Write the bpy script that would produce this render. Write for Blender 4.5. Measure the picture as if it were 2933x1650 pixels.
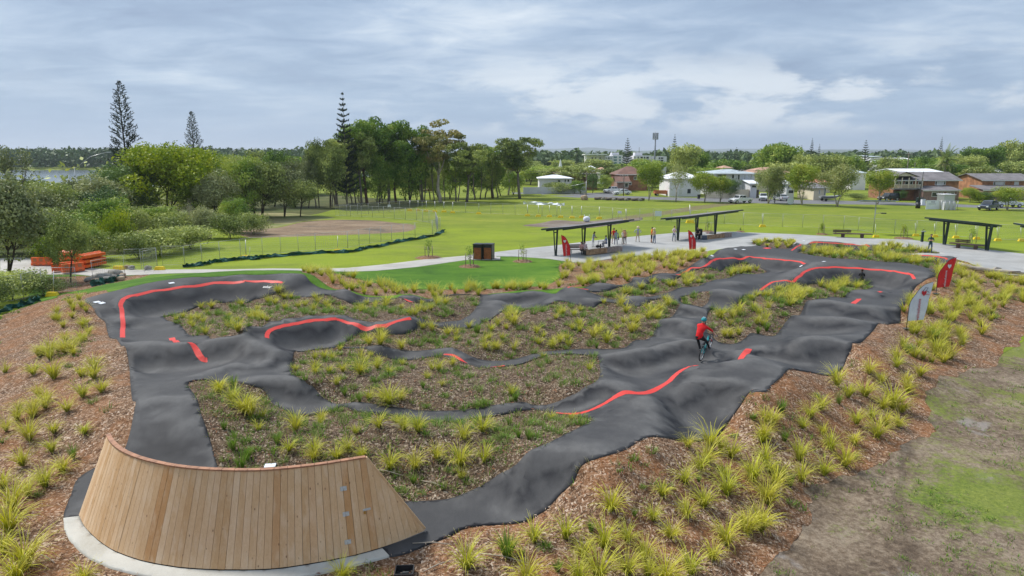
# Pump track park seen from a drone: everything is real geometry at its true place and size.
import bpy, bmesh, math, random
import numpy as np
from mathutils import Vector, Matrix, noise as mnoise
from mathutils.geometry import delaunay_2d_cdt
from mathutils.bvhtree import BVHTree

for o in list(bpy.data.objects):
 bpy.data.objects.remove(o, do_unlink=True)
S = bpy.context.scene
COL = S.collection
PI = math.pi
rnd = random.Random(11)
nrng = np.random.default_rng(5)

# ------------------------------------------------------------------ camera
CAM_H = 10.0
F_PX = 1955.0            # focal length in pixels of the 2933 px wide photograph
PITCH = math.atan((825.0 - 446.0) / F_PX)
cam_d = bpy.data.cameras.new('camera')
cam = bpy.data.objects.new('camera', cam_d)
COL.objects.link(cam)
cam.location = (0,0, CAM_H)
cam.rotation_euler = (PI / 2 - PITCH, 0,0)
cam_d.sensor_width = 36.0
cam_d.lens = 36.0 * F_PX / 2933.0
cam_d.clip_start = 0.1
cam_d.clip_end = 30000
S.camera = cam
S.render.resolution_x = 1024
S.render.resolution_y = 576

# ------------------------------------------------------------------ light
SUN_EL, SUN_AZ = math.radians(52), math.radians(-62)     # fairly high, to the left and a little in front
world = bpy.data.worlds.new('World')
S.world = world
world.use_nodes = True
wn, wl = world.node_tree.nodes, world.node_tree.links
wn.clear()

class NT:
 """tiny helper to write node trees"""
 def __init__(s, tree): s.t = tree; s.n = tree.nodes; s.l = tree.links
 def node(s, typ, **kw):
  n = s.n.new(typ)
  for k, v in kw.items(): setattr(n, k, v)
  return n
 def put(s, sock, v):
  if isinstance(v, bpy.types.NodeSocket): s.l.new(v, sock)
  elif v is not None:
   if hasattr(sock.default_value, '__len__') and not hasattr(v, '__len__'): v = (v, v, v)
   if sock.type == 'RGBA' and len(v) == 3: v = (*v, 1)
   sock.default_value = v
 def math(s, op, a, b=None, c=None, clamp=False):
  n = s.node('ShaderNodeMath', operation=op, use_clamp=clamp)
  s.put(n.inputs[0], a)
  if b is not None: s.put(n.inputs[1], b)
  if c is not None: s.put(n.inputs[2], c)
  return n.outputs[0]
 def vmath(s, op, a, b=None, scale=None):
  n = s.node('ShaderNodeVectorMath', operation=op)
  s.put(n.inputs[0], a)
  if b is not None: s.put(n.inputs[1], b)
  if scale is not None: s.put(n.inputs['Scale'], scale)
  return n.outputs[0] if op not in ('LENGTH', 'DOT_PRODUCT', 'DISTANCE') else n.outputs[1]
 def noise(s, vec, scale, detail=4, rough=.55, dist=0.0, out=0):
  n = s.node('ShaderNodeTexNoise'); s.put(n.inputs['Vector'], vec)
  n.inputs['Scale'].default_value = scale; n.inputs['Detail'].default_value = detail
  n.inputs['Roughness'].default_value = rough; n.inputs['Distortion'].default_value = dist
  return n.outputs[out]
 def voro(s, vec, scale, out='Distance', feature='F1', rand=1.0):
  n = s.node('ShaderNodeTexVoronoi', feature=feature); s.put(n.inputs['Vector'], vec)
  n.inputs['Scale'].default_value = scale; n.inputs['Randomness'].default_value = rand
  return n.outputs[out]
 def ramp(s, fac, stops, interp='LINEAR'):
  n = s.node('ShaderNodeValToRGB'); s.put(n.inputs[0], fac)
  cr = n.color_ramp; cr.interpolation = interp
  while len(cr.elements) < len(stops): cr.elements.new(.5)
  for e, (p, c) in zip(cr.elements, stops):
   e.position = p
   if not hasattr(c, '__len__'): c = (c, c, c)
   e.color = (*c, 1) if len(c) == 3 else c
  return n.outputs[0]
 def mix(s, fac, a, b, blend='MIX'):
  n = s.node('ShaderNodeMix', data_type='RGBA', blend_type=blend); n.clamp_factor = True
  s.put(n.inputs[0], fac); s.put(n.inputs[6], a); s.put(n.inputs[7], b)
  return n.outputs[2]
 def mapr(s, v, a, b, c=0.0, d=1.0, smooth=True):
  n = s.node('ShaderNodeMapRange', interpolation_type='SMOOTHSTEP' if smooth else 'LINEAR')
  s.put(n.inputs[0], v); n.inputs[1].default_value = a; n.inputs[2].default_value = b
  n.inputs[3].default_value = c; n.inputs[4].default_value = d
  return n.outputs[0]
 def scalev(s, vec, sc, rot=(0,0,0), loc=(0,0,0)):
  n = s.node('ShaderNodeMapping'); s.put(n.inputs['Vector'], vec)
  n.inputs['Scale'].default_value = sc; n.inputs['Rotation'].default_value = rot
  n.inputs['Location'].default_value = loc
  return n.outputs[0]

w = NT(world.node_tree)
wout = w.node('ShaderNodeOutputWorld'); wbg = w.node('ShaderNodeBackground')
sky = w.node('ShaderNodeTexSky', sky_type='NISHITA', sun_disc=False)
sky.sun_elevation = SUN_EL; sky.sun_rotation = SUN_AZ
sky.air_density = 1.0; sky.dust_density = 2.0; sky.ozone_density = 1.0
geo = w.node('ShaderNodeTexCoord')
d3 = geo.outputs['Generated']
sep = w.node('ShaderNodeSeparateXYZ'); w.put(sep.inputs[0], d3)
zc = w.math('MAXIMUM', sep.outputs[2], 0.0)
zd = w.math('ADD', zc, 0.10)
px_ = w.math('DIVIDE', sep.outputs[0], zd); py_ = w.math('DIVIDE', sep.outputs[1], zd)
cmb = w.node('ShaderNodeCombineXYZ'); w.put(cmb.inputs[0], px_); w.put(cmb.inputs[1], py_)
plane = cmb.outputs[0]                                    # a flat cloud deck overhead
band = w.noise(w.scalev(plane, (.50,.66,1),(0,0,.22),(5.3,0.6,0)),1.0,8,.55,.6)
fine = w.noise(w.scalev(plane, (1.7,2.4,1),(0,0,.15),(7.7,4.2,0)),1.0,9,.66,.8)
cmb2 = w.node('ShaderNodeCombineXYZ')                     # low cumulus bank, in elevation and heading
w.put(cmb2.inputs[0], w.math('ARCTAN2', sep.outputs[0], sep.outputs[1])); w.put(cmb2.inputs[1], sep.outputs[2])
puff = w.noise(w.scalev(cmb2.outputs[0], (6.5,19,1),(0,0,0),(1.35,.2,0)),1.0,9,.60,.25)
deck = w.math('ADD', w.math('MULTIPLY', band, .60), w.math('MULTIPLY', fine, .40))
deck_col = w.ramp(deck, [(.34,(.25,.33,.47)),(.44,(.32,.42,.565)),(.51,(.41,.51,.65)),(.58,(.53,.62,.73)),(.69,(.74,.80,.86))])
elev = w.mapr(sep.outputs[2], 0.0,.13,0,1)
low_col = (.29,.42,.60)
col1 = w.mix(w.math('MULTIPLY_ADD', elev, .80,.12), low_col, deck_col)
lowband = w.math('MULTIPLY', w.mapr(sep.outputs[2], .015,.05), w.mapr(sep.outputs[2], .16,.09))
heading = cmb2.outputs[0]
hsep = w.math('ARCTAN2', sep.outputs[0], sep.outputs[1])
bank = w.math('MULTIPLY_ADD', w.math('MULTIPLY', w.mapr(hsep, -.25,.05), w.mapr(hsep, .62,.36)),.10,.0)
pm = w.mapr(w.math('ADD', puff, bank),.51,.65)
col2 = w.mix(w.math('MULTIPLY', pm, w.math('MULTIPLY', lowband, w.mapr(hsep, -.30,.08,.12,.85))), col1,(.72,.775,.83))
mixs = w.mix(.90, w.vmath('SCALE', sky.outputs[0], scale=.10), col2)
w.put(wbg.inputs[0], w.vmath('SCALE', mixs, scale=.395 / .12))
wbg.inputs[1].default_value = 0.12
w.l.new(wbg.outputs[0], wout.inputs[0])

sun_d = bpy.data.lights.new('sun', 'SUN')
sun_d.energy = 1.5; sun_d.angle = math.radians(12); sun_d.color = (1.0,.965,.90)
sun = bpy.data.objects.new('sun', sun_d); COL.objects.link(sun)
sd = Vector((math.sin(SUN_AZ) * math.cos(SUN_EL), math.cos(SUN_AZ) * math.cos(SUN_EL), math.sin(SUN_EL)))
sun.rotation_euler = sd.to_track_quat('Z', 'Y').to_euler(); sun.location = (0,0,60)

S.view_settings.view_transform = 'Standard'
S.view_settings.look = 'None'
S.view_settings.gamma = 1.0
S.view_settings.use_curve_mapping = False
S.view_settings.exposure = 1.62
S.render.engine = 'CYCLES'

# ------------------------------------------------------------------ pixel of the photograph -> point at a known height
CROPS = {'S': (0,0,1.0), 'D': (0,0,1 / 1.13859),
   'R1': (0,600,3.4347), 'R2': (700,650,3.4347), 'R3': (1400,620,3.4347), 'R4': (2150,620,3.2899),
   'F1': (0,1000,2.22875), 'F2': (700,1000,2.22875), 'F3': (1400,1000,2.22875), 'F4': (2133,1000,2.22875),
   'B1': (0,200,3.4347), 'B2': (750,250,2.8622), 'B3': (1550,350,3.4347), 'B4': (2200,350,3.4502),
   'H1': (1540,430,6.1333), 'H2': (1940,430,6.1333), 'H3': (2340,430,7.6267), 'H4': (2600,390,6.3003),
   'L1': (0,640,4.9538), 'P1': (1560,620,7.5765), 'P2': (1900,590,8.525), 'P3': (2340,600,4.344), 'FL': (2560,700,5.5727)}
CP, SP = math.cos(PITCH), math.sin(PITCH)
def uv(crop, x, y):
 ox, oy, s = CROPS[crop]
 return ox + x / s, oy + y / s
def ray(u, v):
 a, b = (u - 1466.5) / F_PX, -(v - 825.0) / F_PX
 return Vector((a, CP + b * SP, -SP + b * CP))
def at(crop, x, y, z=0.0):
 d = ray(*uv(crop, x, y)); t = (z - CAM_H) / d.z
 return Vector((d.x * t, d.y * t, z))
def at_dist(crop, x, y, Y):
 """point on the ray of that pixel at forward distance Y"""
 d = ray(*uv(crop, x, y)); t = Y / d.y
 return Vector((d.x * t, Y, CAM_H + d.z * t))
def px_size(n_src_px, Y):
 return n_src_px * Y / F_PX
# ------------------------------------------------------------------ tracing of the track (pixel x, pixel y, height)
def P(crop, *pts):
 out = []
 for x, y, z in pts:
  v = uv(crop, x, y)[1]                 # the traced heights were guessed a little low far away
  k = 1.25 + .42 * min(1, max(0,(1010 - v) / 190))
  out.append(at(crop, x, y, z * k if z > 0 else z))
 return out
OUT = (P('R1', (830,885,.9),(1000,830,.9),(1250,770,.9),(1560,705,.9),(1900,665,.9),(2250,650,.9))
 + P('R2', (0,465,.9),(270,462,.9),(560,460,.9),(600,480,.85),(640,530,.6),(700,580,.4),(780,610,.35),(850,622,.4),(900,620,.5),(960,608,.65),(1010,612,.65),(1060,640,.45),(1120,668,.25),(1170,685,.2),(1260,692,.2),(1330,690,.2),(1400,700,.25),(1460,695,.35),(1530,675,.5),(1600,665,.55),(1680,672,.5),(1740,695,.3),(1800,715,.15),(1900,690,.2),(2020,663,.3),(2150,661,.3),(2300,661,.35),(2460,665,.4))
 + P('R3', (0,770,.4),(200,760,.4),(330,740,.5),(430,730,.6),(500,735,.55),(560,750,.4),(640,775,.25),(700,730,.4),(780,690,.6),(850,695,.55),(930,705,.4),(990,680,.35),(1060,648,.6),(1130,650,.6),(1210,665,.4),(1300,675,.25),(1390,650,.3),(1430,595,.6),(1500,600,.5),(1560,595,.4),(1620,570,.45),(1720,555,.5),(1800,558,.4),(1850,545,.35),(1900,520,.4),(1980,485,.5),(2050,440,.7),(2110,400,.8),(2170,370,.85),(2250,330,.85),(2350,305,.8),(2480,292,.7))
 + P('R4', (0,280,.5),(60,276,.45),(130,282,.4),(240,296,.4),(340,300,.3),(385,268,.45),(430,238,.5),(480,232,.6),(600,225,.6),(800,225,.6),(950,235,.6),(1100,255,.55),(1180,265,.4),(1240,284,.3),(1400,325,.3),(1500,350,.5),(1560,343,.6),(1650,345,.6),(1750,355,.6),(1850,370,.5),(1935,385,.3),(1890,430,.2),(1780,480,.2),(1755,520,.6),(1740,560,.8),(1680,575,.8),(1620,610,.7),(1560,660,.4),(1530,700,.35),(1500,760,.45),(1470,800,.5),(1430,850,.75),(1418,865,.8),(1410,930,.5),(1405,1005,.2),(1310,1015,.25),(1220,1005,.65),(1140,1080,.7),(1060,1165,.8),(960,1190,1.2),(945,1260,.9),(900,1340,.5),(850,1443,.2))
 + P('F4', (590,150,.15),(560,168,.15),(500,165,.3),(420,145,.75),(290,125,1.2),(240,165,1.2),(180,215,1.2),(120,266,1.2),(40,270,1.2))
 + P('F3', (1735,262,1.2),(1660,275,1.2),(1640,305,1.0),(1600,370,.6),(1530,460,.2),(1480,530,.15),(1350,588,.3),(1190,575,.85),(1120,558,1.0),(1030,553,1.1),(960,580,1.1),(900,620,1.1),(800,660,1.15),(700,690,1.15),(620,720,1.1),(580,760,.9),(540,840,.6),(480,900,.35),(420,960,.15),(370,1020,0),(300,1060,0),(250,1090,0),(150,1110,0))
 + P('F2', (1560,1120,0),(1450,1130,0),(1380,1150,0),(1310,1190,0),(1180,1240,0),(1050,1295,0),(920,1322,0),(880,1285,0)))
# wall ride base arc (outer foot of the timber wall) and the asphalt inside it
WALL_FOOT = P('F1', (505,1068,0),(535,1130,0),(580,1185,0),(650,1245,0),(740,1300,0),(860,1345,0),(980,1375,0),(1100,1395,0),(1220,1408,0),(1400,1417,0),(1560,1418,0)) + P('F2', (130,1415,0),(250,1405,0),(400,1382,0),(560,1354,0),(720,1320,0),(880,1275,0),(1000,1232,0),(1152,1168,0))
WALL_TOP_Z = 2.35
WALL_TOP = [at(c, x, y, WALL_TOP_Z) for c, x, y in (('F1',682,552),('F1',700,590),('F1',740,630),('F1',800,668),('F1',880,700),('F1',980,728),('F1',1100,752),('F1',1220,767),('F1',1350,776),('F1',1470,780),('F1',1560,782),('F2',0,782),('F2',130,778),('F2',260,768),('F2',400,753),('F2',520,738),('F2',640,718),('F2',776,697))]
OUT += [p.copy() for p in reversed(WALL_FOOT[1:-3])]
OUT += P('F1', (505,1066,0),(405,1080,0),(450,940,0),(500,825,.05),(640,740,.2),(740,690,.3),(795,640,.4),(830,530,.65),(850,430,.85),(868,335,1.0),(845,325,1.0),(832,220,.8),(825,110,.7),(812,30,.8))
OUT += P('R1', (1250,1430,.85),(1236,1350,1.1),(1190,1335,1.0),(1150,1270,.6),(1080,1260,.5),(1050,1180,.45),(1030,1100,.5),(960,1040,.6),(905,950,.8))

M1 = (P('R1', (1610,1045,.15),(1720,1030,.05),(1850,1000,0),(1950,960,0),(2060,930,0),(2200,915,-.05),(2400,895,-.05))
 + P('R2', (0,745,0),(100,712,0),(200,695,.05),(400,672,.15),(500,685,.3),(590,690,.4),(680,680,.45),(780,663,.5),(860,680,.4),(950,720,.25),(1050,752,.15),(1130,765,.1),(1230,745,.1),(1310,740,.15),(1400,730,.2),(1480,716,.3),(1560,722,.35),(1640,745,.3),(1720,755,.2),(1800,745,.12),(1900,722,.15),(2020,676,.25),(2300,678,.3),(2312,710,.3),(2300,770,.3),(2260,830,.3),(2200,880,.3),(2130,920,.35),(2050,930,.4),(1950,935,.45),(1850,932,.5),(1800,925,.55),(1760,905,.75),(1700,885,.9),(1640,878,1.0),(1600,880,1.0),(1500,905,.9),(1400,925,.87),(1280,935,.85),(1180,930,.87),(1080,905,.95),(1000,875,.9),(920,855,1.1),(850,845,1.2),(750,850,1.25),(600,865,1.25),(400,890,1.25),(250,915,1.25),(100,965,1.2))
 + P('R1', (2404,1160,1.15),(2375,1220,1.1),(2300,1250,1.0),(2150,1268,.9),(2070,1275,.8),(2040,1240,.55),(1900,1240,.5),(1860,1235,.5),(1800,1165,.35),(1770,1130,.3),(1650,1095,.25)))
M2 = (P('F1', (1200,232,.9),(1215,205,.88),(1310,195,.8),(1450,210,.8),(1600,228,.8),(1660,245,.75),(1700,280,.6),(1783,370,.35))
 + P('F2', (230,387,.3),(300,412,.2),(370,422,.15),(450,418,.15),(540,395,.2),(620,365,.35),(700,390,.35),(780,405,.35),(850,412,.3),(950,425,.25),(1050,440,.2),(1150,455,.2),(1280,460,.2),(1400,455,.25),(1500,440,.35),(1600,425,.4),(1700,405,.45))
 + P('F3', (223,390,.4),(280,382,.35),(330,390,.35),(400,405,.4),(450,417,.4),(560,427,.5),(640,440,.75),(660,457,.9),(600,490,.9),(500,540,1.0),(400,590,1.05),(330,620,1.1),(250,660,1.0),(180,735,.7),(80,790,.5),(0,845,.3))
 + P('F2', (1480,890,.15),(1400,925,.05),(1330,950,0),(1270,962,0),(1150,970,0),(1000,975,0))
 + P('F2', (850,985,0),(700,960,0),(450,985,0),(200,990,0)) + P('F1', (1600,990,0),(1500,900,.1),(1410,775,.2),(1385,740,.25),(1335,560,.6),(1290,430,.85),(1262,330,1.0),(1240,288,1.0)))
M3 = (P('R2', (495,1212,.5),(560,1203,.42),(700,1200,.35),(830,1192,.3),(960,1192,.3),(1080,1192,.35),(1190,1200,.4),(1240,1235,.4),(1330,1265,.3),(1400,1285,.2),(1500,1305,.15),(1600,1308,.15),(1700,1300,.2),(1800,1280,.35),(1900,1265,.45),(1960,1265,.5),(2040,1280,.5),(2100,1310,.4),(2200,1355,.25),(2300,1385,.2),(2400,1390,.2),(2576,1372,.25))
 + P('F3', (200,96,.3),(280,68,.4),(350,42,.5),(430,28,.6),(560,30,.65),(680,40,.6),(700,60,.5),(712,130,.7),(702,188,.95),(680,206,1.0),(620,236,.9),(560,276,.8),(500,306,.7),(400,347,.5),(340,361,.4),(280,356,.4),(223,340,.48))
 + P('F2', (1700,343,.55),(1600,356,.5),(1500,376,.4),(1400,386,.35),(1250,394,.3),(1100,389,.3),(1000,376,.3),(900,366,.35),(800,346,.45),(720,336,.5),(650,345,.4),(600,352,.25),(560,345,.2),(500,310,.3),(440,246,.6),(400,216,.75),(340,183,.85),(305,160,.7),(308,100,.5),(318,60,.55)) + P('R2', (460,1443,.5),(475,1330,.5)))
M4 = (P('R2', (890,1180,.32),(950,1150,.3),(1000,1120,.3),(1060,1082,.3),(1130,1057,.32),(1200,1052,.35),(1350,1064,.35),(1500,1060,.38),(1600,1042,.4),(1680,1012,.4),(1760,988,.38),(1850,985,.35),(2000,1000,.3),(2150,1000,.3),(2260,985,.35),(2330,950,.45),(2400,900,.5))
 + P('R3', (0,1030,.5),(60,980,.6),(130,932,.6),(200,900,.5),(300,905,.25),(400,915,.22),(500,905,.3),(570,872,.45),(640,842,.55),(690,830,.5),(760,845,.45),(850,870,.35),(950,886,.3),(1040,892,.3),(1090,855,.4),(1160,840,.45),(1240,850,.4),(1300,868,.3),(1380,875,.3),(1480,885,.3),(1560,855,.35),(1620,822,.4),(1750,802,.4),(1830,830,.45),(1888,865,.6),(1840,930,.45),(1800,985,.45),(1760,1005,.7),(1700,1010,.7),(1660,1060,.6),(1620,1140,.5),(1590,1190,.5),(1530,1215,.5),(1460,1215,.5),(1400,1240,.5),(1350,1285,.55),(1290,1302,.55),(1100,1305,.5),(900,1306,.45),(720,1318,.4),(600,1326,.35),(480,1342,.3),(380,1372,.25),(280,1400,.2),(150,1418,.2))
 + P('R2', (2450,1320,.25),(2350,1310,.3),(2250,1280,.45),(2180,1240,.6),(2100,1200,.65),(2030,1185,.65),(1950,1192,.55),(1850,1205,.4),(1750,1218,.25),(1650,1222,.2),(1560,1215,.25),(1480,1200,.4),(1400,1175,.55),(1300,1160,.6),(1250,1165,.55),(1190,1175,.45),(1080,1180,.35),(980,1182,.32)))
M5 = P('R3', (1885,825,.45),(1910,790,.42),(2000,768,.42),(2100,742,.5),(2160,752,.6),(2172,790,.6),(2140,850,.55),(2080,880,.55),(1980,866,.5),(1900,850,.45))
M6 = (P('R3', (985,742,.4),(1050,742,.35),(1150,736,.35),(1250,705,.35),(1300,690,.3),(1350,690,.25),(1440,700,.3),(1540,700,.3),(1580,655,.3),(1640,622,.35),(1700,628,.4),(1800,632,.35),(1860,610,.25),(1900,575,.2),(1960,560,.15),(2100,546,.1),(2280,542,.1),(2330,515,.1),(2400,498,.1),(2520,478,.1))
 + P('R4', (0,498,.1),(60,482,.1),(120,500,.12),(155,520,.15),(100,537,.2),(0,545,.3)) + P('R3', (2480,557,.4),(2400,590,.4),(2330,612,.4),(2230,622,.4),(2150,652,.4),(2060,690,.45),(1960,694,.45),(1880,700,.4),(1800,735,.35),(1700,765,.35),(1620,785,.35),(1560,795,.4),(1480,782,.5),(1400,782,.5),(1330,790,.4),(1240,822,.3),(1160,800,.35),(1080,775,.4)))
M7 = (P('R4', (1160,650,.2),(1090,632,.15),(1040,625,.12),(960,612,.1),(850,602,.1),(740,615,.1),(600,638,.15),(520,660,.2),(400,664,.3),(330,676,.35),(200,705,.3),(100,742,.35),(0,748,.5))
 + P('R3', (2500,800,.6),(2440,860,.5),(2400,900,.4),(2310,925,.3),(2210,912,.3),(2160,940,.45),(2140,990,.5),(2130,1060,.5),(2145,1130,.45),(2200,1190,.4),(2260,1232,.4),(2350,1255,.4),(2430,1250,.4),(2500,1215,.45))
 + P('R4', (0,1100,.45),(80,1112,.4),(220,1130,.4),(290,1060,.4),(340,990,.45),(400,940,.55),(460,930,.6),(490,880,.65),(525,805,.7),(580,788,.75),(700,772,.55),(745,760,.5),(870,765,.5),(900,735,.5),(940,700,.55),(1000,690,.55),(1090,690,.4)))
M8 = P('R4', (10,246,.15),(60,235,.15),(200,225,.15),(350,225,.15),(432,236,.25),(400,268,.3),(365,298,.25),(300,303,.3),(200,298,.3),(120,284,.3),(40,270,.2))
M9 = (P('R4', (450,342,.3),(480,322,.25),(560,306,.15),(700,300,.1),(850,298,.1),(1000,312,.1),(1120,322,.1),(1190,316,.1),(1200,290,.2),(1250,277,.2),(1400,280,.1),(1550,300,.1),(1640,315,.1),(1750,330,.1),(1785,346,.1),(1700,346,.3),(1560,345,.5),(1500,352,.5),(1450,375,.3),(1500,395,.2),(1620,396,.15),(1720,405,.15),(1762,440,.2),(1755,503,.5),(1650,480,.7),(1500,447,.7),(1400,436,.7),(1230,426,.75),(1000,406,.75),(800,396,.7),(600,370,.6)))

RED = {  # centre lines of the painted stripes
 'left_berm': P('R1', (1206,1265,.4),(1206,1180,.35),(1209,1105,.4),(1202,1050,.4),(1197,980,.7),(1186,940,.8),(1196,905,.8),(1225,872,.8),(1300,842,.8),(1500,797,.8),(1800,752,.8),(2100,715,.8),(2400,705,.8)) + P('R2', (0,534,.8),(200,530,.8),(372,540,.8)),
 'left_jump': P('R1', (1690,1262,.48),(1715,1287,.55),(1742,1312,.95)),
 'left_slope': P('R1', (1860,1308,1.0),(1900,1345,.9),(1930,1390,.75),(1965,1440,.6)) + P('F1', (1300,66,.45),(1325,80,.43)),
 'centre_berm': P('R2', (222,1088,.85),(225,1050,.98),(262,1012,1.08),(400,968,1.12),(600,930,1.12),(800,910,1.12),(900,908,1.08),(960,922,.98),(1050,945,.92),(1150,963,.83),(1280,967,.80),(1400,957,.82),(1500,928,.86),(1637,893,.92)),
 'ribbon': P('R2', (1960,1256,.5),(2040,1270,.55),(2100,1298,.45),(2200,1345,.3),(2300,1375,.25),(2400,1380,.22),(2560,1366,.25)),
 'main': P('F3', (425,411,.42),(490,414,.45),(560,413,.5),(640,395,.52),(720,358,.62),(800,310,.82),(860,286,.92),(950,286,.88),(1010,280,.75),(1080,252,.62),(1150,210,.6),(1200,160,.72),(1250,125,.85),(1300,108,.92),(1328,105,.95)),
 'platform': P('R3', (2465,1405,1.0),(2515,1350,.75),(2560,1300,.6)),
 'back_left': P('R2', (1520,712,.42),(1590,722,.45),(1665,740,.32)),
 'saddle': P('R3', (780,696,.58),(850,702,.55),(978,722,.4)),
 'upper_berm': P('R3', (1845,575,.3),(1920,545,.35),(1990,512,.5),(2080,507,.55),(2120,492,.6),(2150,468,.65),(2200,432,.7),(2280,411,.72),(2400,401,.72),(2520,397,.72)) + P('R4', (0,378,.72),(100,386,.72),(200,396,.72),(300,405,.72),(400,415,.7),(470,426,.7),(520,442,.7)),
 'right_berm': P('R4', (92,698,.35),(160,646,.45),(215,617,.55),(300,607,.55),(370,600,.6),(440,566,.7),(500,522,.8),(560,494,.82),(640,479,.82),(800,473,.82),(1000,481,.82),(1200,497,.82),(1350,512,.82),(1450,532,.82),(1520,553,.8),(1545,585,.7)),
 'far_berm': P('R4', (385,325,.25),(425,293,.35),(480,258,.45),(560,247,.48),(800,247,.48),(950,257,.48),(1060,269,.48),(1122,285,.4)),
 'corner_berm': P('R4', (1485,378,.35),(1550,361,.45),(1650,365,.45),(1750,375,.45),(1835,392,.4),(1850,405,.3)),
 'lane_a': P('R4', (965,825,.72),(995,802,.5),(1020,784,.42)), 'lane_b': P('R4', (1205,714,.55),(1235,708,.55)),
 'entry': P('R4', (125,306,.4),(180,296,.4)),
}
RED_W = {'left_berm': .14, 'right_berm': .11, 'upper_berm': .11, 'far_berm': .10, 'corner_berm': .10, 'centre_berm': .12, 'main': .15, 'lane_a': .17,
   'platform': .17, 'left_jump': .17, 'left_slope': .17, 'ribbon': .09, 'entry': .3, 'back_left': .09, 'saddle': .09}

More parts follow.
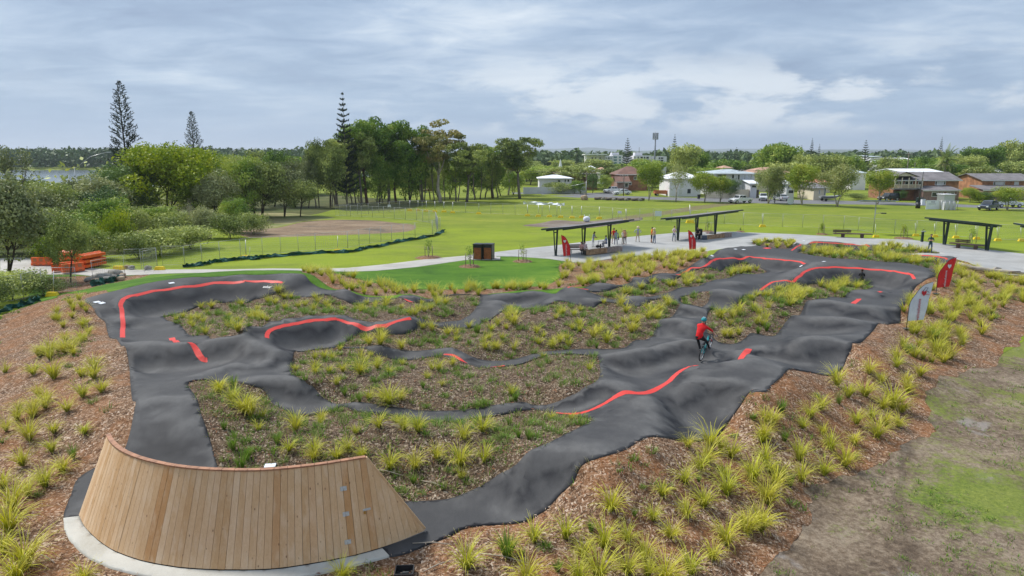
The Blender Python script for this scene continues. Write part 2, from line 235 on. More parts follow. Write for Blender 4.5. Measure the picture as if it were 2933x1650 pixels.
EXTRA = (P('R1', (1450,1040,.1),(1700,1020,.0),(1300,1060,.15),(1400,960,.35),(1700,900,.3),(2000,860,.25),(1100,1080,.4),(1300,1105,.38),(1600,1112,.3),(1300,1165,.22),(1650,1172,.2),(1400,1280,.35),(1900,1280,.5),(1300,1325,.45),(1700,1308,.45),
   (1240,1345,1.05),(1500,1330,1.05),(1850,1308,1.05),(2060,1285,1.05),(2230,1265,1.1),(2390,1228,1.15),(2480,1290,1.1),(2570,1340,1.05),(2300,700,.9),(1800,735,.9),(1400,800,.9),(1100,880,.9),(1050,930,.85),(1180,880,.9),(2300,800,.35),(2500,860,.1),(1120,980,.7))
 + P('R2', (0,600,.4),(200,620,.3),(400,590,.6),(500,600,.4),(300,500,.9),(0,495,.9),(600,640,.4),(700,650,.45),(1000,680,.5),(1150,730,.15),
   (100,1120,1.0),(250,1185,.92),(400,1225,.8),(490,1235,.7),(60,1040,1.2),(140,1090,1.05),(150,1000,1.2),(300,930,1.22),(600,880,1.22),(850,865,1.18),
   (300,1150,.5),(500,1170,.3),(700,1150,.15),(900,1110,.12),(1100,1040,.2),(1350,1050,.3),(1550,1040,.35),(1700,990,.4),(1800,965,.42),(400,1080,.5),(700,1010,.55),(1000,1000,.4),
   (50,1275,.75),(180,1225,.85),(250,1190,.93),(100,1380,.5),(300,1400,.5),(200,1150,.85),
   (2320,760,.45),(2450,760,.5),(2400,850,.45),(2250,900,.35),(2100,950,.4),(2000,960,.4),(1900,960,.4),(2000,800,.6),(2150,760,.55),(1000,820,.5),(500,800,.5),(1500,820,.5))
 + P('F1', (1000,150,.4),(1200,140,.38),(1350,95,.38),(870,150,.5),(1500,55,.45),(1650,30,.5),(950,60,.7),(850,215,.75),(1100,195,.72),(1250,160,.72),(1400,120,.72),(1550,85,.78),(1700,60,.82),(1500,150,.6),(1700,150,.6),
   (950,300,1.0),(1100,295,1.0),(1220,290,1.0),(900,330,1.0),(1000,500,.7),(1200,500,.75),(900,650,.4),(1100,700,.3),(1300,740,.25),(1000,400,.85),
   (700,860,0),(900,900,0),(1200,950,0),(600,1000,0),(800,1150,0),(1300,1150,0))
 + P('F2', (0,200,.85),(150,190,.85),(300,182,.87),(100,130,.6),(200,100,.55),(200,300,.45),(350,350,.25),(300,260,.6),
   (100,1100,0),(500,1100,0),(800,1100,0),(1100,1080,0),(1400,1050,0),(1600,1000,.03),(700,450,.55),(900,500,.7),(1200,540,.7),(1500,520,.75),(600,560,.5),(1000,700,.3),(1300,700,.35),(1100,850,.05),(800,780,.15),(1500,700,.5),(300,560,.5),(450,480,.4),
   (500,200,.75),(900,200,.6),(1300,230,.55),(1600,200,.6),(700,80,.5),(1100,130,.4))
 + P('F1', (1600,400,.7),(1500,600,.45),(1700,550,.55),(1450,320,.9))
 + P('F3', (800,140,.3),(950,180,.35),(900,120,.3),(1100,120,.3),(1200,80,.35),(700,197,.95),(780,225,.9),(870,258,.9),(950,273,.88),(600,350,.5),(700,330,.55),(500,385,.42),
   (1060,312,.80),(1100,360,.85),(1120,440,.8),(1180,510,.7),(980,400,.93),(900,500,1.05),(700,560,1.08),(500,620,1.12),(960,540,1.08),(270,650,1.02),(400,702,1.12),(560,728,1.12),
   (200,850,.45),(400,850,.5),(0,950,.1),(200,1000,.08),(0,1050,0),(150,1080,0),
   (1355,207,1.28),(1450,226,1.28),(1550,250,1.25),(1655,272,1.2),(1300,240,1.12),(1230,290,.85),(1160,350,.45),(1250,400,.15),(1400,470,.08),(1200,450,.3),(1350,540,.12),(1450,350,.3),(1550,380,.25),(1300,330,.4),(1400,280,.75),(1550,310,.7),
   (1330,192,1.2),(1420,120,.95),(1500,85,1.1),(1590,72,1.15),(1700,85,1.2),(1450,180,1.2),(1600,160,1.15),(1700,200,1.2),(1300,150,1.0),
   (550,330,.6))
 + P('F4', (0,65,1.2),(100,85,1.2),(200,105,1.2),(150,170,1.2),(50,200,1.2))
 + P('R3', (1070,1365,.7),(1250,1368,.85),(1400,1355,.9),(1600,1320,.98),(1800,1260,1.02),(1900,1225,1.05),(1990,1202,1.05),(1250,1342,.55),(1500,1300,.5),(1700,1240,.5),(1850,1190,.5),(1900,1300,.45),(2100,1260,.35),(2300,1330,.35),(1800,1380,.3),(2000,1420,.35),(2200,1420,.4),(2400,1440,.7),(2400,1330,.4),
   (2200,715,.85),(2300,725,.9),(2400,745,.95),(2530,770,.95),(2230,900,.3),(2050,895,.5),(2270,850,.4),(2400,830,.55),(1890,870,.62),(2000,885,.62),(2130,915,.55),(1950,990,.25),(2050,1000,.25),(1760,1008,.75),(1850,1015,.8),(1980,1040,.85),(2000,1065,.8),(1700,1180,.4),(1850,1180,.45),(1800,1090,.55),
   (2100,650,.45),(2300,640,.55),(2440,640,.7),(2350,690,.55),(2500,700,.5),(2100,700,.5),(1700,700,.3),(1400,790,.5),(1500,800,.5),(860,770,.5),(1000,795,.6),(900,830,.4),(700,780,.5),(1100,820,.35),(1150,700,.4),(1450,640,.5),(1700,600,.45),
   (100,800,.6),(300,790,.4),(500,780,.4),(300,850,.15),(450,860,.2),(100,880,.4),(0,850,.45),(600,810,.5),(2000,530,.35),(2200,500,.25),(2300,480,.2),(2100,470,.5),(2500,450,.25),(2300,350,.8),(2150,400,.8),(2400,330,.8),
   (300,1000,.75),(600,1000,.7),(300,1200,.55),(700,1200,.5),(1100,1100,.5),(1400,1000,.5),(1000,1000,.6),(1700,880,.5),(2450,1050,.55),(2300,1100,.5))
 + P('R4', (300,1272,.6),(200,1268,.6),(100,1252,.6),(370,1240,.85),(420,1200,1.05),(480,1165,1.15),(570,1147,1.2),(700,1160,1.2),(850,1180,1.2),(600,1400,.2),(450,1420,.2),(750,1400,.2),(300,1370,.25),(100,1350,.3),(650,1290,.6),(30,1290,.6),
   (560,800,.78),(700,808,.8),(850,822,.82),(980,838,.85),(1010,860,.85),(1200,862,.88),(1410,867,.88),(900,962,.42),(1100,988,.25),(1400,1003,.2),(1200,930,.5),(440,940,.62),(600,947,.68),(740,962,.78),(900,977,.8),(1050,992,.75),
   (600,1110,.38),(800,1080,.5),(1000,1130,.85),(350,1100,.42),(150,1180,.5),(450,1000,.52),(900,1050,.6),(700,870,.6),(700,1120,.6),
   (930,703,.6),(1100,706,.62),(1500,709,.5),(700,775,.55),(1000,782,.4),(1300,792,.4),(1180,725,.6),(1050,760,.5),(1400,760,.45),(1250,740,.5),
   (700,600,.08),(1000,598,.05),(1200,615,.08),(1400,600,.2),(1300,655,.2),(900,540,.3),(1200,560,.3),(700,540,.35),(600,420,.8),(1000,440,.85),(1400,475,.85),(1600,525,.85),(700,455,.85),(1200,480,.85),
   (540,440,.85),(475,470,.85),(420,500,.75),(350,545,.5),(200,560,.35),(100,500,.1),(250,520,.15),(400,470,.3),(200,450,.35),(300,360,.75),(100,345,.75),(500,400,.75),(100,600,.4),(0,640,.5),(250,640,.4),(400,620,.35),
   (600,290,.08),(800,285,.08),(1000,300,.08),(1150,300,.15),(700,233,.55),(1600,385,.15),(1750,395,.2),(600,350,.4),(1000,360,.35),(1400,400,.4),
   (600,720,.6),(300,850,.8),(100,900,.7),(200,1000,.6))
 # outer planted slopes
 + P('F1', (0,50,0),(0,300,.1),(300,300,.45),(600,300,.75),(740,400,.8),(600,600,.35),(300,600,.2),(0,900,-.1),(300,900,0),(0,1449,-.2),(300,1400,-.1),(400,150,.5),(700,100,.65))
 + P('R1', (0,1040,-.1),(500,900,.2),(700,870,.5),(600,1300,.45),(300,1200,.15),(900,1200,.5))
 + P('F2', (400,1449,-.05),(1000,1449,-.1),(1500,1300,.05))
 + P('F3', (300,1200,.15),(700,900,.75),(800,760,1.05),(1000,610,1.1),(900,1000,.5),(1000,1300,.05),(600,1400,-.05),(1250,700,.7),(1400,900,.3),(1700,1000,.05),(1783,1400,-.25),(1500,1400,-.15),(1600,620,.4),(1500,560,.2),(1650,450,.4),(1000,800,.8))
 + P('F4', (0,350,1.05),(100,290,1.2),(290,140,1.15),(400,170,.95),(300,400,.65),(500,300,.6),(700,250,.35),(900,300,0),(1050,420,-.3),(1220,540,-.42),(750,740,-.42),(400,880,-.42),(250,1180,-.42),(80,1449,-.42),(600,520,.1),(300,700,.1),(0,800,.3),(1783,60,-.3),(1783,700,-.45),(1783,1449,-.5),(1000,1000,-.46),(1500,400,-.42),(600,1300,-.46))
 + P('R4', (1500,850,.7),(1450,950,.4),(1480,1050,.5),(1250,1030,.7),(1050,1200,1.1),(1150,1250,.7),(1700,700,.6),(1900,600,.35),(2100,700,.15),(2300,900,-.05),(2000,1000,.1),(1700,1200,.2),(1500,1300,.3),(2450,1200,-.3),(2576,1000,-.25),(2576,700,0),(2200,560,0),(2000,460,0),(1000,1300,.9),(900,1420,.4),(1300,1180,.7)))
# flat places behind the track
FLAT = (P('R1', (900,580,0),(1700,590,0),(2400,585,0),(1410,640,0),(2000,632,.1),(1250,700,.5),(800,860,.3),(200,870,-.3),(500,800,-.2),(200,700,-.2),(900,680,-.2)) + P('R2', (600,412,0),(1000,440,0),(1400,365,0),(1300,430,0),(1800,315,0),(2450,250,0),(1500,500,0),(2000,500,0),(2400,560,.05),(1200,520,.1),(800,470,.3),(1700,600,.1),(0,200,0),(800,200,0),(1600,100,0))
 + P('R3', (100,600,0),(400,500,0),(0,420,0),(300,395,0),(760,440,0),(900,460,0),(1300,400,0),(1800,378,0),(2120,372,.1),(400,300,0),(1000,240,0),(1500,190,0),(2300,150,0),(1000,520,.15),(1500,480,.2),(1900,440,.3),(600,700,.25),(700,640,.15),(1000,600,.25),(1300,560,.25),(1700,500,.35))
 + P('R4', (0,190,0),(400,180,0),(1000,215,0),(1500,250,0),(1900,340,0),(2100,440,0),(2300,380,0),(2576,480,0),(1950,420,0),(1400,260,0)))

LINES = [P('R1', (1240,1345,1.05),(1500,1330,1.05),(1850,1308,1.05),(2060,1285,1.05),(2230,1265,1.1),(2390,1228,1.15)),
 P('R1', (1300,1322,.55),(1700,1303,.55),(2000,1270,.6)),
 P('F1', (870,115,.5),(1000,115,.43),(1200,112,.38),(1350,90,.38),(1500,50,.48)),
 P('R1', (2390,1228,1.15),(2480,1290,1.12),(2570,1340,1.08)) + P('R2', (100,1120,1.02),(250,1185,.95),(400,1225,.85)),
 P('F1', (850,215,.78),(1100,195,.78),(1250,160,.78),(1400,120,.78),(1550,85,.8),(1700,60,.84)) + P('R2', (180,1225,.9)),
 P('F2', (0,200,.85),(150,190,.85),(340,183,.88)),
 P('F2', (120,300,.42),(240,330,.3),(400,370,.2)),
 P('F1', (868,335,1.0),(1000,325,1.05),(1100,315,1.05),(1240,292,1.0)),
 P('F1', (860,420,.85),(1050,420,.88),(1270,400,.86)),
 P('R3', (1070,1365,.72),(1250,1368,.88),(1400,1355,.94),(1600,1320,1.02),(1800,1260,1.06),(1900,1225,1.08),(1990,1202,1.08)),
 P('F3', (800,110,.32),(950,112,.28),(1100,92,.28),(1250,72,.32)),
 P('R3', (1250,1342,.6),(1500,1305,.55),(1700,1245,.55),(1850,1190,.55)),
 P('F3', (690,197,.95),(780,225,.93),(870,258,.92),(950,273,.9),(1010,277,.78)),
 P('F3', (480,395,.40),(600,385,.46),(700,350,.58)),
 P('F3', (655,452,.9),(740,458,.92),(800,440,.92),(840,390,.88),(870,340,.85),(920,303,.82),(1000,294,.77)),
 P('F3', (1060,312,.9),(1100,360,.92),(1120,440,.88),(1180,510,.75)),
 P('F3', (1180,330,.75),(1230,290,.92),(1300,240,1.15),(1355,207,1.28),(1450,226,1.28),(1550,250,1.27),(1660,274,1.22)),
 P('F3', (1200,380,.2),(1300,375,.16),(1420,392,.15),(1560,420,.15)),
 P('F3', (1330,160,1.05),(1420,120,1.0),(1500,85,1.12),(1590,70,1.2)) + P('F4', (40,73,1.22),(100,85,1.22),(200,105,1.22),(290,125,1.2)),
 P('F4', (60,50,.45),(200,75,.35),(350,112,.28)),
 P('R4', (300,1272,.62),(370,1240,.88),(420,1200,1.08),(480,1163,1.18),(570,1147,1.22),(700,1160,1.22),(850,1180,1.22),(955,1192,1.2)),
 P('R4', (100,1350,.3),(300,1365,.22),(500,1380,.16),(700,1390,.15),(870,1400,.15)),
 P('R4', (890,962,.46),(940,900,.72),(1010,862,.88),(1200,862,.9),(1415,867,.9)),
 P('R4', (560,790,.78),(700,803,.82),(850,820,.84),(990,836,.87)),
 P('R4', (900,968,.36),(1100,992,.2),(1400,1006,.16)),
 P('R4', (440,938,.62),(600,945,.7),(740,960,.8),(900,977,.82),(1050,990,.78),(1225,1004,.68)),
 P('R3', (2165,720,.82),(2250,718,.9),(2400,745,.97),(2530,770,.97)),
 P('R3', (2080,895,.4),(2230,905,.25),(2330,900,.3)),
 P('R3', (1760,1005,.78),(1850,1012,.84),(1980,1038,.88),(2110,1052,.7)),
 P('R3', (1640,1185,.38),(1750,1195,.35),(1850,1190,.4)),
 P('R3', (1885,868,.64),(2000,884,.66),(2125,914,.6)), P('R3', (1860,960,.25),(1960,985,.2),(2080,1000,.3)),
 P('F3', (255,655,1.04),(330,672,1.1),(420,700,1.14),(560,726,1.14),(620,716,1.12)),
 P('F3', (170,850,.42),(350,855,.45),(500,850,.5)), P('F3', (0,965,.1),(150,1010,.05),(300,1035,.03)),
 P('R3', (80,760,.62),(250,750,.62),(430,735,.66),(560,755,.5)), P('R3', (150,880,.12),(300,870,.08),(450,860,.12)),
 P('R2', (930,612,.72),(1000,622,.7),(1050,655,.45)), P('R2', (960,700,.4),(1100,745,.15),(1250,730,.12)),
 P('R4', (600,430,.9),(800,435,.9),(1000,445,.9),(1200,462,.9),(1400,482,.9),(1560,515,.9)),
]
BERMS = {'left_berm': (5,0.05), 'centre_berm': (0,.35,9), 'upper_berm': (5,.30), 'right_berm': (6,.12), 'far_berm': (2,.08), 'corner_berm': (1,.12)}
def berm_lines(name):
 """lip, wall and foot of a banked turn, measured in metres from its painted stripe"""
 start, zf, *end = BERMS[name]; pts = RED[name][start:end[0] if end else None]; out = []
 for off, fr in ((-.5,1.06),(.4,.76),(.85,.44),(1.35,.16),(2.1,.0)):
  row = []
  for i, p in enumerate(pts):
   d = pts[min(i + 1, len(pts) - 1)] - pts[max(i - 1,0)]; d.z = 0; d.normalize()
   rise = max(.15, p.z - zf)
   k = min(1.0, max(.5, rise / 1.25)) if off > 0 else 1
   # in-turn tight corners keep the foot from crossing over
   row.append(Vector((p.x + d.y * off * k, p.y - d.x * off * k, zf + rise * fr)))
  out.append(row)
 return out

# every traced point slides along its own sight line until no slope between neighbours is steeper than a real ramp's
_all = [p for grp in (OUT, M1, M2, M3, M4, M5, M6, M7, M8, M9, EXTRA, FLAT, *RED.values(), *LINES) for p in grp]
def relax(PTS, smax=1.0, it=120):
 A = np.array([tuple(p) for p in PTS]); fixed = np.array([abs(a[2]) < 1e-6 for a in A])
 dx = A[:, 0] / (A[:, 2] - CAM_H); dy = A[:, 1] / (A[:, 2] - CAM_H)      # ray slopes per metre of height
 z = A[:, 2].copy()
 fwd = A[:, 1] * CP - (A[:, 2] - CAM_H) * SP; upc = A[:, 1] * SP + (A[:, 2] - CAM_H) * CP
 U = A[:, 0] / fwd * F_PX; Vv = -upc / fwd * F_PX                       # image position, constant along the ray
 col = np.abs(U[:, None] - U[None]) < 14
 above = (Vv[:, None] < Vv[None] - 2.0) & col
 for k in range(it):
  x = dx * (z - CAM_H); y = dy * (z - CAM_H)
  DX = x[:, None] - x[None]; DY = y[:, None] - y[None]; DZ = z[:, None] - z[None]
  D = np.sqrt(DX ** 2 + DY ** 2)
  viol = (D < 6) & (np.abs(DZ) > smax * D + .02)
  viol |= above & (DZ > 0) & (DY * smax < DZ) & (np.abs(DY) < 7)
  np.fill_diagonal(viol, False)
  eff = np.where(above, np.clip(DY, 0, None), D); eff = np.minimum(eff, np.where(above.T, np.clip(-DY, 0, None), D))
  exc = np.sign(DZ) * np.clip(np.abs(DZ) - smax * eff, 0, None)
  viol = viol | viol.T
  cnt = viol.sum(1)
  if not cnt.any(): break
  z -= .12 * (viol * exc).sum(1) / np.maximum(cnt, 1) ** .5
 x = dx * (z - CAM_H); y = dy * (z - CAM_H)
 for p, a, b, c in zip(PTS, x, y, z): p.x, p.y, p.z = a, b, c
 return k, int(cnt.sum())
RELAXED = relax(_all)
def smooth_z(pts, passes, closed, wgt):
 for _ in range(passes):
  z = [p.z for p in pts]; n = len(pts)
  for i in range(n):
   if not closed and i in (0, n - 1): continue
   zn = z[i] * (1 - wgt) + wgt * .5 * (z[i - 1] + z[(i + 1) % n]); p = pts[i]; s_ = (zn - CAM_H) / (p.z - CAM_H)
   p.x *= s_; p.y *= s_; p.z = zn
for g_ in RED.values(): smooth_z(g_, 4, False, .6)
for g_ in (OUT, M1, M2, M3, M4, M5, M6, M7, M8, M9): smooth_z(g_, 1, True, .35)
for g_ in LINES: smooth_z(g_, 1, False, .3)

def cat(pts, closed=True, n=4):
 """Catmull-Rom through the points"""
 out = []; N = len(pts)
 for i in range(N if closed else N - 1):
  p1, p2 = pts[i], pts[(i + 1) % N]
  p0 = pts[(i - 1) % N] if closed or i > 0 else p1
  p3 = pts[(i + 2) % N] if closed or i < N - 2 else p2
  for k in range(n):
   t = k / n; t2 = t * t; t3 = t2 * t
   a = .5
   m1 = (p2 - p0) * a; m2 = (p3 - p1) * a
   L = (p2 - p1).length
   if m1.length > L: m1 = m1 * (L / m1.length)
   if m2.length > L: m2 = m2 * (L / m2.length)
   out.append(p1 * (2*t3 - 3*t2 + 1) + m1 * (t3 - 2*t2 + t) + p2 * (-2*t3 + 3*t2) + m2 * (t3 - t2))
 if not closed: out.append(pts[-1].copy())
 return out

def base_z(x, y):
 r = np.clip((62 - y) / 22,0,1); r = r * r * (3 - 2 * r)
 sx = np.clip((x + 8) / 16,0,1)
 z = -(.12 + .34 * sx) * r
 # the river far to the left: shoreline, bank, bed
 sh = np.clip((-(x) - 95 - .18 * (y - 150) + 6 * np.sin(y * .02)) / 25,0,1) * np.clip((y - 120) / 60,0,1) * np.clip((575 - y) / 10,0,1)
 sh2 = np.clip((y - 330) / 40,0,1) * np.clip((575 - y) / 10,0,1) * np.clip((-x - 60) / 30,0,1)
 s = np.maximum(sh, sh2)
 return z - 4.0 * s * s * (3 - 2 * s)

ctrl = []
seen = set()
def add_ctrl(p, f=1.0):
 d = max(.15,.007 * p.y) * f; key = (round(p.x / d), round(math.log(max(p.y, 1)) / (.007 * f)))
 if key in seen: return
 seen.add(key); ctrl.append(tuple(p))
def add_line(pts, closed, step=.028):
 N = len(pts)
 for i in range(N if closed else N - 1):
  a, b = pts[i], pts[(i + 1) % N]; L = (b - a).length
  n = max(1, int(L / max(.6, step * a.y)))
  for j in range(n): add_ctrl(a.lerp(b, j / n))
 if not closed: add_ctrl(pts[-1])
BL = {k: berm_lines(k) for k in BERMS}
wallpts = np.array([(p.x, p.y) for k, rows in BL.items() for r in rows for p in r] + [(p.x, p.y) for k in BERMS for p in RED[k][BERMS[k][0]:]])
for grp in RED.values(): add_line(grp, False)
for rows in BL.values():
 for r_ in rows: add_line(r_, False)
for grp in LINES: add_line(grp, False)
for grp in (OUT, M1, M2, M3, M4, M5, M6, M7, M8, M9): add_line(grp, True)
for p in EXTRA + FLAT:
 if np.min((wallpts[:, 0] - p.x) ** 2 + (wallpts[:, 1] - p.y) ** 2) > 1.5 ** 2: add_ctrl(p)
for x in np.arange(-62,75,6.0):
 for y in (4.0,9.0,100.0,106.0):
  ctrl.append((x, y, float(base_z(x, y))))
for y in np.arange(8,104,6.0):
 for x in (-62.0,-54.0,66.0,74.0):
  ctrl.append((x, y, float(base_z(x, y))))
for x, y in ((-14,12),(-12,18),(-20,20),(-25,30),(-30,40),(12,11),(20,18),(28,28),(34,36),(40,48),(0,10),(5,12),(48,60),(-40,55),(-45,40),(-35,30)):
 ctrl.append((x, y, float(base_z(x, y))))
CT = np.array(ctrl)
RC = .3
def _k(dx, dy): return np.sqrt(dx * dx + dy * dy + RC * RC)
_A = _k(CT[:, None, 0] - CT[None, :, 0], CT[:, None, 1] - CT[None, :, 1])
_lam = .012 + .0004 * CT[:, 1]
_n = len(CT)
_M = np.zeros((_n + 1, _n + 1)); _M[:_n, :_n] = _A - np.diag(_lam); _M[:_n, _n] = 1; _M[_n, :_n] = 1
_w = np.linalg.solve(_M, np.append(CT[:, 2], 0))
def height(X, Y):
 X = np.asarray(X, float); Y = np.asarray(Y, float); out = np.empty(len(X))
 for i in range(0, len(X),4000):
  x, y = X[i:i + 4000], Y[i:i + 4000]
  out[i:i + 4000] = _k(x[:, None] - CT[None, :, 0], y[:, None] - CT[None, :, 1]) @ _w[:_n] + _w[_n]
 b = base_z(X, Y)
 k = np.clip((X + 60) / 6,0,1) * np.clip((72 - X) / 6,0,1) * np.clip((104 - Y) / 5,0,1) * np.clip((Y - 4) / 4,0,1)
 k = k * k * (3 - 2 * k)
 return out * k + b * (1 - k)
def hz(x, y): return float(height([x], [y])[0])

# ------------------------------------------------------------------ other ground regions (flat ones traced at z 0)
def Z0(crop, *pts): return [at(crop, x, y, 0.0) for x, y in pts]
LAWN = (Z0('R1', (560,870),(700,840),(830,810),(1010,765),(1180,735),(1300,700),(1420,640),(2576,625)) + Z0('R2', (600,450),(1000,440),(1300,430),(1700,390),(2170,325),(2480,295)) + Z0('R3', (50,390),(300,395),(600,415),(760,440),(700,470),(685,510),(700,560),(735,610),(650,660),(540,735),(420,760),(0,790))
  + Z0('R2', (1900,680),(1500,640),(1300,600),(1000,500),(840,462),(560,470),(0,480)) + Z0('R1', (1900,690),(1250,800),(1000,860),(830,900),(700,900)))
LAWN2 = Z0('R1', (420,628),(1410,639),(2576,624)) + Z0('R2', (600,449),(1300,429),(1700,389),(2170,324),(2480,295)) + Z0('R3', (50,388),(600,414),(900,461),(1100,431)) + [Vector((18,50,0)), Vector((10,40,0)), Vector((-30,40,0)), Vector((-34,46,0))]
PATH = (Z0('R1', (700,560),(900,578),(1200,585),(1700,590),(2576,586)) + Z0('R2', (600,412),(1000,400),(1400,365),(1800,315),(2170,283),(2450,248)) + Z0('R3', (50,350),(80,385)) + Z0('R2', (2480,296),(2170,325),(1700,390),(1300,430),(1000,440),(600,450),(0,455))
  + Z0('R1', (2576,625),(1410,641),(900,636),(750,625),(500,625),(150,615),(0,600),(0,480),(250,470)))
PLAZA = (Z0('R3', (45,352),(400,310),(640,285),(1000,240),(1500,190),(1900,155),(2300,150),(2470,148),(2490,158))
   + Z0('R4', (0,150),(400,165),(800,190),(1150,205),(1500,215),(1700,240),(2250,310),(2700,362),(3100,420),(3100,620),(2700,560),(2450,548),(2300,540),(2200,520),(2050,465),(1900,450),(1700,470),(1300,400),(900,330),(400,320),(100,330))
   + Z0('R3', (2500,400),(2300,420),(2160,392),(2120,378),(1800,378),(1500,385),(1300,402),(1100,432),(900,462),(760,440),(600,415),(300,395),(50,388)))
MULCH_L = Z0('R1', (560,880),(640,850),(720,860),(835,880),(1000,900),(1300,1300),(1300,1443)) + Z0('F1', (1300,300),(1300,800),(700,1300),(1200,1449),(1000,1700)) + [Vector((2.2,8,0)), Vector((-26,8,0))] + Z0('R1', (-300,1150),(-80,1040),(150,990),(330,950),(470,915))
MULCH_R = ([Vector((-1,8,0))] + Z0('F2', (300,1440),(925,1320),(1100,1270)) + Z0('F3', (0,1100),(900,500),(1780,60)) + Z0('R4', (1200,900),(1440,700),(1640,560),(1760,480),(1900,452),(2050,468),(2200,522),(2300,545),(2450,550),(2700,565),(2900,640),(3000,760)))
_mr = P('F4', (1640,40,-.3),(1600,110,-.3),(1400,180,-.35),(1230,260,-.38),(1140,380,-.4),(1220,520,-.42),(1100,590,-.42),(900,700,-.42),(720,780,-.42),(500,850,-.42),(400,900,-.42),(420,1050,-.42),(330,1200,-.42),(230,1330,-.42),(80,1449,-.42),(-60,1640,-.42))
MULCH_R += _mr + [Vector((3,8,0))]
MULCH_B = (Z0('R2', (560,455),(660,458),(840,458),(1000,505),(1200,560),(1450,610),(1700,640),(2000,655),(2300,656),(2450,660)) + Z0('R3', (0,765),(420,728),(560,725),(650,660),(735,610),(700,560),(685,510),(700,470),(765,445),(900,462),(1100,432),(1300,402),(1500,387),(1800,378),(2120,377),(2180,372)) + Z0('R3', (2100,600),(1200,760),(400,800)) + Z0('R2', (2300,760),(1500,740),(900,690),(600,600)))
MULCH_BEND = Z0('L1', (1200,990),(1000,985),(800,985),(620,900),(640,790),(760,735),(1240,720),(1330,725),(1800,730),(2110,725),(2000,790),(1800,870),(1500,930))
BASIN = (Z0('B2', (120,1150),(350,1100),(600,1085),(900,1090),(1100,1110),(1260,1130),(1200,1180),(900,1200),(500,1215),(200,1225),(-100,1230),(-200,1180)))
BASIN_RIM = Z0('B2', (-150,1040),(200,1030),(420,1050),(600,1070),(350,1095),(100,1150),(-100,1185),(-250,1200),(-350,1120))
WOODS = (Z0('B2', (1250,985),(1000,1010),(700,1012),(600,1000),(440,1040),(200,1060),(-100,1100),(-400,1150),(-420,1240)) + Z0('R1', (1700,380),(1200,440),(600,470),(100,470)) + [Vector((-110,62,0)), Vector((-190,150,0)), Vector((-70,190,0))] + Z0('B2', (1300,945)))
GRAVEL = Z0('B3', (-180,1015),(0,990),(150,962),(380,975),(560,965),(700,945),(960,930),(990,960),(840,985),(700,1010),(450,1040),(200,1035),(0,1030))
TRACKWAY = Z0('B3', (620,955),(900,915),(1200,875),(1500,825),(1800,795),(1900,793),(2050,795),(1850,815),(1550,860),(1250,905),(950,940),(700,960))
ROAD = Z0('B2', (2050,872),(2300,872),(2576,885)) + Z0('B3', (60,722),(330,740),(600,745),(900,752),(1500,775),(2100,795),(2576,812)) + Z0('B4', (0,795),(300,805),(900,812),(1500,822),(2100,845),(2600,862),(3300,892),(3300,872),(2529,842),(1900,810),(1300,790),(800,775),(300,765),(0,760)) + Z0('B3', (2200,745),(1500,742),(1250,736),(900,728),(700,720),(860,690),(900,665),(780,650),(640,690),(300,700),(0,712)) + Z0('B2', (2300,862),(2050,862))
DIRT = ([Vector((4,8,0))] + [p.copy() for p in reversed(_mr)] + P('F4', (1700,0,-.3),(1783,-60,-.3),(2050,-100,-.3),(2500,100,-.4),(2500,1900,-.5)) + [Vector((30,8,0))])
CONC = [p.copy() for p in WALL_FOOT[:-2]] + [at('F2', 925,1322,0)] + list(reversed(P('F1', (405,1083,0),(410,1150,0),(440,1210,0),(500,1275,0),(570,1330,0),(700,1390,0),(850,1430,0),(960,1452,0),(1200,1490,0),(1500,1500,0)) + P('F2', (120,1485,0),(330,1449,0),(500,1420,0),(700,1377,0))))

def ribbon(pts, w):
 w *= .85; c = cat(pts, False, 5); L, R = [], []
 for i, p in enumerate(c):
  d = (c[min(i + 1, len(c) - 1)] - c[max(i - 1,0)]); d.z = 0
  d.normalize(); nrm = Vector((-d.y, d.x, 0))
  L.append(p + nrm * w); R.append(p - nrm * w)
 return L + R[::-1]

# painting order: later entries win
NEAR = [Vector(p) for p in ((-30,3.5,0),(10,3.5,0),(10,24,0),(-6,33,0),(-22,33,0),(-30,20,0))]
NEAR2 = [Vector(p) for p in ((4,3.5,0),(70,3.5,0),(70,33,0),(15,33,0),(7,18,0))]
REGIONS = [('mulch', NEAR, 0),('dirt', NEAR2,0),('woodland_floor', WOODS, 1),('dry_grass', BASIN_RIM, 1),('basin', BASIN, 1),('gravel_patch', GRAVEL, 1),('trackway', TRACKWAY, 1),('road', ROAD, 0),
     ('dirt', DIRT, 0),('lawn', LAWN2,0),('lawn', LAWN, 0),('mulch', MULCH_BEND, 1),('mulch', MULCH_L, 0),('mulch', MULCH_R, 0),('mulch', MULCH_B, 0),('path', PATH, 0),('plaza', PLAZA, 0),
     ('track', OUT, 1),('wall_strip', CONC, 0)]
for m in (M1, M2, M3, M4, M5, M6, M7, M8, M9): REGIONS.append(('mulch_island', m, 1))

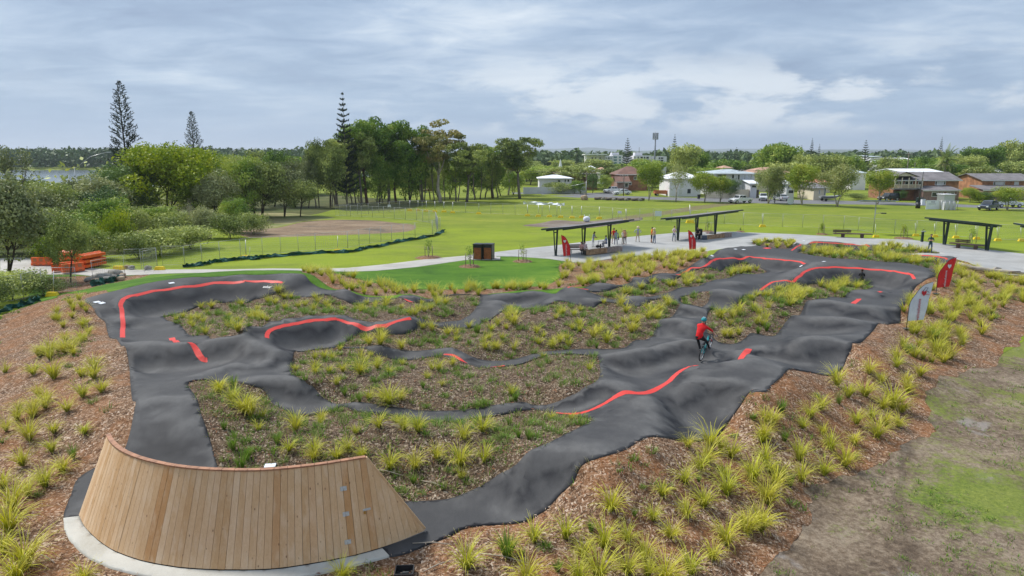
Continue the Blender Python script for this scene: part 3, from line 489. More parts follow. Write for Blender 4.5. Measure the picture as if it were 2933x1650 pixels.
def densify(poly, k=.011, closed=True):
 out = []; N = len(poly)
 for i in range(N if closed else N - 1):
  a, b = poly[i], poly[(i + 1) % N]
  L = math.hypot(b.x - a.x, b.y - a.y); d = max(.06, k * max(8,(a.y + b.y) / 2))
  n = max(1, int(L / d))
  for j in range(n): out.append((a.x + (b.x - a.x) * j / n, a.y + (b.y - a.y) * j / n))
 return out
polys = []
for name, poly, smooth in REGIONS:
 d_ = densify(cat(poly) if smooth else poly)
 if poly is MULCH_R or poly is MULCH_L or poly is MULCH_BEND:      # chips spill unevenly over the edge
  d_ = [(x + .34 * mnoise.noise(Vector((x * 1.1, y * 1.1,1))) + .16 * mnoise.noise(Vector((x * 4, y * 4,2))), y + .34 * mnoise.noise(Vector((x * 1.1, y * 1.1,5))) + .16 * mnoise.noise(Vector((x * 4, y * 4,6)))) for x, y in d_]
 polys.append((name, d_))
reds = [(name, densify(ribbon(p, RED_W.get(name, .13)),.009)) for name, p in RED.items()]
BX0, BX1, BY0, BY1 = -420,520,3.0,900.0
V2, E2 = [], []
def add_loop(pl):
 s = len(V2); V2.extend(pl); n = len(pl)
 E2.extend((s + i, s + (i + 1) % n) for i in range(n))
for _, pl in polys: add_loop(pl)
for _, pl in reds: add_loop(pl)
hashc = set()
for x, y in V2:
 d = .006 * max(y, 8)
 hashc.add((int(x * 40 / max(y, 8) * 4), int(math.log(max(y, 1)) * 160)))
pts = []
r = 3.2
while r < 900:
 s = .0078 if r < 98 else (.013 if r < 170 else .035)
 n = int(1.95 / s)
 xs = (np.arange(n + 1) / n - .5) * 2.0 * 1.02 * r * 1.05
 jit = nrng.uniform(-.25,.25,(n + 1,2)) * s * r
 for i in range(n + 1):
  x, y = xs[i] + jit[i, 0], r + jit[i, 1]
  if (int(x * 40 / max(y, 8) * 4), int(math.log(max(y, 1)) * 160)) in hashc: continue
  pts.append((x, y))
 r *= 1 + s
for x in np.linspace(BX0, BX1,30): pts.append((x, BY0 - 1)); pts.append((x, BY1 + 5))
V2 += pts
res = delaunay_2d_cdt([Vector(p) for p in V2], E2, [], 0,1e-6, False)
TV = np.array([(v.x, v.y) for v in res[0]]); TF = np.array([f[:] for f in res[2]], dtype=np.int64)
a_, b_, c_ = TV[TF[:, 0]], TV[TF[:, 1]], TV[TF[:, 2]]
area = .5 * ((b_[:, 0] - a_[:, 0]) * (c_[:, 1] - a_[:, 1]) - (b_[:, 1] - a_[:, 1]) * (c_[:, 0] - a_[:, 0]))
TF = TF[np.abs(area) > 1e-9]
CEN = TV[TF].mean(axis=1)
def inside(pl, Q):
 pl = np.asarray(pl); res_ = np.zeros(len(Q), bool)
 bb = (Q[:, 0] > pl[:, 0].min()) & (Q[:, 0] < pl[:, 0].max()) & (Q[:, 1] > pl[:, 1].min()) & (Q[:, 1] < pl[:, 1].max())
 idx = np.nonzero(bb)[0]; q = Q[idx]; c = np.zeros(len(idx), bool)
 n = len(pl)
 for i in range(n):
  x1, y1 = pl[i]; x2, y2 = pl[(i + 1) % n]
  if y1 == y2: continue
  cond = ((y1 > q[:, 1]) != (y2 > q[:, 1]))
  c ^= cond & (q[:, 0] < (x2 - x1) * (q[:, 1] - y1) / (y2 - y1) + x1)
 res_[idx] = c
 return res_
NAMES = ['field'] + sorted({n for n, _ in polys})
REG = np.zeros(len(TF), int)
for name, pl in polys: REG[inside(pl, CEN)] = NAMES.index(name)
REDF = {}
for name, pl in reds:
 m = inside(pl, CEN) & (REG == NAMES.index('track')); REDF[name] = np.nonzero(m)[0]
TZ = height(TV[:, 0], TV[:, 1])
_e = np.concatenate([TF[:, [0,1]], TF[:, [1,2]], TF[:, [2,0]]])
_wt = 1 / np.maximum(.04, np.sqrt(((TV[_e[:, 0]] - TV[_e[:, 1]]) ** 2).sum(1)))
for _ in range(2):            # rolled smooth
 _s = np.zeros(len(TV)); _c = np.zeros(len(TV))
 for i_, j_ in ((0,1),(1,0)):
  np.add.at(_s, _e[:, i_], TZ[_e[:, j_]] * _wt); np.add.at(_c, _e[:, i_], _wt)
 TZ = np.where(TV[:, 1] < 100,.5 * TZ + .5 * _s / np.maximum(_c, 1e-9), TZ)
V3 = np.column_stack([TV, TZ])
TERRAIN = BVHTree.FromPolygons([tuple(v) for v in V3], [tuple(f) for f in TF])
def ground(crop, x, y):
 d = ray(*uv(crop, x, y)); h = TERRAIN.ray_cast(Vector((0,0, CAM_H)), d)
 return h[0]
def drop(x, y):
 h = TERRAIN.ray_cast(Vector((x, y, 50)), Vector((0,0,-1)))
 return h[0].z if h[0] else 0.0
# ------------------------------------------------------------------ materials
MATS = {}
def new_mat(name):
 m = bpy.data.materials.new(name); m.use_nodes = True
 t = NT(m.node_tree); t.n.clear()
 out = t.node('ShaderNodeOutputMaterial'); b = t.node('ShaderNodeBsdfPrincipled')
 t.l.new(b.outputs[0], out.inputs[0])
 MATS[name] = m
 return m, t, b, out
def obj_pos(t): return t.node('ShaderNodeTexCoord').outputs['Object']
def world_pos(t): return t.node('ShaderNodeNewGeometry').outputs['Position']
def bump(t, b, h, strength=.4, dist=.02):
 n = t.node('ShaderNodeBump'); n.inputs['Strength'].default_value = strength; n.inputs['Distance'].default_value = dist
 t.put(n.inputs['Height'], h); t.l.new(n.outputs[0], b.inputs['Normal'])
def simple(name, col, rough=.6, metal=0.0, var=.12, scale=6.0, spec=.5, bmp=0.0):
 m, t, b, _ = new_mat(name)
 n = t.noise(obj_pos(t), scale, 5)
 lo = tuple(max(0, c * (1 - var)) for c in col); hi = tuple(min(1, c * (1 + var)) for c in col)
 t.put(b.inputs['Base Color'], t.ramp(n, [(.35, lo),(.65, hi)]))
 b.inputs['Roughness'].default_value = rough; b.inputs['Metallic'].default_value = metal
 b.inputs['Specular IOR Level'].default_value = spec
 if bmp: bump(t, b, n, bmp, .01)
 return m
def leafy(name, cols, scale=.5, trans=.35, rough=.55, obj_var=True):
 """foliage: colour varies over the plant and from plant to plant, light comes through"""
 m, t, b, out = new_mat(name)
 p = world_pos(t)
 n = t.noise(p, scale, 4,.6); n2 = t.noise(p, scale * 7,2,.6)
 f = t.math('ADD', t.math('MULTIPLY', n, .6), t.math('MULTIPLY', n2,.4))
 if obj_var:
  oi = t.node('ShaderNodeObjectInfo')
  f = t.math('ADD', f, t.math('MULTIPLY_ADD', oi.outputs['Random'], .16,-.08))
 k = len(cols) - 1
 c = t.ramp(f, [(.36 + .28 * i / k, cc) for i, cc in enumerate(cols)])
 t.put(b.inputs['Base Color'], c); b.inputs['Roughness'].default_value = rough
 b.inputs['Specular IOR Level'].default_value = .25
 tr = t.node('ShaderNodeBsdfTranslucent'); t.put(tr.inputs[0], t.mix(.5, c, t.vmath('MULTIPLY', c, (1.3,1.25,.5))))
 mx = t.node('ShaderNodeMixShader'); mx.inputs[0].default_value = trans
 t.l.new(b.outputs[0], mx.inputs[1]); t.l.new(tr.outputs[0], mx.inputs[2]); t.l.new(mx.outputs[0], out.inputs[0])
 return m

# asphalt: fine aggregate, dusty wear on the rolled crests and in drifting trails
m, t, b, _ = new_mat('asphalt'); p = world_pos(t)
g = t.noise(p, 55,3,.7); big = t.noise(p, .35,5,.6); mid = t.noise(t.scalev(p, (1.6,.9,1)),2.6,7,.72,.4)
wear = t.node('ShaderNodeAttribute', attribute_name='wear').outputs['Fac']
base = t.ramp(g, [(.3,(.006,.0065,.008)),(.5,(.011,.0115,.015)),(.72,(.030,.030,.036))])
base = t.mix(t.mapr(big, .35,.7), base, t.vmath('SCALE', base, scale=1.3))
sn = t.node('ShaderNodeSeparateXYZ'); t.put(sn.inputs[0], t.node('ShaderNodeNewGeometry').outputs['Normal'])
flatness = t.mapr(sn.outputs[2], .91,.998)          # slope shading put into the colour: flat parts pale and dusty, steep faces black
dust_and_shade = t.math('MULTIPLY', t.mapr(mid, .30,.72,.72,1), t.math('ADD', t.math('MULTIPLY', flatness, .36), t.math('MULTIPLY', wear, .55)))
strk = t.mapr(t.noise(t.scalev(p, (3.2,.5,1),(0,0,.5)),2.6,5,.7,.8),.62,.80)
dust_and_shade = t.math('ADD', dust_and_shade, t.math('MULTIPLY', strk, t.math('MULTIPLY_ADD', wear, .22,.05)))
t.put(b.inputs['Base Color'], t.mix(t.math('MULTIPLY', dust_and_shade, .8, clamp=True), base, (.155,.152,.150)))
t.put(b.inputs['Roughness'], t.math('MULTIPLY_ADD', dust_and_shade, .15,.72)); b.inputs['Specular IOR Level'].default_value = .3
bump(t, b, t.math('ADD', g, t.math('MULTIPLY', mid, .6)),.35,.012)

m, t, b, _ = new_mat('red_paint'); p = world_pos(t)
g = t.noise(p, 50,3,.7); mid = t.noise(p, 2.0,5,.6)
c = t.ramp(g, [(.3,(.50,.020,.014)),(.6,(.66,.042,.030)),(.8,(.70,.09,.07))])
sc_ = t.mapr(t.noise(t.scalev(p, (1.2,5,1),(0,0,.4)),4.0,7,.75),.56,.70,0,.55); c = t.mix(sc_, c, (.20,.06,.05))
t.put(b.inputs['Base Color'], t.mix(t.mapr(mid, .55,.8,0,.3), c, (.40,.07,.055))); b.inputs['Roughness'].default_value = .6
bump(t, b, g, .25,.01)

def mulch_mat(name, cols, red, tint=.5):
 m, t, b, _ = new_mat(name); p = world_pos(t)
 wrp = t.vmath('ADD', p, t.vmath('SCALE', t.noise(p, 3.0,2,.5, out=1), scale=.25))
 v1 = t.voro(t.scalev(wrp, (26,9,14),(0,0,.6)),1.0, 'Color'); v2 = t.voro(t.scalev(wrp, (8,24,14),(0,0,.2)),1.0, 'Color')
 s1 = t.node('ShaderNodeSeparateColor'); t.put(s1.inputs[0], v1); s2 = t.node('ShaderNodeSeparateColor'); t.put(s2.inputs[0], v2)
 sel = t.mapr(t.noise(p, 9,2),.45,.55)
 f = t.mix(sel, s1.outputs[0], s2.outputs[0])
 big = t.noise(p, .55,6,.62,.5); b2 = t.noise(p, 2.3,4,.6)
 c = t.ramp(f, [(.0, cols[0]),(.35, cols[1]),(.62, cols[2]),(.84, cols[3]),(.97, cols[4])])
 c = t.mix(t.mapr(big, .42,.66,0, tint), c, red)
 c = t.mix(t.mapr(b2,.52,.72,0,.5), c, cols[0])
 t.put(b.inputs['Base Color'], c); b.inputs['Roughness'].default_value = .9; b.inputs['Specular IOR Level'].default_value = .15
 hgt = t.math('ADD', f, t.math('MULTIPLY', b2,1.2))
 bump(t, b, hgt, .9,.05)
 return m
mulch_mat('mulch', [(.055,.030,.018),(.165,.092,.052),(.26,.160,.098),(.38,.265,.18),(.54,.43,.34)], (.30,.125,.045),.55)
mulch_mat('mulch_island', [(.030,.020,.013),(.090,.058,.038),(.150,.105,.070),(.25,.19,.135),(.42,.35,.27)], (.10,.06,.03),.4)
simple('chip_light', (.44,.34,.26),.85, var=.3, scale=.8, spec=.1)
simple('chip_red', (.27,.11,.055),.85, var=.4, scale=.8, spec=.1)
simple('chip_dark', (.09,.05,.033),.9, var=.35, scale=.8, spec=.1)

def grass_ground(name, stops, patch, patch_lo=.55, patch_hi=.75, patch_max=.6, bm=.6, sc=(1,1), band=False):
 m, t, b, _ = new_mat(name); p = world_pos(t)
 big = t.noise(t.scalev(p, (1,2.4,1)),.06 * sc[0], 6,.6,.5); mid = t.noise(t.scalev(p, (1,2.0,1)),.5 * sc[1], 6,.68); fi = t.noise(p, 9,6,.85)
 f = t.math('ADD', t.math('ADD', t.math('MULTIPLY', big, .40), t.math('MULTIPLY', mid, .30)), t.math('MULTIPLY', fi, .30))
 c = t.ramp(f, stops)
 c = t.mix(t.mapr(t.noise(t.scalev(p, (1,1.6,1)),.11,7,.68,.8), patch_lo, patch_hi, 0, patch_max), c, patch)
 if band:      # the newly laid turf round the plaza and path is a brighter lime than the old oval
  sp = t.node('ShaderNodeSeparateXYZ'); t.put(sp.inputs[0], p); yy = t.math('ADD', sp.outputs[1], t.math('MULTIPLY_ADD', mid, 26,-13))
  c = t.mix(t.math('MULTIPLY', t.mapr(yy, 108,92), t.mapr(big, .40,.60,.1,.6)), c, t.ramp(fi, [(.35,(.12,.20,.006)),(.55,(.24,.31,.012)),(.7,(.36,.38,.03))]))
 t.put(b.inputs['Base Color'], c); b.inputs['Roughness'].default_value = .85; b.inputs['Specular IOR Level'].default_value = .15
 bump(t, b, t.math('ADD', fi, t.math('MULTIPLY', mid, .7)), bm, .06)
 return m
grass_ground('field_grass', [(.36,(.095,.140,.014)),(.47,(.150,.195,.020)),(.55,(.205,.240,.026)),(.66,(.29,.30,.050))], (.30,.27,.10),.54,.8,.6, band=True)
grass_ground('lawn_grass', [(.38,(.032,.088,.008)),(.46,(.058,.140,.010)),(.54,(.090,.180,.014)),(.64,(.16,.24,.025))], (.13,.24,.02),.58,.8,.5)
grass_ground('dry_grass', [(.36,(.14,.15,.05)),(.47,(.22,.21,.09)),(.56,(.32,.27,.15)),(.66,(.42,.36,.22))], (.12,.17,.04),.45,.65,.7)
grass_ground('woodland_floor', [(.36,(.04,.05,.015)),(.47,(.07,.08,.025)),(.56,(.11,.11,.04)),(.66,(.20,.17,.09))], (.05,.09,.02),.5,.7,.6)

# bare dirt with patches of grass, puddle film and wheel marks
m, t, b, _ = new_mat('dirt_grass'); p = world_pos(t)
n1 = t.noise(p, .42,8,.70,.4); n2 = t.noise(p, 1.7,8,.78); n3 = t.noise(p, 22,4,.75); n0 = t.noise(t.scalev(p, (1,1,1), loc=(13,5,0)),.13,4,.6)
n4_ = t.noise(p, 6,6,.85)
soil = t.ramp(t.math('ADD', t.math('MULTIPLY', n1,.40), t.math('MULTIPLY', n4_, .60)), [(.38,(.085,.060,.042)),(.47,(.18,.132,.092)),(.55,(.30,.235,.17)),(.66,(.42,.35,.27))])
sp = t.node('ShaderNodeSeparateXYZ'); t.put(sp.inputs[0], p)
right = t.mapr(t.math('ADD', sp.outputs[0], t.math('MULTIPLY', n1,8)),15,25)
n4 = t.noise(p, 7,6,.85)
gm = t.math('ADD', t.math('MULTIPLY', t.math('ADD', t.math('MULTIPLY', n2,.55), t.math('MULTIPLY', n4,.45)),.42), t.math('ADD', t.math('MULTIPLY', n0,.52), t.math('MULTIPLY', right, .055)))
gcol = t.ramp(t.math('ADD', t.math('MULTIPLY', n4,.7), t.math('MULTIPLY', n1,.3)), [(.38,(.050,.10,.012)),(.48,(.12,.19,.020)),(.60,(.27,.33,.05))])
gcol = t.mix(t.math('MULTIPLY', right, .7), gcol, t.ramp(n3, [(.35,(.14,.17,.03)),(.6,(.29,.30,.07))]))
gmask = t.mapr(gm, .495,.57,0,.9)
ruts = t.mapr(t.math('ABSOLUTE', t.math('SUBTRACT', t.math('FRACT', t.math('MULTIPLY', t.math('ADD', t.math('MULTIPLY', sp.outputs[0], .52), t.math('ADD', t.math('MULTIPLY', sp.outputs[1], -.30), t.math('MULTIPLY', n0,2.2))),.30)),.5)),.0,.07,1,0)
soil = t.mix(t.math('MULTIPLY', ruts, .40), soil, (.07,.048,.032))
wet = t.mapr(t.noise(t.scalev(p, (1,1,1), loc=(3,9,0)),.5,5,.6),.62,.70)
soil = t.mix(t.math('MULTIPLY', wet, .6), soil, (.36,.33,.31))
t.put(b.inputs['Base Color'], t.mix(gmask, soil, gcol)); b.inputs['Roughness'].default_value = .9; b.inputs['Specular IOR Level'].default_value = .2
bump(t, b, t.math('ADD', t.math('MULTIPLY', n3,1.4), t.math('ADD', t.math('MULTIPLY', n2,1.8), t.math('MULTIPLY', ruts, -1.2))),.8,.06)

m, t, b, _ = new_mat('basin_soil'); p = world_pos(t)
n1 = t.noise(t.scalev(p, (1,2.5,1)),.15,6,.6,.5); n3 = t.noise(t.scalev(p, (1,1.5,1)),1.6,6,.75); sp = t.node('ShaderNodeSeparateXYZ'); t.put(sp.inputs[0], p)
c = t.ramp(t.math('ADD', t.math('MULTIPLY', n1,.5), t.math('MULTIPLY', n3,.5)), [(.38,(.12,.075,.042)),(.5,(.20,.135,.082)),(.62,(.28,.205,.135))])
c = t.mix(t.mapr(t.math('ADD', n3, t.math('MULTIPLY', t.mapr(sp.outputs[1], 68,60),.18)),.58,.68,0,.7), c, (.13,.17,.035))
c = t.mix(t.mapr(t.noise(t.scalev(p, (1,2.2,1), loc=(4,0,0)),.09,5,.65),.57,.66,0,.75), c, (.055,.045,.04))
t.put(b.inputs['Base Color'], c); b.inputs['Roughness'].default_value = .95; bump(t, b, n3,.6,.05)
m, t, b, _ = new_mat('gravel'); p = world_pos(t)
n1 = t.noise(t.scalev(p, (1,2.5,1)),.2,6,.6,.5); n3 = t.noise(p, 5,5,.75)
c = t.ramp(t.math('ADD', t.math('MULTIPLY', n1,.6), t.math('MULTIPLY', n3,.4)), [(.38,(.10,.072,.05)),(.5,(.17,.13,.10)),(.60,(.23,.21,.19)),(.7,(.26,.25,.24))])
t.put(b.inputs['Base Color'], c); b.inputs['Roughness'].default_value = .95; bump(t, b, n3,.8,.05)
m, t, b, _ = new_mat('trackway_soil'); p = world_pos(t)
n3 = t.noise(t.scalev(p, (1,2.5,1)),.9,6,.75)
c = t.ramp(n3, [(.36,(.10,.06,.035)),(.5,(.16,.12,.055)),(.58,(.15,.19,.03)),(.68,(.19,.26,.035))])
t.put(b.inputs['Base Color'], c); b.inputs['Roughness'].default_value = .95; bump(t, b, n3,.5,.05)
def concrete(name, col, dirt, joint=None, rough=.75):
 m, t, b, _ = new_mat(name); p = world_pos(t)
 n1 = t.noise(p, .5,6,.62,.4); n3 = t.noise(p, 30,4,.7)
 f = t.math('ADD', t.math('MULTIPLY', n1,.75), t.math('MULTIPLY', n3,.25))
 lo = tuple(c * .86 for c in col)
 c = t.ramp(f, [(.36, dirt),(.47, lo),(.60, col)])
 t.put(b.inputs['Base Color'], c); b.inputs['Roughness'].default_value = rough; bump(t, b, n3,.15,.01)
 return m
concrete('plaza_concrete', (.37,.368,.36),(.28,.277,.27))
concrete('path_concrete', (.42,.40,.37),(.30,.28,.25))
concrete('strip_concrete', (.50,.485,.44),(.36,.34,.29))
concrete('road_asphalt', (.165,.165,.175),(.11,.11,.115), rough=.8)
MULCHREG = None

# ------------------------------------------------------------------ build the ground sheets
def mesh_obj(name, verts, faces, mat=None, smooth=False, parent=None, kind=None):
 me = bpy.data.meshes.new(name)
 me.from_pydata([tuple(v) for v in verts], [], [tuple(f) for f in faces])
 if mat is not None: me.materials.append(MATS[mat] if isinstance(mat, str) else mat)
 if smooth: me.polygons.foreach_set('use_smooth', [True] * len(me.polygons))
 o = bpy.data.objects.new(name, me); COL.objects.link(o)
 if parent is not None: o.parent = parent
 if kind: o['kind'] = kind
 return o
def np_mesh(name, verts, faces, mat, smooth=True, attrs=None, kind='structure'):
 me = bpy.data.meshes.new(name); nv, nf, k = len(verts), len(faces), faces.shape[1]
 me.vertices.add(nv); me.vertices.foreach_set('co', np.ascontiguousarray(verts, dtype=np.float32).ravel())
 me.loops.add(nf * k); me.loops.foreach_set('vertex_index', np.ascontiguousarray(faces, dtype=np.int32).ravel())
 me.polygons.add(nf); me.polygons.foreach_set('loop_start', np.arange(0, nf * k, k, dtype=np.int32))
 me.polygons.foreach_set('loop_total', np.full(nf, k, dtype=np.int32))
 me.polygons.foreach_set('use_smooth', np.full(nf, smooth))
 me.update(calc_edges=True)
 for an, av in (attrs or {}).items():
  a = me.attributes.new(an, 'FLOAT', 'POINT'); a.data.foreach_set('value', av.astype(np.float32))
 me.materials.append(MATS[mat] if isinstance(mat, str) else mat)
 o = bpy.data.objects.new(name, me); COL.objects.link(o)
 if kind: o['kind'] = kind
 return o

# convexity of the surface (crests positive) for dusty wear
_e = np.concatenate([TF[:, [0,1]], TF[:, [1,2]], TF[:, [2,0]]])
_s = np.zeros(len(TV)); _c = np.zeros(len(TV)); _d = np.zeros(len(TV))
for a_i, b_i in ((0,1),(1,0)):
 np.add.at(_s, _e[:, a_i], TZ[_e[:, b_i]] - TZ[_e[:, a_i]]); np.add.at(_c, _e[:, a_i], 1)
 np.add.at(_d, _e[:, a_i], ((TV[_e[:, b_i]] - TV[_e[:, a_i]]) ** 2).sum(1))
lap = 4 * _s / np.maximum(_d, 1e-6)
for _ in range(2):
 _t = np.zeros(len(TV)); _c2 = np.zeros(len(TV))
 for a_i, b_i in ((0,1),(1,0)):
  np.add.at(_t, _e[:, a_i], lap[_e[:, b_i]]); np.add.at(_c2, _e[:, a_i], 1)
 lap = .4 * lap + .6 * _t / np.maximum(_c2,1)
WEAR = np.clip(np.where(lap < 0,-lap * 2.2, lap * .9),0,1)

# vertex normals of the whole sheet
FN = np.cross(V3[TF[:, 1]] - V3[TF[:, 0]], V3[TF[:, 2]] - V3[TF[:, 0]])
FN[FN[:, 2] < 0] *= -1
VN = np.zeros_like(V3)
for k in range(3): np.add.at(VN, TF[:, k], FN)
VN /= np.maximum(np.linalg.norm(VN, axis=1),1e-12)[:, None]

def sheet(name, fidx, mat, dz=0.0, normal_off=0.0, skirt=0.0, attrs=False, relief=0.0, kind='structure'):
 F = TF[fidx]
 if not len(F): return None
 used, inv = np.unique(F.ravel(), return_inverse=True); F2 = inv.reshape(F.shape)
 a, b, c = V3[used][F2[:, 0]], V3[used][F2[:, 1]], V3[used][F2[:, 2]]
 flip = ((b[:, 0] - a[:, 0]) * (c[:, 1] - a[:, 1]) - (b[:, 1] - a[:, 1]) * (c[:, 0] - a[:, 0])) < 0
 F2[flip] = F2[flip][:, ::-1]
 Vv = V3[used].copy(); Vv[:, 2] += dz; Vv += VN[used] * normal_off
 ed = {}
 for tri in (F2.tolist()):
  for i in range(3):
   e = (tri[i], tri[(i + 1) % 3]); k = (min(e), max(e))
   ed[k] = None if k in ed else e
 bnd = [e for e in ed.values() if e]
 if relief:
  bset = np.zeros(len(Vv), bool); bset[list({i for e in bnd for i in e})] = True
  for i in np.nonzero(~bset & (Vv[:, 1] < 75))[0]:
   q = Vector((Vv[i, 0] * 1.7, Vv[i, 1] * 1.7,0))
   Vv[i, 2] += relief * (mnoise.noise(q) + .6 * mnoise.noise(q * 2.7))
 faces = F2
 wv = WEAR[used]
 if skirt:
  bi = sorted({i for e in bnd for i in e}); mp = {v: len(Vv) + k for k, v in enumerate(bi)}
  low = Vv[bi].copy(); low[:, 2] -= skirt
  Vv = np.vstack([Vv, low]); wv = np.append(wv, wv[bi] * 0)
  sk = []
  for x, y in bnd: sk += [(y, x, mp[x]),(y, mp[x], mp[y])]
  faces = np.vstack([F2, np.array(sk)])
 o = np_mesh(name, Vv, faces, mat, True, {'wear': wv} if attrs else None, kind)
 return o
RS = {n: np.nonzero(REG == i)[0] for i, n in enumerate(NAMES)}
redall = np.concatenate(list(REDF.values()))
sheet('grass_field', RS['field'], 'field_grass', -.03)
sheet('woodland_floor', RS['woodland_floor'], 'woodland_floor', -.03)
sheet('dry_grass_bank', RS['dry_grass'], 'dry_grass', -.03)
sheet('drainage_basin', RS['basin'], 'basin_soil', -.04)
sheet('gravel_patch', RS['gravel_patch'], 'gravel', -.02, skirt=.05)
sheet('vehicle_trackway', RS['trackway'], 'trackway_soil', -.03)
sheet('road', RS['road'], 'road_asphalt', -.05)
sheet('bare_dirt_ground', RS['dirt'], 'dirt_grass', -.04, relief=.05)
sheet('lawn', RS['lawn'], 'lawn_grass', -.02, skirt=.08)
sheet('mulch_bed', RS['mulch'], 'mulch', -.035, relief=.05)
sheet('mulch_bed', RS['mulch_island'], 'mulch_island', -.035, relief=.05)
sheet('footpath', RS['path'], 'path_concrete', .0, skirt=.15)
sheet('plaza', RS['plaza'], 'plaza_concrete', .0, skirt=.15)
sheet('wall_strip', RS['wall_strip'], 'strip_concrete', .02, skirt=.15)
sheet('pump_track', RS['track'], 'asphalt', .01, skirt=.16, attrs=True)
for name, fi in REDF.items():
 sheet('painted_stripe', fi, 'red_paint', .01, normal_off=.006)
# ------------------------------------------------------------------ builders
def tag(o, label=None, cat=None, group=None, kind=None):
 if label: o['label'] = label
 if cat: o['category'] = cat
 if group: o['group'] = group
 if kind: o['kind'] = kind
 return o
def empty(name, loc, rz=0.0, label=None, cat=None, group=None):
 o = bpy.data.objects.new(name, None); COL.objects.link(o)
 o.location = loc; o.rotation_euler = (0,0, rz); o.empty_display_size = .3
 return tag(o, label, cat, group)
KIDS = {}
def kids(o):
 return [c for c in bpy.data.objects if c.parent == o]
def copy_tree(o, loc=None, rz=None, label=None, group=None, parent=None, scale=None):
 c = o.copy(); COL.objects.link(c)
 if parent is not None: c.parent = parent
 for ch in o.children: copy_tree(ch, parent=c)
 if loc is not None: c.location = loc
 if rz is not None: c.rotation_euler = (0,0, rz)
 if label: c['label'] = label
 if group: c['group'] = group
 if scale is not None: c.scale = (scale,) * 3 if not hasattr(scale, '__len__') else scale
 return c
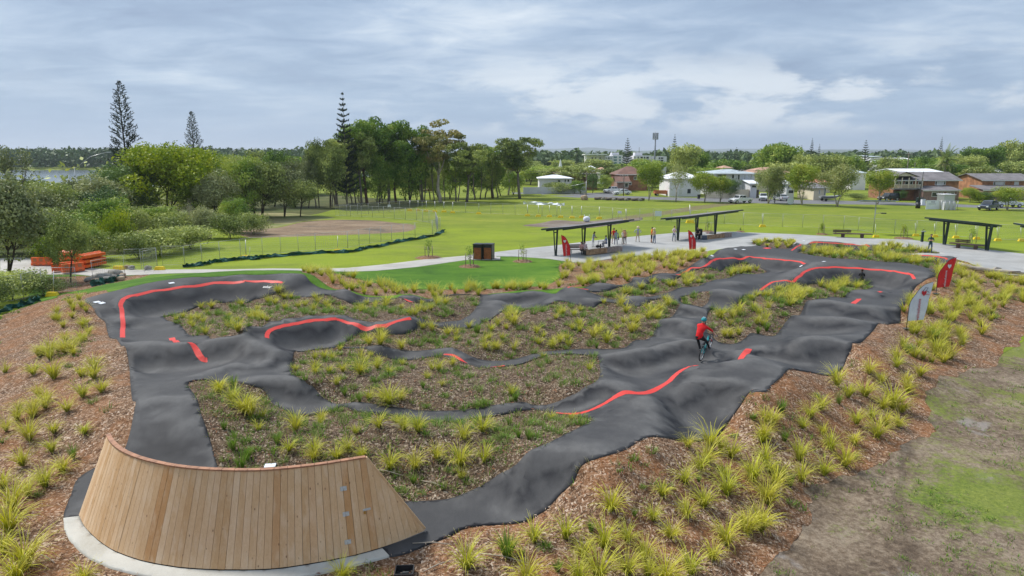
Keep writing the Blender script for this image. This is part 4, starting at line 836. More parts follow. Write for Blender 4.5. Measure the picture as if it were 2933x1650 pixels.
class MB:
 """collects solids, then links them as one mesh object"""
 def __init__(s): s.v = []; s.f = []; s.sm = []
 def add(s, v, f, smooth=False):
  n = len(s.v); s.v += [tuple(p) for p in v]; s.f += [tuple(i + n for i in q) for q in f]; s.sm += [smooth] * len(f)
  return s
 def box(s, c, d, rz=0.0, rx=0.0, ry=0.0, taper=1.0):
  hx, hy, hz_ = d[0] / 2, d[1] / 2, d[2] / 2
  M = Matrix.Translation(c) @ Matrix.Rotation(rz, 4, 'Z') @ Matrix.Rotation(ry, 4, 'Y') @ Matrix.Rotation(rx, 4, 'X')
  v = [M @ Vector((x * (taper if z > 0 else 1), y * (taper if z > 0 else 1), z)) for z in (-hz_, hz_) for x, y in ((-hx, -hy),(hx, -hy),(hx, hy),(-hx, hy))]
  return s.add(v, [(3,2,1,0),(4,5,6,7),(0,1,5,4),(1,2,6,5),(2,3,7,6),(3,0,4,7)])
 def hexa(s, v):
  return s.add(v, [(3,2,1,0),(4,5,6,7),(0,1,5,4),(1,2,6,5),(2,3,7,6),(3,0,4,7)])
 def bar(s, a, b, w, h=None, up=(0,0,1)):
  a, b = Vector(a), Vector(b); h = h or w; d = (b - a).normalized(); up = Vector(up)
  if abs(d.dot(up)) > .98: up = Vector((0,1,0))
  x = d.cross(up).normalized(); y = x.cross(d).normalized()
  v = [p + x * sx * w / 2 + y * sy * h / 2 for p in (a, b) for sx, sy in ((-1,-1),(1,-1),(1,1),(-1,1))]
  return s.add(v, [(3,2,1,0),(4,5,6,7),(0,1,5,4),(1,2,6,5),(2,3,7,6),(3,0,4,7)])
 def tube(s, pts, rad, n=6, cap=True, smooth=True):
  pts = [Vector(p) for p in pts]; r = rad if hasattr(rad, '__len__') else [rad] * len(pts)
  v, f = [], []; prev = None
  for i, p in enumerate(pts):
   d = (pts[min(i + 1, len(pts) - 1)] - pts[max(i - 1,0)])
   d = d.normalized() if d.length > 1e-9 else Vector((0,0,1))
   ref = prev if prev is not None else (Vector((1,0,0)) if abs(d.x) < .9 else Vector((0,1,0)))
   x = (ref - d * ref.dot(d)).normalized(); y = d.cross(x); prev = x
   for k in range(n):
    a = 2 * PI * k / n; v.append(p + (x * math.cos(a) + y * math.sin(a)) * r[i])
  for i in range(len(pts) - 1):
   for k in range(n):
    f.append((i * n + k, i * n + (k + 1) % n, (i + 1) * n + (k + 1) % n, (i + 1) * n + k))
  if cap:
   f.append(tuple(range(n))[::-1]); f.append(tuple(range((len(pts) - 1) * n, len(pts) * n)))
  return s.add(v, f, smooth)
 def cyl(s, a, b, r, n=12, r2=None, smooth=True):
  return s.tube([a, b], [r, r if r2 is None else r2], n, True, smooth)
 def torus(s, c, R_, r, axis='X', n=20, m=6, M=None):
  v, f = [], []
  for i in range(n):
   a = 2 * PI * i / n
   for k in range(m):
    b = 2 * PI * k / m; q = R_ + r * math.cos(b)
    p = {'X': Vector((r * math.sin(b), q * math.cos(a), q * math.sin(a))), 'Z': Vector((q * math.cos(a), q * math.sin(a), r * math.sin(b))), 'Y': Vector((q * math.cos(a), r * math.sin(b), q * math.sin(a)))}[axis]
    if M: p = M @ p
    v.append(Vector(c) + p)
  for i in range(n):
   for k in range(m):
    f.append((i * m + k, ((i + 1) % n) * m + k, ((i + 1) % n) * m + (k + 1) % m, i * m + (k + 1) % m))
  return s.add(v, f, True)
 def ball(s, c, r, n=10, m=7, M=None):
  r = r if hasattr(r, '__len__') else (r, r, r); v, f = [], []
  for j in range(1, m):
   t = PI * j / m
   for i in range(n):
    a = 2 * PI * i / n
    p = Vector((r[0] * math.sin(t) * math.cos(a), r[1] * math.sin(t) * math.sin(a), r[2] * math.cos(t)))
    v.append(Vector(c) + (M @ p if M else p))
  top = Vector((0,0, r[2])); b0 = len(v)
  v.append(Vector(c) + (M @ top if M else top)); v.append(Vector(c) - (M @ top if M else top))
  for j in range(m - 2):
   for i in range(n):
    f.append((j * n + i, (j + 1) * n + i, (j + 1) * n + (i + 1) % n, j * n + (i + 1) % n))
  for i in range(n):
   f.append((b0, i, (i + 1) % n)); f.append((b0 + 1,(m - 2) * n + (i + 1) % n, (m - 2) * n + i))
  return s.add(v, f, True)
 def prism(s, outline, z0, z1):
  n = len(outline); v = [(x, y, z0) for x, y in outline] + [(x, y, z1) for x, y in outline]
  f = [tuple(range(n))[::-1], tuple(range(n, 2 * n))] + [(i, (i + 1) % n, n + (i + 1) % n, n + i) for i in range(n)]
  return s.add(v, f)
 def build(s, name, mat, parent=None, bevel=0.0):
  me = bpy.data.meshes.new(name); me.from_pydata(s.v, [], s.f)
  me.polygons.foreach_set('use_smooth', s.sm)
  mats = mat if isinstance(mat, (list, tuple)) else [mat]
  for m in mats: me.materials.append(MATS[m] if isinstance(m, str) else m)
  if bevel:
   bm_ = bmesh.new(); bm_.from_mesh(me)
   bmesh.ops.bevel(bm_, geom=bm_.edges[:], offset=bevel, segments=1, affect='EDGES', clamp_overlap=True)
   bm_.to_mesh(me); bm_.free()
  o = bpy.data.objects.new(name, me); COL.objects.link(o)
  if parent is not None: o.parent = parent
  return o
def qmesh(name, V, mat, parent=None, k=4, extra=None, kind=None):
 """mesh of loose k-gons from an (n*k,3) array"""
 V = np.asarray(V, dtype=np.float32); nf = len(V) // k
 F = np.arange(nf * k).reshape(nf, k)
 o = np_mesh(name, V, F, mat, False, extra, kind)
 if parent is not None: o.parent = parent
 return o

simple('galvanised', (.50,.51,.52),.42,.75,.12,9)
simple('fence_grey', (.40,.41,.41),.5,.5,.12,9)
simple('steel_dark', (.055,.06,.06),.45,.3,.15,6)
simple('shelter_green', (.010,.028,.024),.45,.1,.15,3)
simple('black_plastic', (.018,.018,.02),.5,0,.2,4)
simple('black_paint', (.012,.012,.013),.38,0,.2,4)
simple('white_paint', (.74,.74,.73),.5,0,.05,3)
simple('white_vinyl', (.72,.75,.80),.55,0,.04,3)
simple('yellow_plastic', (.85,.60,.02),.5,0,.12,4)
simple('orange_plastic', (.78,.115,.012),.45,0,.15,2)
simple('silt_cloth', (.012,.085,.065),.75,0,.3,2)
simple('rust_panel', (.30,.085,.025),.6,0,.25,5)
simple('rubber', (.015,.015,.016),.75,0,.2,6)
simple('rock_grey', (.24,.225,.20),.85,0,.3,2.5, bmp=.5)
simple('rock_tan', (.34,.25,.17),.85,0,.3,2.5, bmp=.5)
simple('bark_dark', (.060,.046,.036),.9,0,.35,3,.2,.6)
simple('bark_grey', (.17,.145,.12),.9,0,.35,3,.2,.6)
simple('bark_pale', (.38,.33,.27),.85,0,.3,2,.2,.5)
simple('bark_red', (.10,.055,.04),.9,0,.35,3,.2,.6)
simple('log_wood', (.30,.19,.11),.8,0,.35,3,.2,.4)
simple('sleeper_brown', (.085,.048,.035),.65,0,.25,4)
simple('sleeper_grey', (.27,.215,.19),.75,0,.2,4)
simple('bag_white', (.66,.68,.74),.7,0,.1,5, bmp=.4)

# timber: pale pine cladding, each board its own tone, with knots and grain along the board
m, t, b, _ = new_mat('pine_board')
tc = t.node('ShaderNodeTexCoord'); oi = t.node('ShaderNodeObjectInfo')
off = t.node('ShaderNodeCombineXYZ'); t.put(off.inputs[0], t.math('MULTIPLY', oi.outputs['Random'], 71.0)); t.put(off.inputs[2], t.math('MULTIPLY', oi.outputs['Random'], 37.0))
pp = t.vmath('ADD', tc.outputs['Object'], off.outputs[0])
grain = t.noise(t.scalev(pp, (34,34,1.6)),1.0,6,.65,1.0)
blot = t.noise(t.scalev(pp, (5,5,1.1)),1.0,4,.6)
kn = t.voro(t.scalev(pp, (5.5,5.5,2.6)),1.0, 'Distance')
tone = t.ramp(oi.outputs['Random'], [(0,(.56,.35,.18)),(.3,(.66,.455,.275)),(.6,(.60,.39,.215)),(.8,(.69,.49,.31)),(.93,(.52,.29,.13))])
c = t.mix(t.mapr(grain, .35,.7,0,.55), tone, t.vmath('MULTIPLY', tone, (.78,.70,.62)))
c = t.mix(t.mapr(blot, .45,.75,0,.45), c, (.72,.56,.40))
c = t.mix(t.mapr(kn, .13,.05,0,.8), c, (.17,.085,.04))
t.put(b.inputs['Base Color'], c); b.inputs['Roughness'].default_value = .7; b.inputs['Specular IOR Level'].default_value = .25
bump(t, b, grain, .25,.004)
simple('red_timber', (.33,.16,.09),.65,0,.25,6)
# ------------------------------------------------------------------ timber wall ride
wall = empty('wall_ride', WALL_FOOT[9], 0, 'tall curved timber wall ride clad in pale upright boards at the front left', 'ride wall')
WB = wall.location.copy()
def arclen(pts):
 L = [0.0]
 for a, b in zip(pts, pts[1:]): L.append(L[-1] + (b - a).length)
 return L
def along(pts, L, s):
 s = min(max(s, 0), L[-1])
 for i in range(len(pts) - 1):
  if s <= L[i + 1] or i == len(pts) - 2:
   return pts[i].lerp(pts[i + 1], (s - L[i]) / max(1e-9, L[i + 1] - L[i]))
foot = cat(WALL_FOOT, False, 6)
for p in foot: p.z = .05
top = cat(WALL_TOP, False, 6)
i_end = min(range(len(foot)), key=lambda i: (foot[i] - at('F2', 862,1285,0)).length)
footA, footB = foot[:i_end + 1], foot[i_end:]
LA, LB, LT = arclen(footA), arclen(footB), arclen(top)
bw = (at('F2', 668,1332,0) - at('F2', 60,1418,0)).length / 12.0
nA = round(LA[-1] / bw)
centre = sum(foot, Vector()) / len(foot)
def plank(b0, b1, t0, t1, th=.04, gap=.008, name='plank', mat='pine_board'):
 n = (b1 - b0).cross(t0 - b0).normalized()
 if n.y > 0: n = -n
 e = (b1 - b0).normalized() * gap / 2
 org = (b0 + b1) / 2
 b0, b1 = b0 + e, b1 - e
 te = (t1 - t0); te = te.normalized() * min(gap / 2, te.length * .3); t0, t1 = t0 + te, t1 - te
 pts = [b0, b1, t1, t0]
 v = [p - n * th - org for p in pts] + [p - org for p in pts]
 me = bpy.data.meshes.new(name); me.from_pydata([tuple(q) for q in v], [], [(3,2,1,0),(4,5,6,7),(0,1,5,4),(1,2,6,5),(2,3,7,6),(3,0,4,7)])
 me.materials.append(MATS[mat])
 o = bpy.data.objects.new(name, me); COL.objects.link(o); o.parent = wall; o.location = org - WB
 return o
SEAMS = []
wr = random.Random(4)
for k in range(nA + 1):
 f = k / nA
 SEAMS.append((along(footA, LA, f * LA[-1]), along(top, LT, f * LT[-1])))
for k in range(nA):
 o_ = Vector((0, wr.uniform(-.006,.004),0))
 plank(SEAMS[k][0] + o_, SEAMS[k + 1][0] + o_, SEAMS[k][1] + o_, SEAMS[k + 1][1] + o_)
T_end, tip = top[-1], footB[-1]
nB = 7
edge_f = [0,.10,.22,.345,.47,.60,.74,.90]
for k in range(nB):
 b0, b1 = along(footB, LB, k / nB * LB[-1]), along(footB, LB, (k + 1) / nB * LB[-1])
 t0 = T_end.lerp(tip, edge_f[k]); t1 = T_end.lerp(tip, edge_f[k + 1] if k < nB - 1 else .985)
 plank(b0, b1, t0, t1)
# sloping trim board and red capping
mb = MB(); mb.bar(T_end + Vector((0,.03,.02)), tip + Vector((0,.03,.04)),.07,.05); o = mb.build('edge_trim', 'pine_board', wall); o.location = -WB
for k in range(0, nA, 2):
 a, b2 = SEAMS[k][1], SEAMS[min(k + 2, nA)][1]
 inw = Vector((-(b2 - a).y, (b2 - a).x, 0)).normalized()
 if inw.y < 0: inw = -inw
 e = (b2 - a).normalized() * .006; a2, c2 = a + e, b2 - e
 mb = MB(); z0 = Vector((0,0,.005)); z1 = Vector((0,0,.042))
 mb.hexa([a2 + z0 - inw * .02, c2 + z0 - inw * .02, c2 + z0 + inw * .10, a2 + z0 + inw * .10, a2 + z1 - inw * .02, c2 + z1 - inw * .02, c2 + z1 + inw * .10, a2 + z1 + inw * .10])
 o = mb.build('cap_board', 'red_timber', wall); o.location = -WB
# the riding face on the inner side, leaning the other way, with its frame
rows = []
for k in range(0, nA + 1,2):
 t_ = SEAMS[k][1]; b_ = SEAMS[k][0]; inw = (centre - b_); inw.z = 0; inw.normalize()
 a = SEAMS[max(k - 1,0)][1]; c2 = SEAMS[min(k + 1, nA)][1]; tg = (c2 - a); inn = Vector((-tg.y, tg.x, 0)).normalized()
 if inn.y < 0: inn = -inn
 row = []
 for q in range(7):
  f = q / 6; row.append(t_ + inn * (.12 + 1.35 * f ** 1.9) + Vector((0,0,-(t_.z - .03) * f - .0)))
 rows.append(row)
vv = [p - WB for r_ in rows for p in r_]; ff = []
for i in range(len(rows) - 1):
 for q in range(6): ff.append((i * 7 + q, i * 7 + q + 1,(i + 1) * 7 + q + 1,(i + 1) * 7 + q))
mesh_obj('riding_face', vv, ff, 'log_wood', True, wall)
for k in range(4, nA, 6):
 b_, t_ = SEAMS[k]; inn = (rows[min(k // 2, len(rows) - 1)][3] - t_); inn.z = 0
 mb = MB(); mb.bar(b_ + inn.normalized() * .1 - WB, t_ + inn.normalized() * .1 - Vector((0,0,.08)) - WB, .05,.09); mb.build('stud', 'pine_board', wall)
# hinges, latch and padlock on the access panel
def on_wall(cx, cy):
 d = ray(*uv('F2', cx, cy)); best = None
 for k in range(nA - 8, nA):
  a, b2, c2 = SEAMS[k][0], SEAMS[k + 1][0], SEAMS[k][1]
  n = (b2 - a).cross(c2 - a).normalized(); t = n.dot(a - Vector((0,0, CAM_H))) / n.dot(d)
  p = Vector((0,0, CAM_H)) + d * t; s = (p - a).dot((b2 - a).normalized())
  e = abs(s - (b2 - a).length / 2)
  if best is None or e < best[0]: best = (e, p, n if n.y < 0 else -n, (c2 - a).normalized(),(b2 - a).normalized())
 return best[1:]
for cx, cy in ((632,890),(648,1052),(660,1230)):
 p, n, u_, r_ = on_wall(cx, cy); hg = MB()
 for sgn in (-1,1):
  c0 = p + n * .012 + r_ * sgn * .045
  hg.hexa([c0 + r_ * a * .035 + u_ * b2 * .055 + n * c2 * .004 - WB for c2 in (-1,1) for a, b2 in ((-1,-1),(1,-1),(1,1),(-1,1))])
 ho = hg.build('hinge', 'galvanised', wall)
 mb = MB(); mb.cyl(p + n * .018 - u_ * .06 - WB, p + n * .018 + u_ * .06 - WB, .010,8); mb.build('hinge_pin', 'galvanised', ho)
p, n, u_, r_ = on_wall(780,1022); mb = MB()
mb.hexa([p + n * .014 + r_ * a * .10 + u_ * b2 * .028 + n * c2 * .006 - WB for c2 in (-1,1) for a, b2 in ((-1,-1),(1,-1),(1,1),(-1,1))])
la = mb.build('latch', 'galvanised', wall)
simple('brass', (.45,.27,.07),.4,.6,.1)
mb = MB(); q = p - r_ * .06 - u_ * .07 + n * .03 - WB; mb.box(q, (.05,.03,.055)); mb.torus(q + Vector((0,0,.035)),.017,.005, 'Y', 10,5); mb.build('padlock', 'brass', la)
# white lid behind the wall and black box in the mulch at the bottom edge
g = ground('F2', 165,752)
if g:
 t_ = empty('pit_lid', g, .2, 'small pale square lid lying in the mulch just behind the timber wall', 'lid')
 MB().box((0,0,.04),(.34,.26,.04)).build('lid', 'white_vinyl', t_); MB().box((0,0,.0),(.38,.30,.04)).build('rim', 'steel_dark', t_)
g = ground('F2', 1022,1449)
if g:
 t_ = empty('plastic_crate', g, .05, 'black open plastic box set in the mulch at the bottom edge of the photo', 'box')
 mb = MB()
 for c, d in (((0,-.19,.09),(.46,.025,.18)),((0,.19,.09),(.46,.025,.18)),((-.22,0,.09),(.025,.355,.18)),((.22,0,.09),(.025,.355,.18))): mb.box(c, d)
 mb.build('side', 'black_plastic', t_); MB().box((0,0,.015),(.41,.35,.02)).build('base', 'black_plastic', t_)
 MB().box((.03,0,.07),(.16,.05,.08),.1).build('handle', 'steel_dark', t_)
 tr = MB(); tr.add([(.06,-.204,.06),(.13,-.204,.06),(.095,-.204,.12)], [(0,1,2)]); tr.build('mark', 'white_vinyl', t_)
# ------------------------------------------------------------------ lomandra tussocks, weeds, wood chips
def blade_mat(name, base, mid, tipc, trans=.3):
 m, t, b, out = new_mat(name)
 h = t.node('ShaderNodeAttribute', attribute_name='h').outputs['Fac']; oi = t.node('ShaderNodeObjectInfo')
 rv = t.node('ShaderNodeAttribute', attribute_name='rv').outputs['Fac']
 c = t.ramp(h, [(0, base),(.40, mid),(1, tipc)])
 c = t.mix(t.math('MULTIPLY', rv, .75), c, (.42,.33,.15))
 c = t.mix(t.math('MULTIPLY', oi.outputs['Random'], .40), c, t.vmath('MULTIPLY', c, (.62,.85,.6)))
 t.put(b.inputs['Base Color'], c); b.inputs['Roughness'].default_value = .5; b.inputs['Specular IOR Level'].default_value = .25
 tr = t.node('ShaderNodeBsdfTranslucent'); t.put(tr.inputs[0], c)
 mx = t.node('ShaderNodeMixShader'); mx.inputs[0].default_value = trans
 t.l.new(b.outputs[0], mx.inputs[1]); t.l.new(tr.outputs[0], mx.inputs[2]); t.l.new(mx.outputs[0], out.inputs[0])
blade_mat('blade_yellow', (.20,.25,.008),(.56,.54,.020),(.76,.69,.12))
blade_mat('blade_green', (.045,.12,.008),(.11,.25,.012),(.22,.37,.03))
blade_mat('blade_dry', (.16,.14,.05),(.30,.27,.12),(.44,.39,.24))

def blades(n, length, spread, droop, width, rg, base_r=.05, segs=4, up=1.0):
 """n grass blades as quad strips -> verts (n*segs*4,3) and height/random attributes"""
 a = rg.uniform(0,2 * PI, n); rad = base_r * np.sqrt(rg.uniform(0,1, n))
 px, py = rad * np.cos(a), rad * np.sin(a)
 L = length * rg.uniform(.55,1.08, n); lean = spread * rg.uniform(.05,1.0, n) ** .8; dr = droop * rg.uniform(.3,1.3, n)
 aa = a + rg.normal(0,.45, n)
 dx, dy = np.cos(aa), np.sin(aa); sx, sy = -dy, dx
 tw = rg.uniform(-.6,.6, n); wx, wy = sx * np.cos(tw) + dx * np.sin(tw), sy * np.cos(tw) + dy * np.sin(tw)
 P0 = np.zeros((n, segs + 1,3)); ang = lean.copy(); x = np.zeros(n); z = np.zeros(n)
 P0[:, 0] = np.stack([px, py, np.zeros(n)], 1)
 for k in range(segs):
  st = L / segs
  x = x + np.sin(ang) * st; z = z + np.cos(ang) * st * up
  P0[:, k + 1] = np.stack([px + dx * x, py + dy * x, np.maximum(z, .01)], 1)
  ang = ang + dr / segs * (1 + k * .6)
 W = width * rg.uniform(.7,1.25, n); prof = [.8,1.0,.85,.55,.08][:segs + 1] if segs == 4 else list(np.linspace(1,.1, segs + 1))
 q, hh, rr = [], [], []; rvv = rg.uniform(0,1, n) ** 2.5
 for k in range(segs):
  for kk, s in ((k, -1),(k, 1),(k + 1,1),(k + 1,-1)):
   off = np.stack([wx, wy, np.zeros(n)], 1) * (W * prof[kk] / 2 * s)[:, None]
   q.append(P0[:, kk] + off); hh.append(np.full(n, kk / segs)); rr.append(rvv)
 V = np.stack(q, 1).reshape(n, segs, 4,3).reshape(-1,3)
 return V, np.stack(hh, 1).reshape(-1), np.stack(rr, 1).reshape(-1)
def tussock_mesh(name, mat, parts_, seed):
 rg = np.random.default_rng(seed); Vs, Hs, Rs = [], [], []
 for kw in parts_:
  v, h, r_ = blades(rg=rg, **kw); Vs.append(v); Hs.append(h); Rs.append(r_)
 V = np.concatenate(Vs); F = np.arange(len(V)).reshape(-1,4)
 o = np_mesh(name, V, F, mat, False, {'h': np.concatenate(Hs), 'rv': np.concatenate(Rs)}, None)
 me = o.data; bpy.data.objects.remove(o); return me
YEL = [tussock_mesh('tussock', 'blade_yellow', [dict(n=95, length=.74 + .1 * (s % 3), spread=.62, droop=1.15 + .2 * (s % 2), width=.017), dict(n=30, length=.5, spread=1.2, droop=.6, width=.015)], 100 + s) for s in range(6)]
GRN = [tussock_mesh('tussock', 'blade_green', [dict(n=95, length=.55 + .08 * (s % 2), spread=.42, droop=.45, width=.016, base_r=.07)], 200 + s) for s in range(4)]
GRL = [tussock_mesh('tussock', 'blade_green', [dict(n=110, length=.36, spread=1.25, droop=.8, width=.018, base_r=.22)], 300 + s) for s in range(3)]

# traced clumps: (x, y, size[, kind]) in each enlarged view; kind y yellow, g upright green, w low green
TR = {
 'F3': [(1270,625,.9),(1415,640,1.3),(1390,720,1.15),(1550,690,1.15),(1345,765,1),(1250,850,.95),(1105,930,1.05),(1340,842,.5,'g'),(1510,815,1),(1520,925,1.1),(1375,1000,1.1),(1265,1072,1),(1050,1090,.9),(780,1030,.95),(740,1268,1.15),(650,1160,.8,'g'),(490,1205,1.05),(290,1222,1.2),(120,1322,1.25,'g'),(885,1222,.75),(1160,1202,1.05),(1000,1335,1.05),(600,1322,1.05),(440,1412,.85,'g'),(885,1432,1.05),(1015,1449,1),(1290,1432,1.1),(1430,1342,1.1),(1510,1245,1.1),(1640,1150,1.05),(1740,1155,1),(1690,835,1.05),(1765,965,1),(240,1490,1.3),(700,1470,1.1),(1130,1480,1.1),(575,1475,1),(1480,640,1.05),(1040,655,.45,'g'),(980,880,.5,'w'),(920,700,.4,'w'),(360,1260,.6,'w'),(215,1315,.5,'g'),(1690,450,.6,'g'),(1560,560,.4,'g'),(930,1060,.5,'g'),(1760,570,1.1),(1765,460,1)],
 'F4': [(40,835,1.1),(150,985,1.1),(195,892,1.05),(360,842,1),(505,802,1.1),(345,702,1),(110,592,1),(255,582,1,'g'),(175,482,1.05),(235,397,1,'g'),(420,432,1),(490,382,.95),(500,542,.85),(550,640,1.1),(700,602,1),(715,475,1),(370,502,.8),(590,227,1.3),(660,305,1.1),(770,298,1.4),(870,215,.8),(1030,212,.95),(945,372,1.5),(900,482,1.1),(850,562,1.1),(985,492,1.2),(600,347,.9,'g'),(640,745,1.2),(130,722,1.3),(105,1155,1.4),(20,1175,1.3),(795,152,1.1),(970,112,.85),(1120,168,1),(1270,82,1.2),(1140,62,1),(465,300,.5,'w'),(45,430,.5,'w'),(1000,400,1.3),(880,380,1.1),(700,690,.5,'w'),(290,870,.8,'g'),(810,440,.8),(160,780,1),(230,830,.9),(1040,270,1.2)],
 'F2': [(40,425,1.2),(490,452,1.0),(330,512,1.0),(210,592,.9,'g'),(285,648,.85),(440,700,.9),(450,652,.9),(590,697,.85),(660,642,1.05),(750,692,.9),(20,702,1.1,'g'),(930,762,.95),(1090,762,.85),(1230,702,1.05),(1380,742,1.0),(1530,717,1.0),(1400,572,1.15),(1520,522,1.1),(1110,522,1.0),(1020,512,.85),(860,497,.9),(1690,482,.8,'g'),(1650,575,1.2,'w'),(1560,602,.9,'w'),(1750,562,.8,'g'),(1330,103,.9),(1240,135,.95),(1260,232,.7),(850,122,1.0),(740,157,1.05),(630,142,.8),(560,65,.9),(450,152,.8),(920,172,.9,'w'),(985,132,.9,'w'),(1075,122,.6,'w'),(930,345,1.3),(735,332,.8,'g'),(640,292,.75,'g'),(835,242,.6,'g'),(1140,245,.75,'g'),(1540,352,1.1,'w'),(1490,362,1,'w'),(1730,322,.7,'g'),(745,52,.8),(510,55,.9),(1420,1395,1.15),(1680,1312,1.15),(620,1470,.9),(700,250,.6,'g'),(1700,520,.8,'w'),(1610,520,.9,'w'),(1330,360,.5,'g'),(1160,370,.4,'g'),(990,900,.7,'w'),(1130,920,.5,'w'),(1620,640,.6,'w'),(1000,320,.8),(880,320,.9)],
 'F1': [(215,158,1.05),(345,185,1.35),(520,172,1),(600,185,1.1),(650,272,1),(525,302,1),(430,395,1.25),(290,375,1),(110,452,1.05),(190,578,1.2),(345,532,1.1),(540,537,1),(210,432,1),(40,520,.8),(330,652,.85),(145,742,1.15),(470,692,.95,'g'),(405,782,1.1),(290,875,1.3),(20,885,1.25),(180,935,1.05),(60,1165,1.25),(90,1022,1.25),(30,1292,1),(160,1385,1.3),(110,1470,1.3),(540,1475,1),(470,35,1.05),(320,62,1.15),(1400,275,1.05),(1490,335,1),(1560,405,1.25),(1490,235,.9,'g'),(1490,642,.9,'g'),(1540,762,1.1,'g'),(1590,682,.8,'g'),(1770,602,1.0,'g'),(1620,442,.8,'w'),(10,590,.5,'g'),(240,930,.6,'w'),(435,110,.6,'g'),(590,340,.6,'g'),(1640,640,.4,'w'),(300,330,1.1),(250,300,1),(600,120,1),(1500,570,.6,'g'),(1675,320,.5,'w')],
 'R1': [(570,1090,1),(690,935,1.3),(710,1062,1),(800,955,1.1),(820,1152,1.1),(870,1225,.9),(620,1155,1),(640,1292,1),(740,1335,1.3),(500,1425,1.2),(640,1405,1.3),(380,1442,1.1),(560,1015,1),(720,990,1),(850,1000,.8),(800,1300,1),(840,1280,.8),(1980,972,.8),(2080,965,1.2),(1880,1102,1),(2000,1112,.8),(2090,1110,.8,'g'),(2250,1090,.8,'w'),(1800,1060,.7),(2150,1030,.8,'g'),(2310,1010,.8,'g'),(2200,1235,.9,'w'),(2340,1200,1),(1950,1080,.8),(1750,1060,.5,'g'),(700,1390,1.1),(570,1390,1.1),(420,1430,1),(530,1080,.8)],
 'R2': [(330,645,1.3),(240,745,1),(300,748,.8),(390,700,.9),(600,775,.9),(720,745,1),(800,772,.9),(1280,805,.8),(1400,765,1.3),(1380,785,.9),(1240,575,.7),(1130,562,.7),(930,505,.7),(1590,645,.9),(1900,745,1.3),(1980,765,1.2),(1640,862,.9),(1680,862,.7),(1770,832,.8),(1970,882,.9,'g'),(1850,1015,.95),(2000,1062,1),(2080,1062,.9),(1230,1155,1),(1340,1155,1.25),(1550,1195,.9),(1100,1150,1.1,'w'),(1840,1075,.8,'w'),(1890,1125,.9,'w'),(1970,1092,.8,'w'),(2290,1045,1.1,'g'),(2210,1152,.9,'g'),(2370,1195,.9),(2490,1202,.9),(640,455,.7),(1360,1100,1),(1040,1110,.8,'w'),(1900,870,.8,'g'),(1210,1130,.8),(2210,990,.8),(120,900,1),(180,910,1),(60,900,.9),(950,850,.6,'w'),(600,850,.8,'w'),(1280,880,.8,'w'),(1140,800,.6,'w'),(1300,740,.8,'w')],
 'R3': [(250,1065,1.2),(180,1000,1),(470,1145,.95),(60,1305,1),(1350,945,1.2),(1300,880,1.1),(1600,985,1.3),(1680,930,1.1),(1760,880,1.1),(1400,1135,1.2),(1450,1060,1.1),(1030,1195,1.3),(1080,1150,1.2),(1060,1292,.9,'g'),(700,1235,1.1),(620,1290,1.1),(1290,1212,.6,'g'),(1560,1005,1),(690,905,.8,'w'),(230,1025,.8,'g'),(2195,1095,.8,'g'),(2370,1065,.9),(2450,965,1.3),(2400,1000,1.2),(2370,1185,1.2),(2320,1180,1),(1950,862,1.1,'w'),(2000,632,1.3),(1950,600,1.1),(2150,605,1,'w'),(2480,565,1.3),(2380,582,1.1),(1650,745,1.1,'w'),(1420,755,1,'g'),(1190,775,1.1,'w'),(1480,762,1,'w'),(1820,685,1.1),(1780,690,1),(540,1180,.6),(810,1170,.6,'g'),(740,1140,.5,'g'),(360,1110,.8,'w'),(300,1110,.9,'w'),(1160,1240,1),(2540,540,1.1)],
 'R4': [(770,380,1.3),(700,375,1.2),(860,380,1.2),(830,350,1),(330,785,1.2),(430,765,1.2),(380,800,1.1),(490,750,1.1),(290,760,1.1),(70,1100,1.1,'g'),(150,1075,1,'g'),(820,690,1.3),(870,670,1.3),(900,655,1.2),(840,640,1.1),(700,745,1,'g'),(620,750,1,'g'),(640,720,1,'g'),(300,925,1.2,'w'),(160,795,1,'g'),(1045,658,.9,'w'),(940,660,1,'g'),(540,700,.9,'w'),(560,740,1)],
}
BLU = [(x, y) for x, y in ()]
tuss = []
for crop, L in TR.items():
 for e in L:
  x, y, s = e[:3]; kd = e[3] if len(e) > 3 else 'y'
  g = ground(crop, x, y)
  if g and g.y < 110: tuss.append((g, s, kd))
# scatter more over the planted ground, by area
def scatter(poly, n, kinds, smin=.7, smax=1.2, seed=0, keep=None):
 r_ = random.Random(seed); xs = [p.x for p in poly]; ys = [p.y for p in poly]
 Q = np.array([(r_.uniform(min(xs), max(xs)), r_.uniform(min(ys), max(ys))) for _ in range(n * 6)])
 m = inside([(p.x, p.y) for p in poly], Q); out = []
 for x, y in Q[m]:
  if keep and not keep(x, y): continue
  h = TERRAIN.ray_cast(Vector((x, y, 50)), Vector((0,0,-1)))
  if h[0] is None or not NAMES[REG[h[2]]].startswith('mulch'): continue
  out.append((h[0], r_.uniform(smin, smax), r_.choice(kinds)))
  if len(out) >= n: break
 return out
nz = lambda x, y, s=.25, o=0: mnoise.noise(Vector((x * s + o, y * s, o)))
more = []
BANK_R = P('R4', (1500,1050,.5),(1420,900,.7),(1560,760,.4),(1640,620,.6),(1780,500,.3),(1920,470,0),(2250,560,0),(2576,590,0),(2576,800,0),(2350,1000,-.1),(2150,1180,0),(1900,1330,.1),(1600,1400,.3),(1350,1440,.4),(1180,1300,.6),(1250,1100,.7))
more += scatter(BANK_R, 190, 'yyyyyyg', .8,1.35,3, lambda x, y: nz(x, y, .3,2) > -.18)
more += scatter(MULCH_B, 270, 'yyyyyyyyg', .8,1.35,4, lambda x, y: nz(x, y, .3,5) > -.25)
more += scatter(M9,110, 'yyyygw', .9,1.5,5); more += scatter(M8,30, 'yyyw', .7,1.1,6)
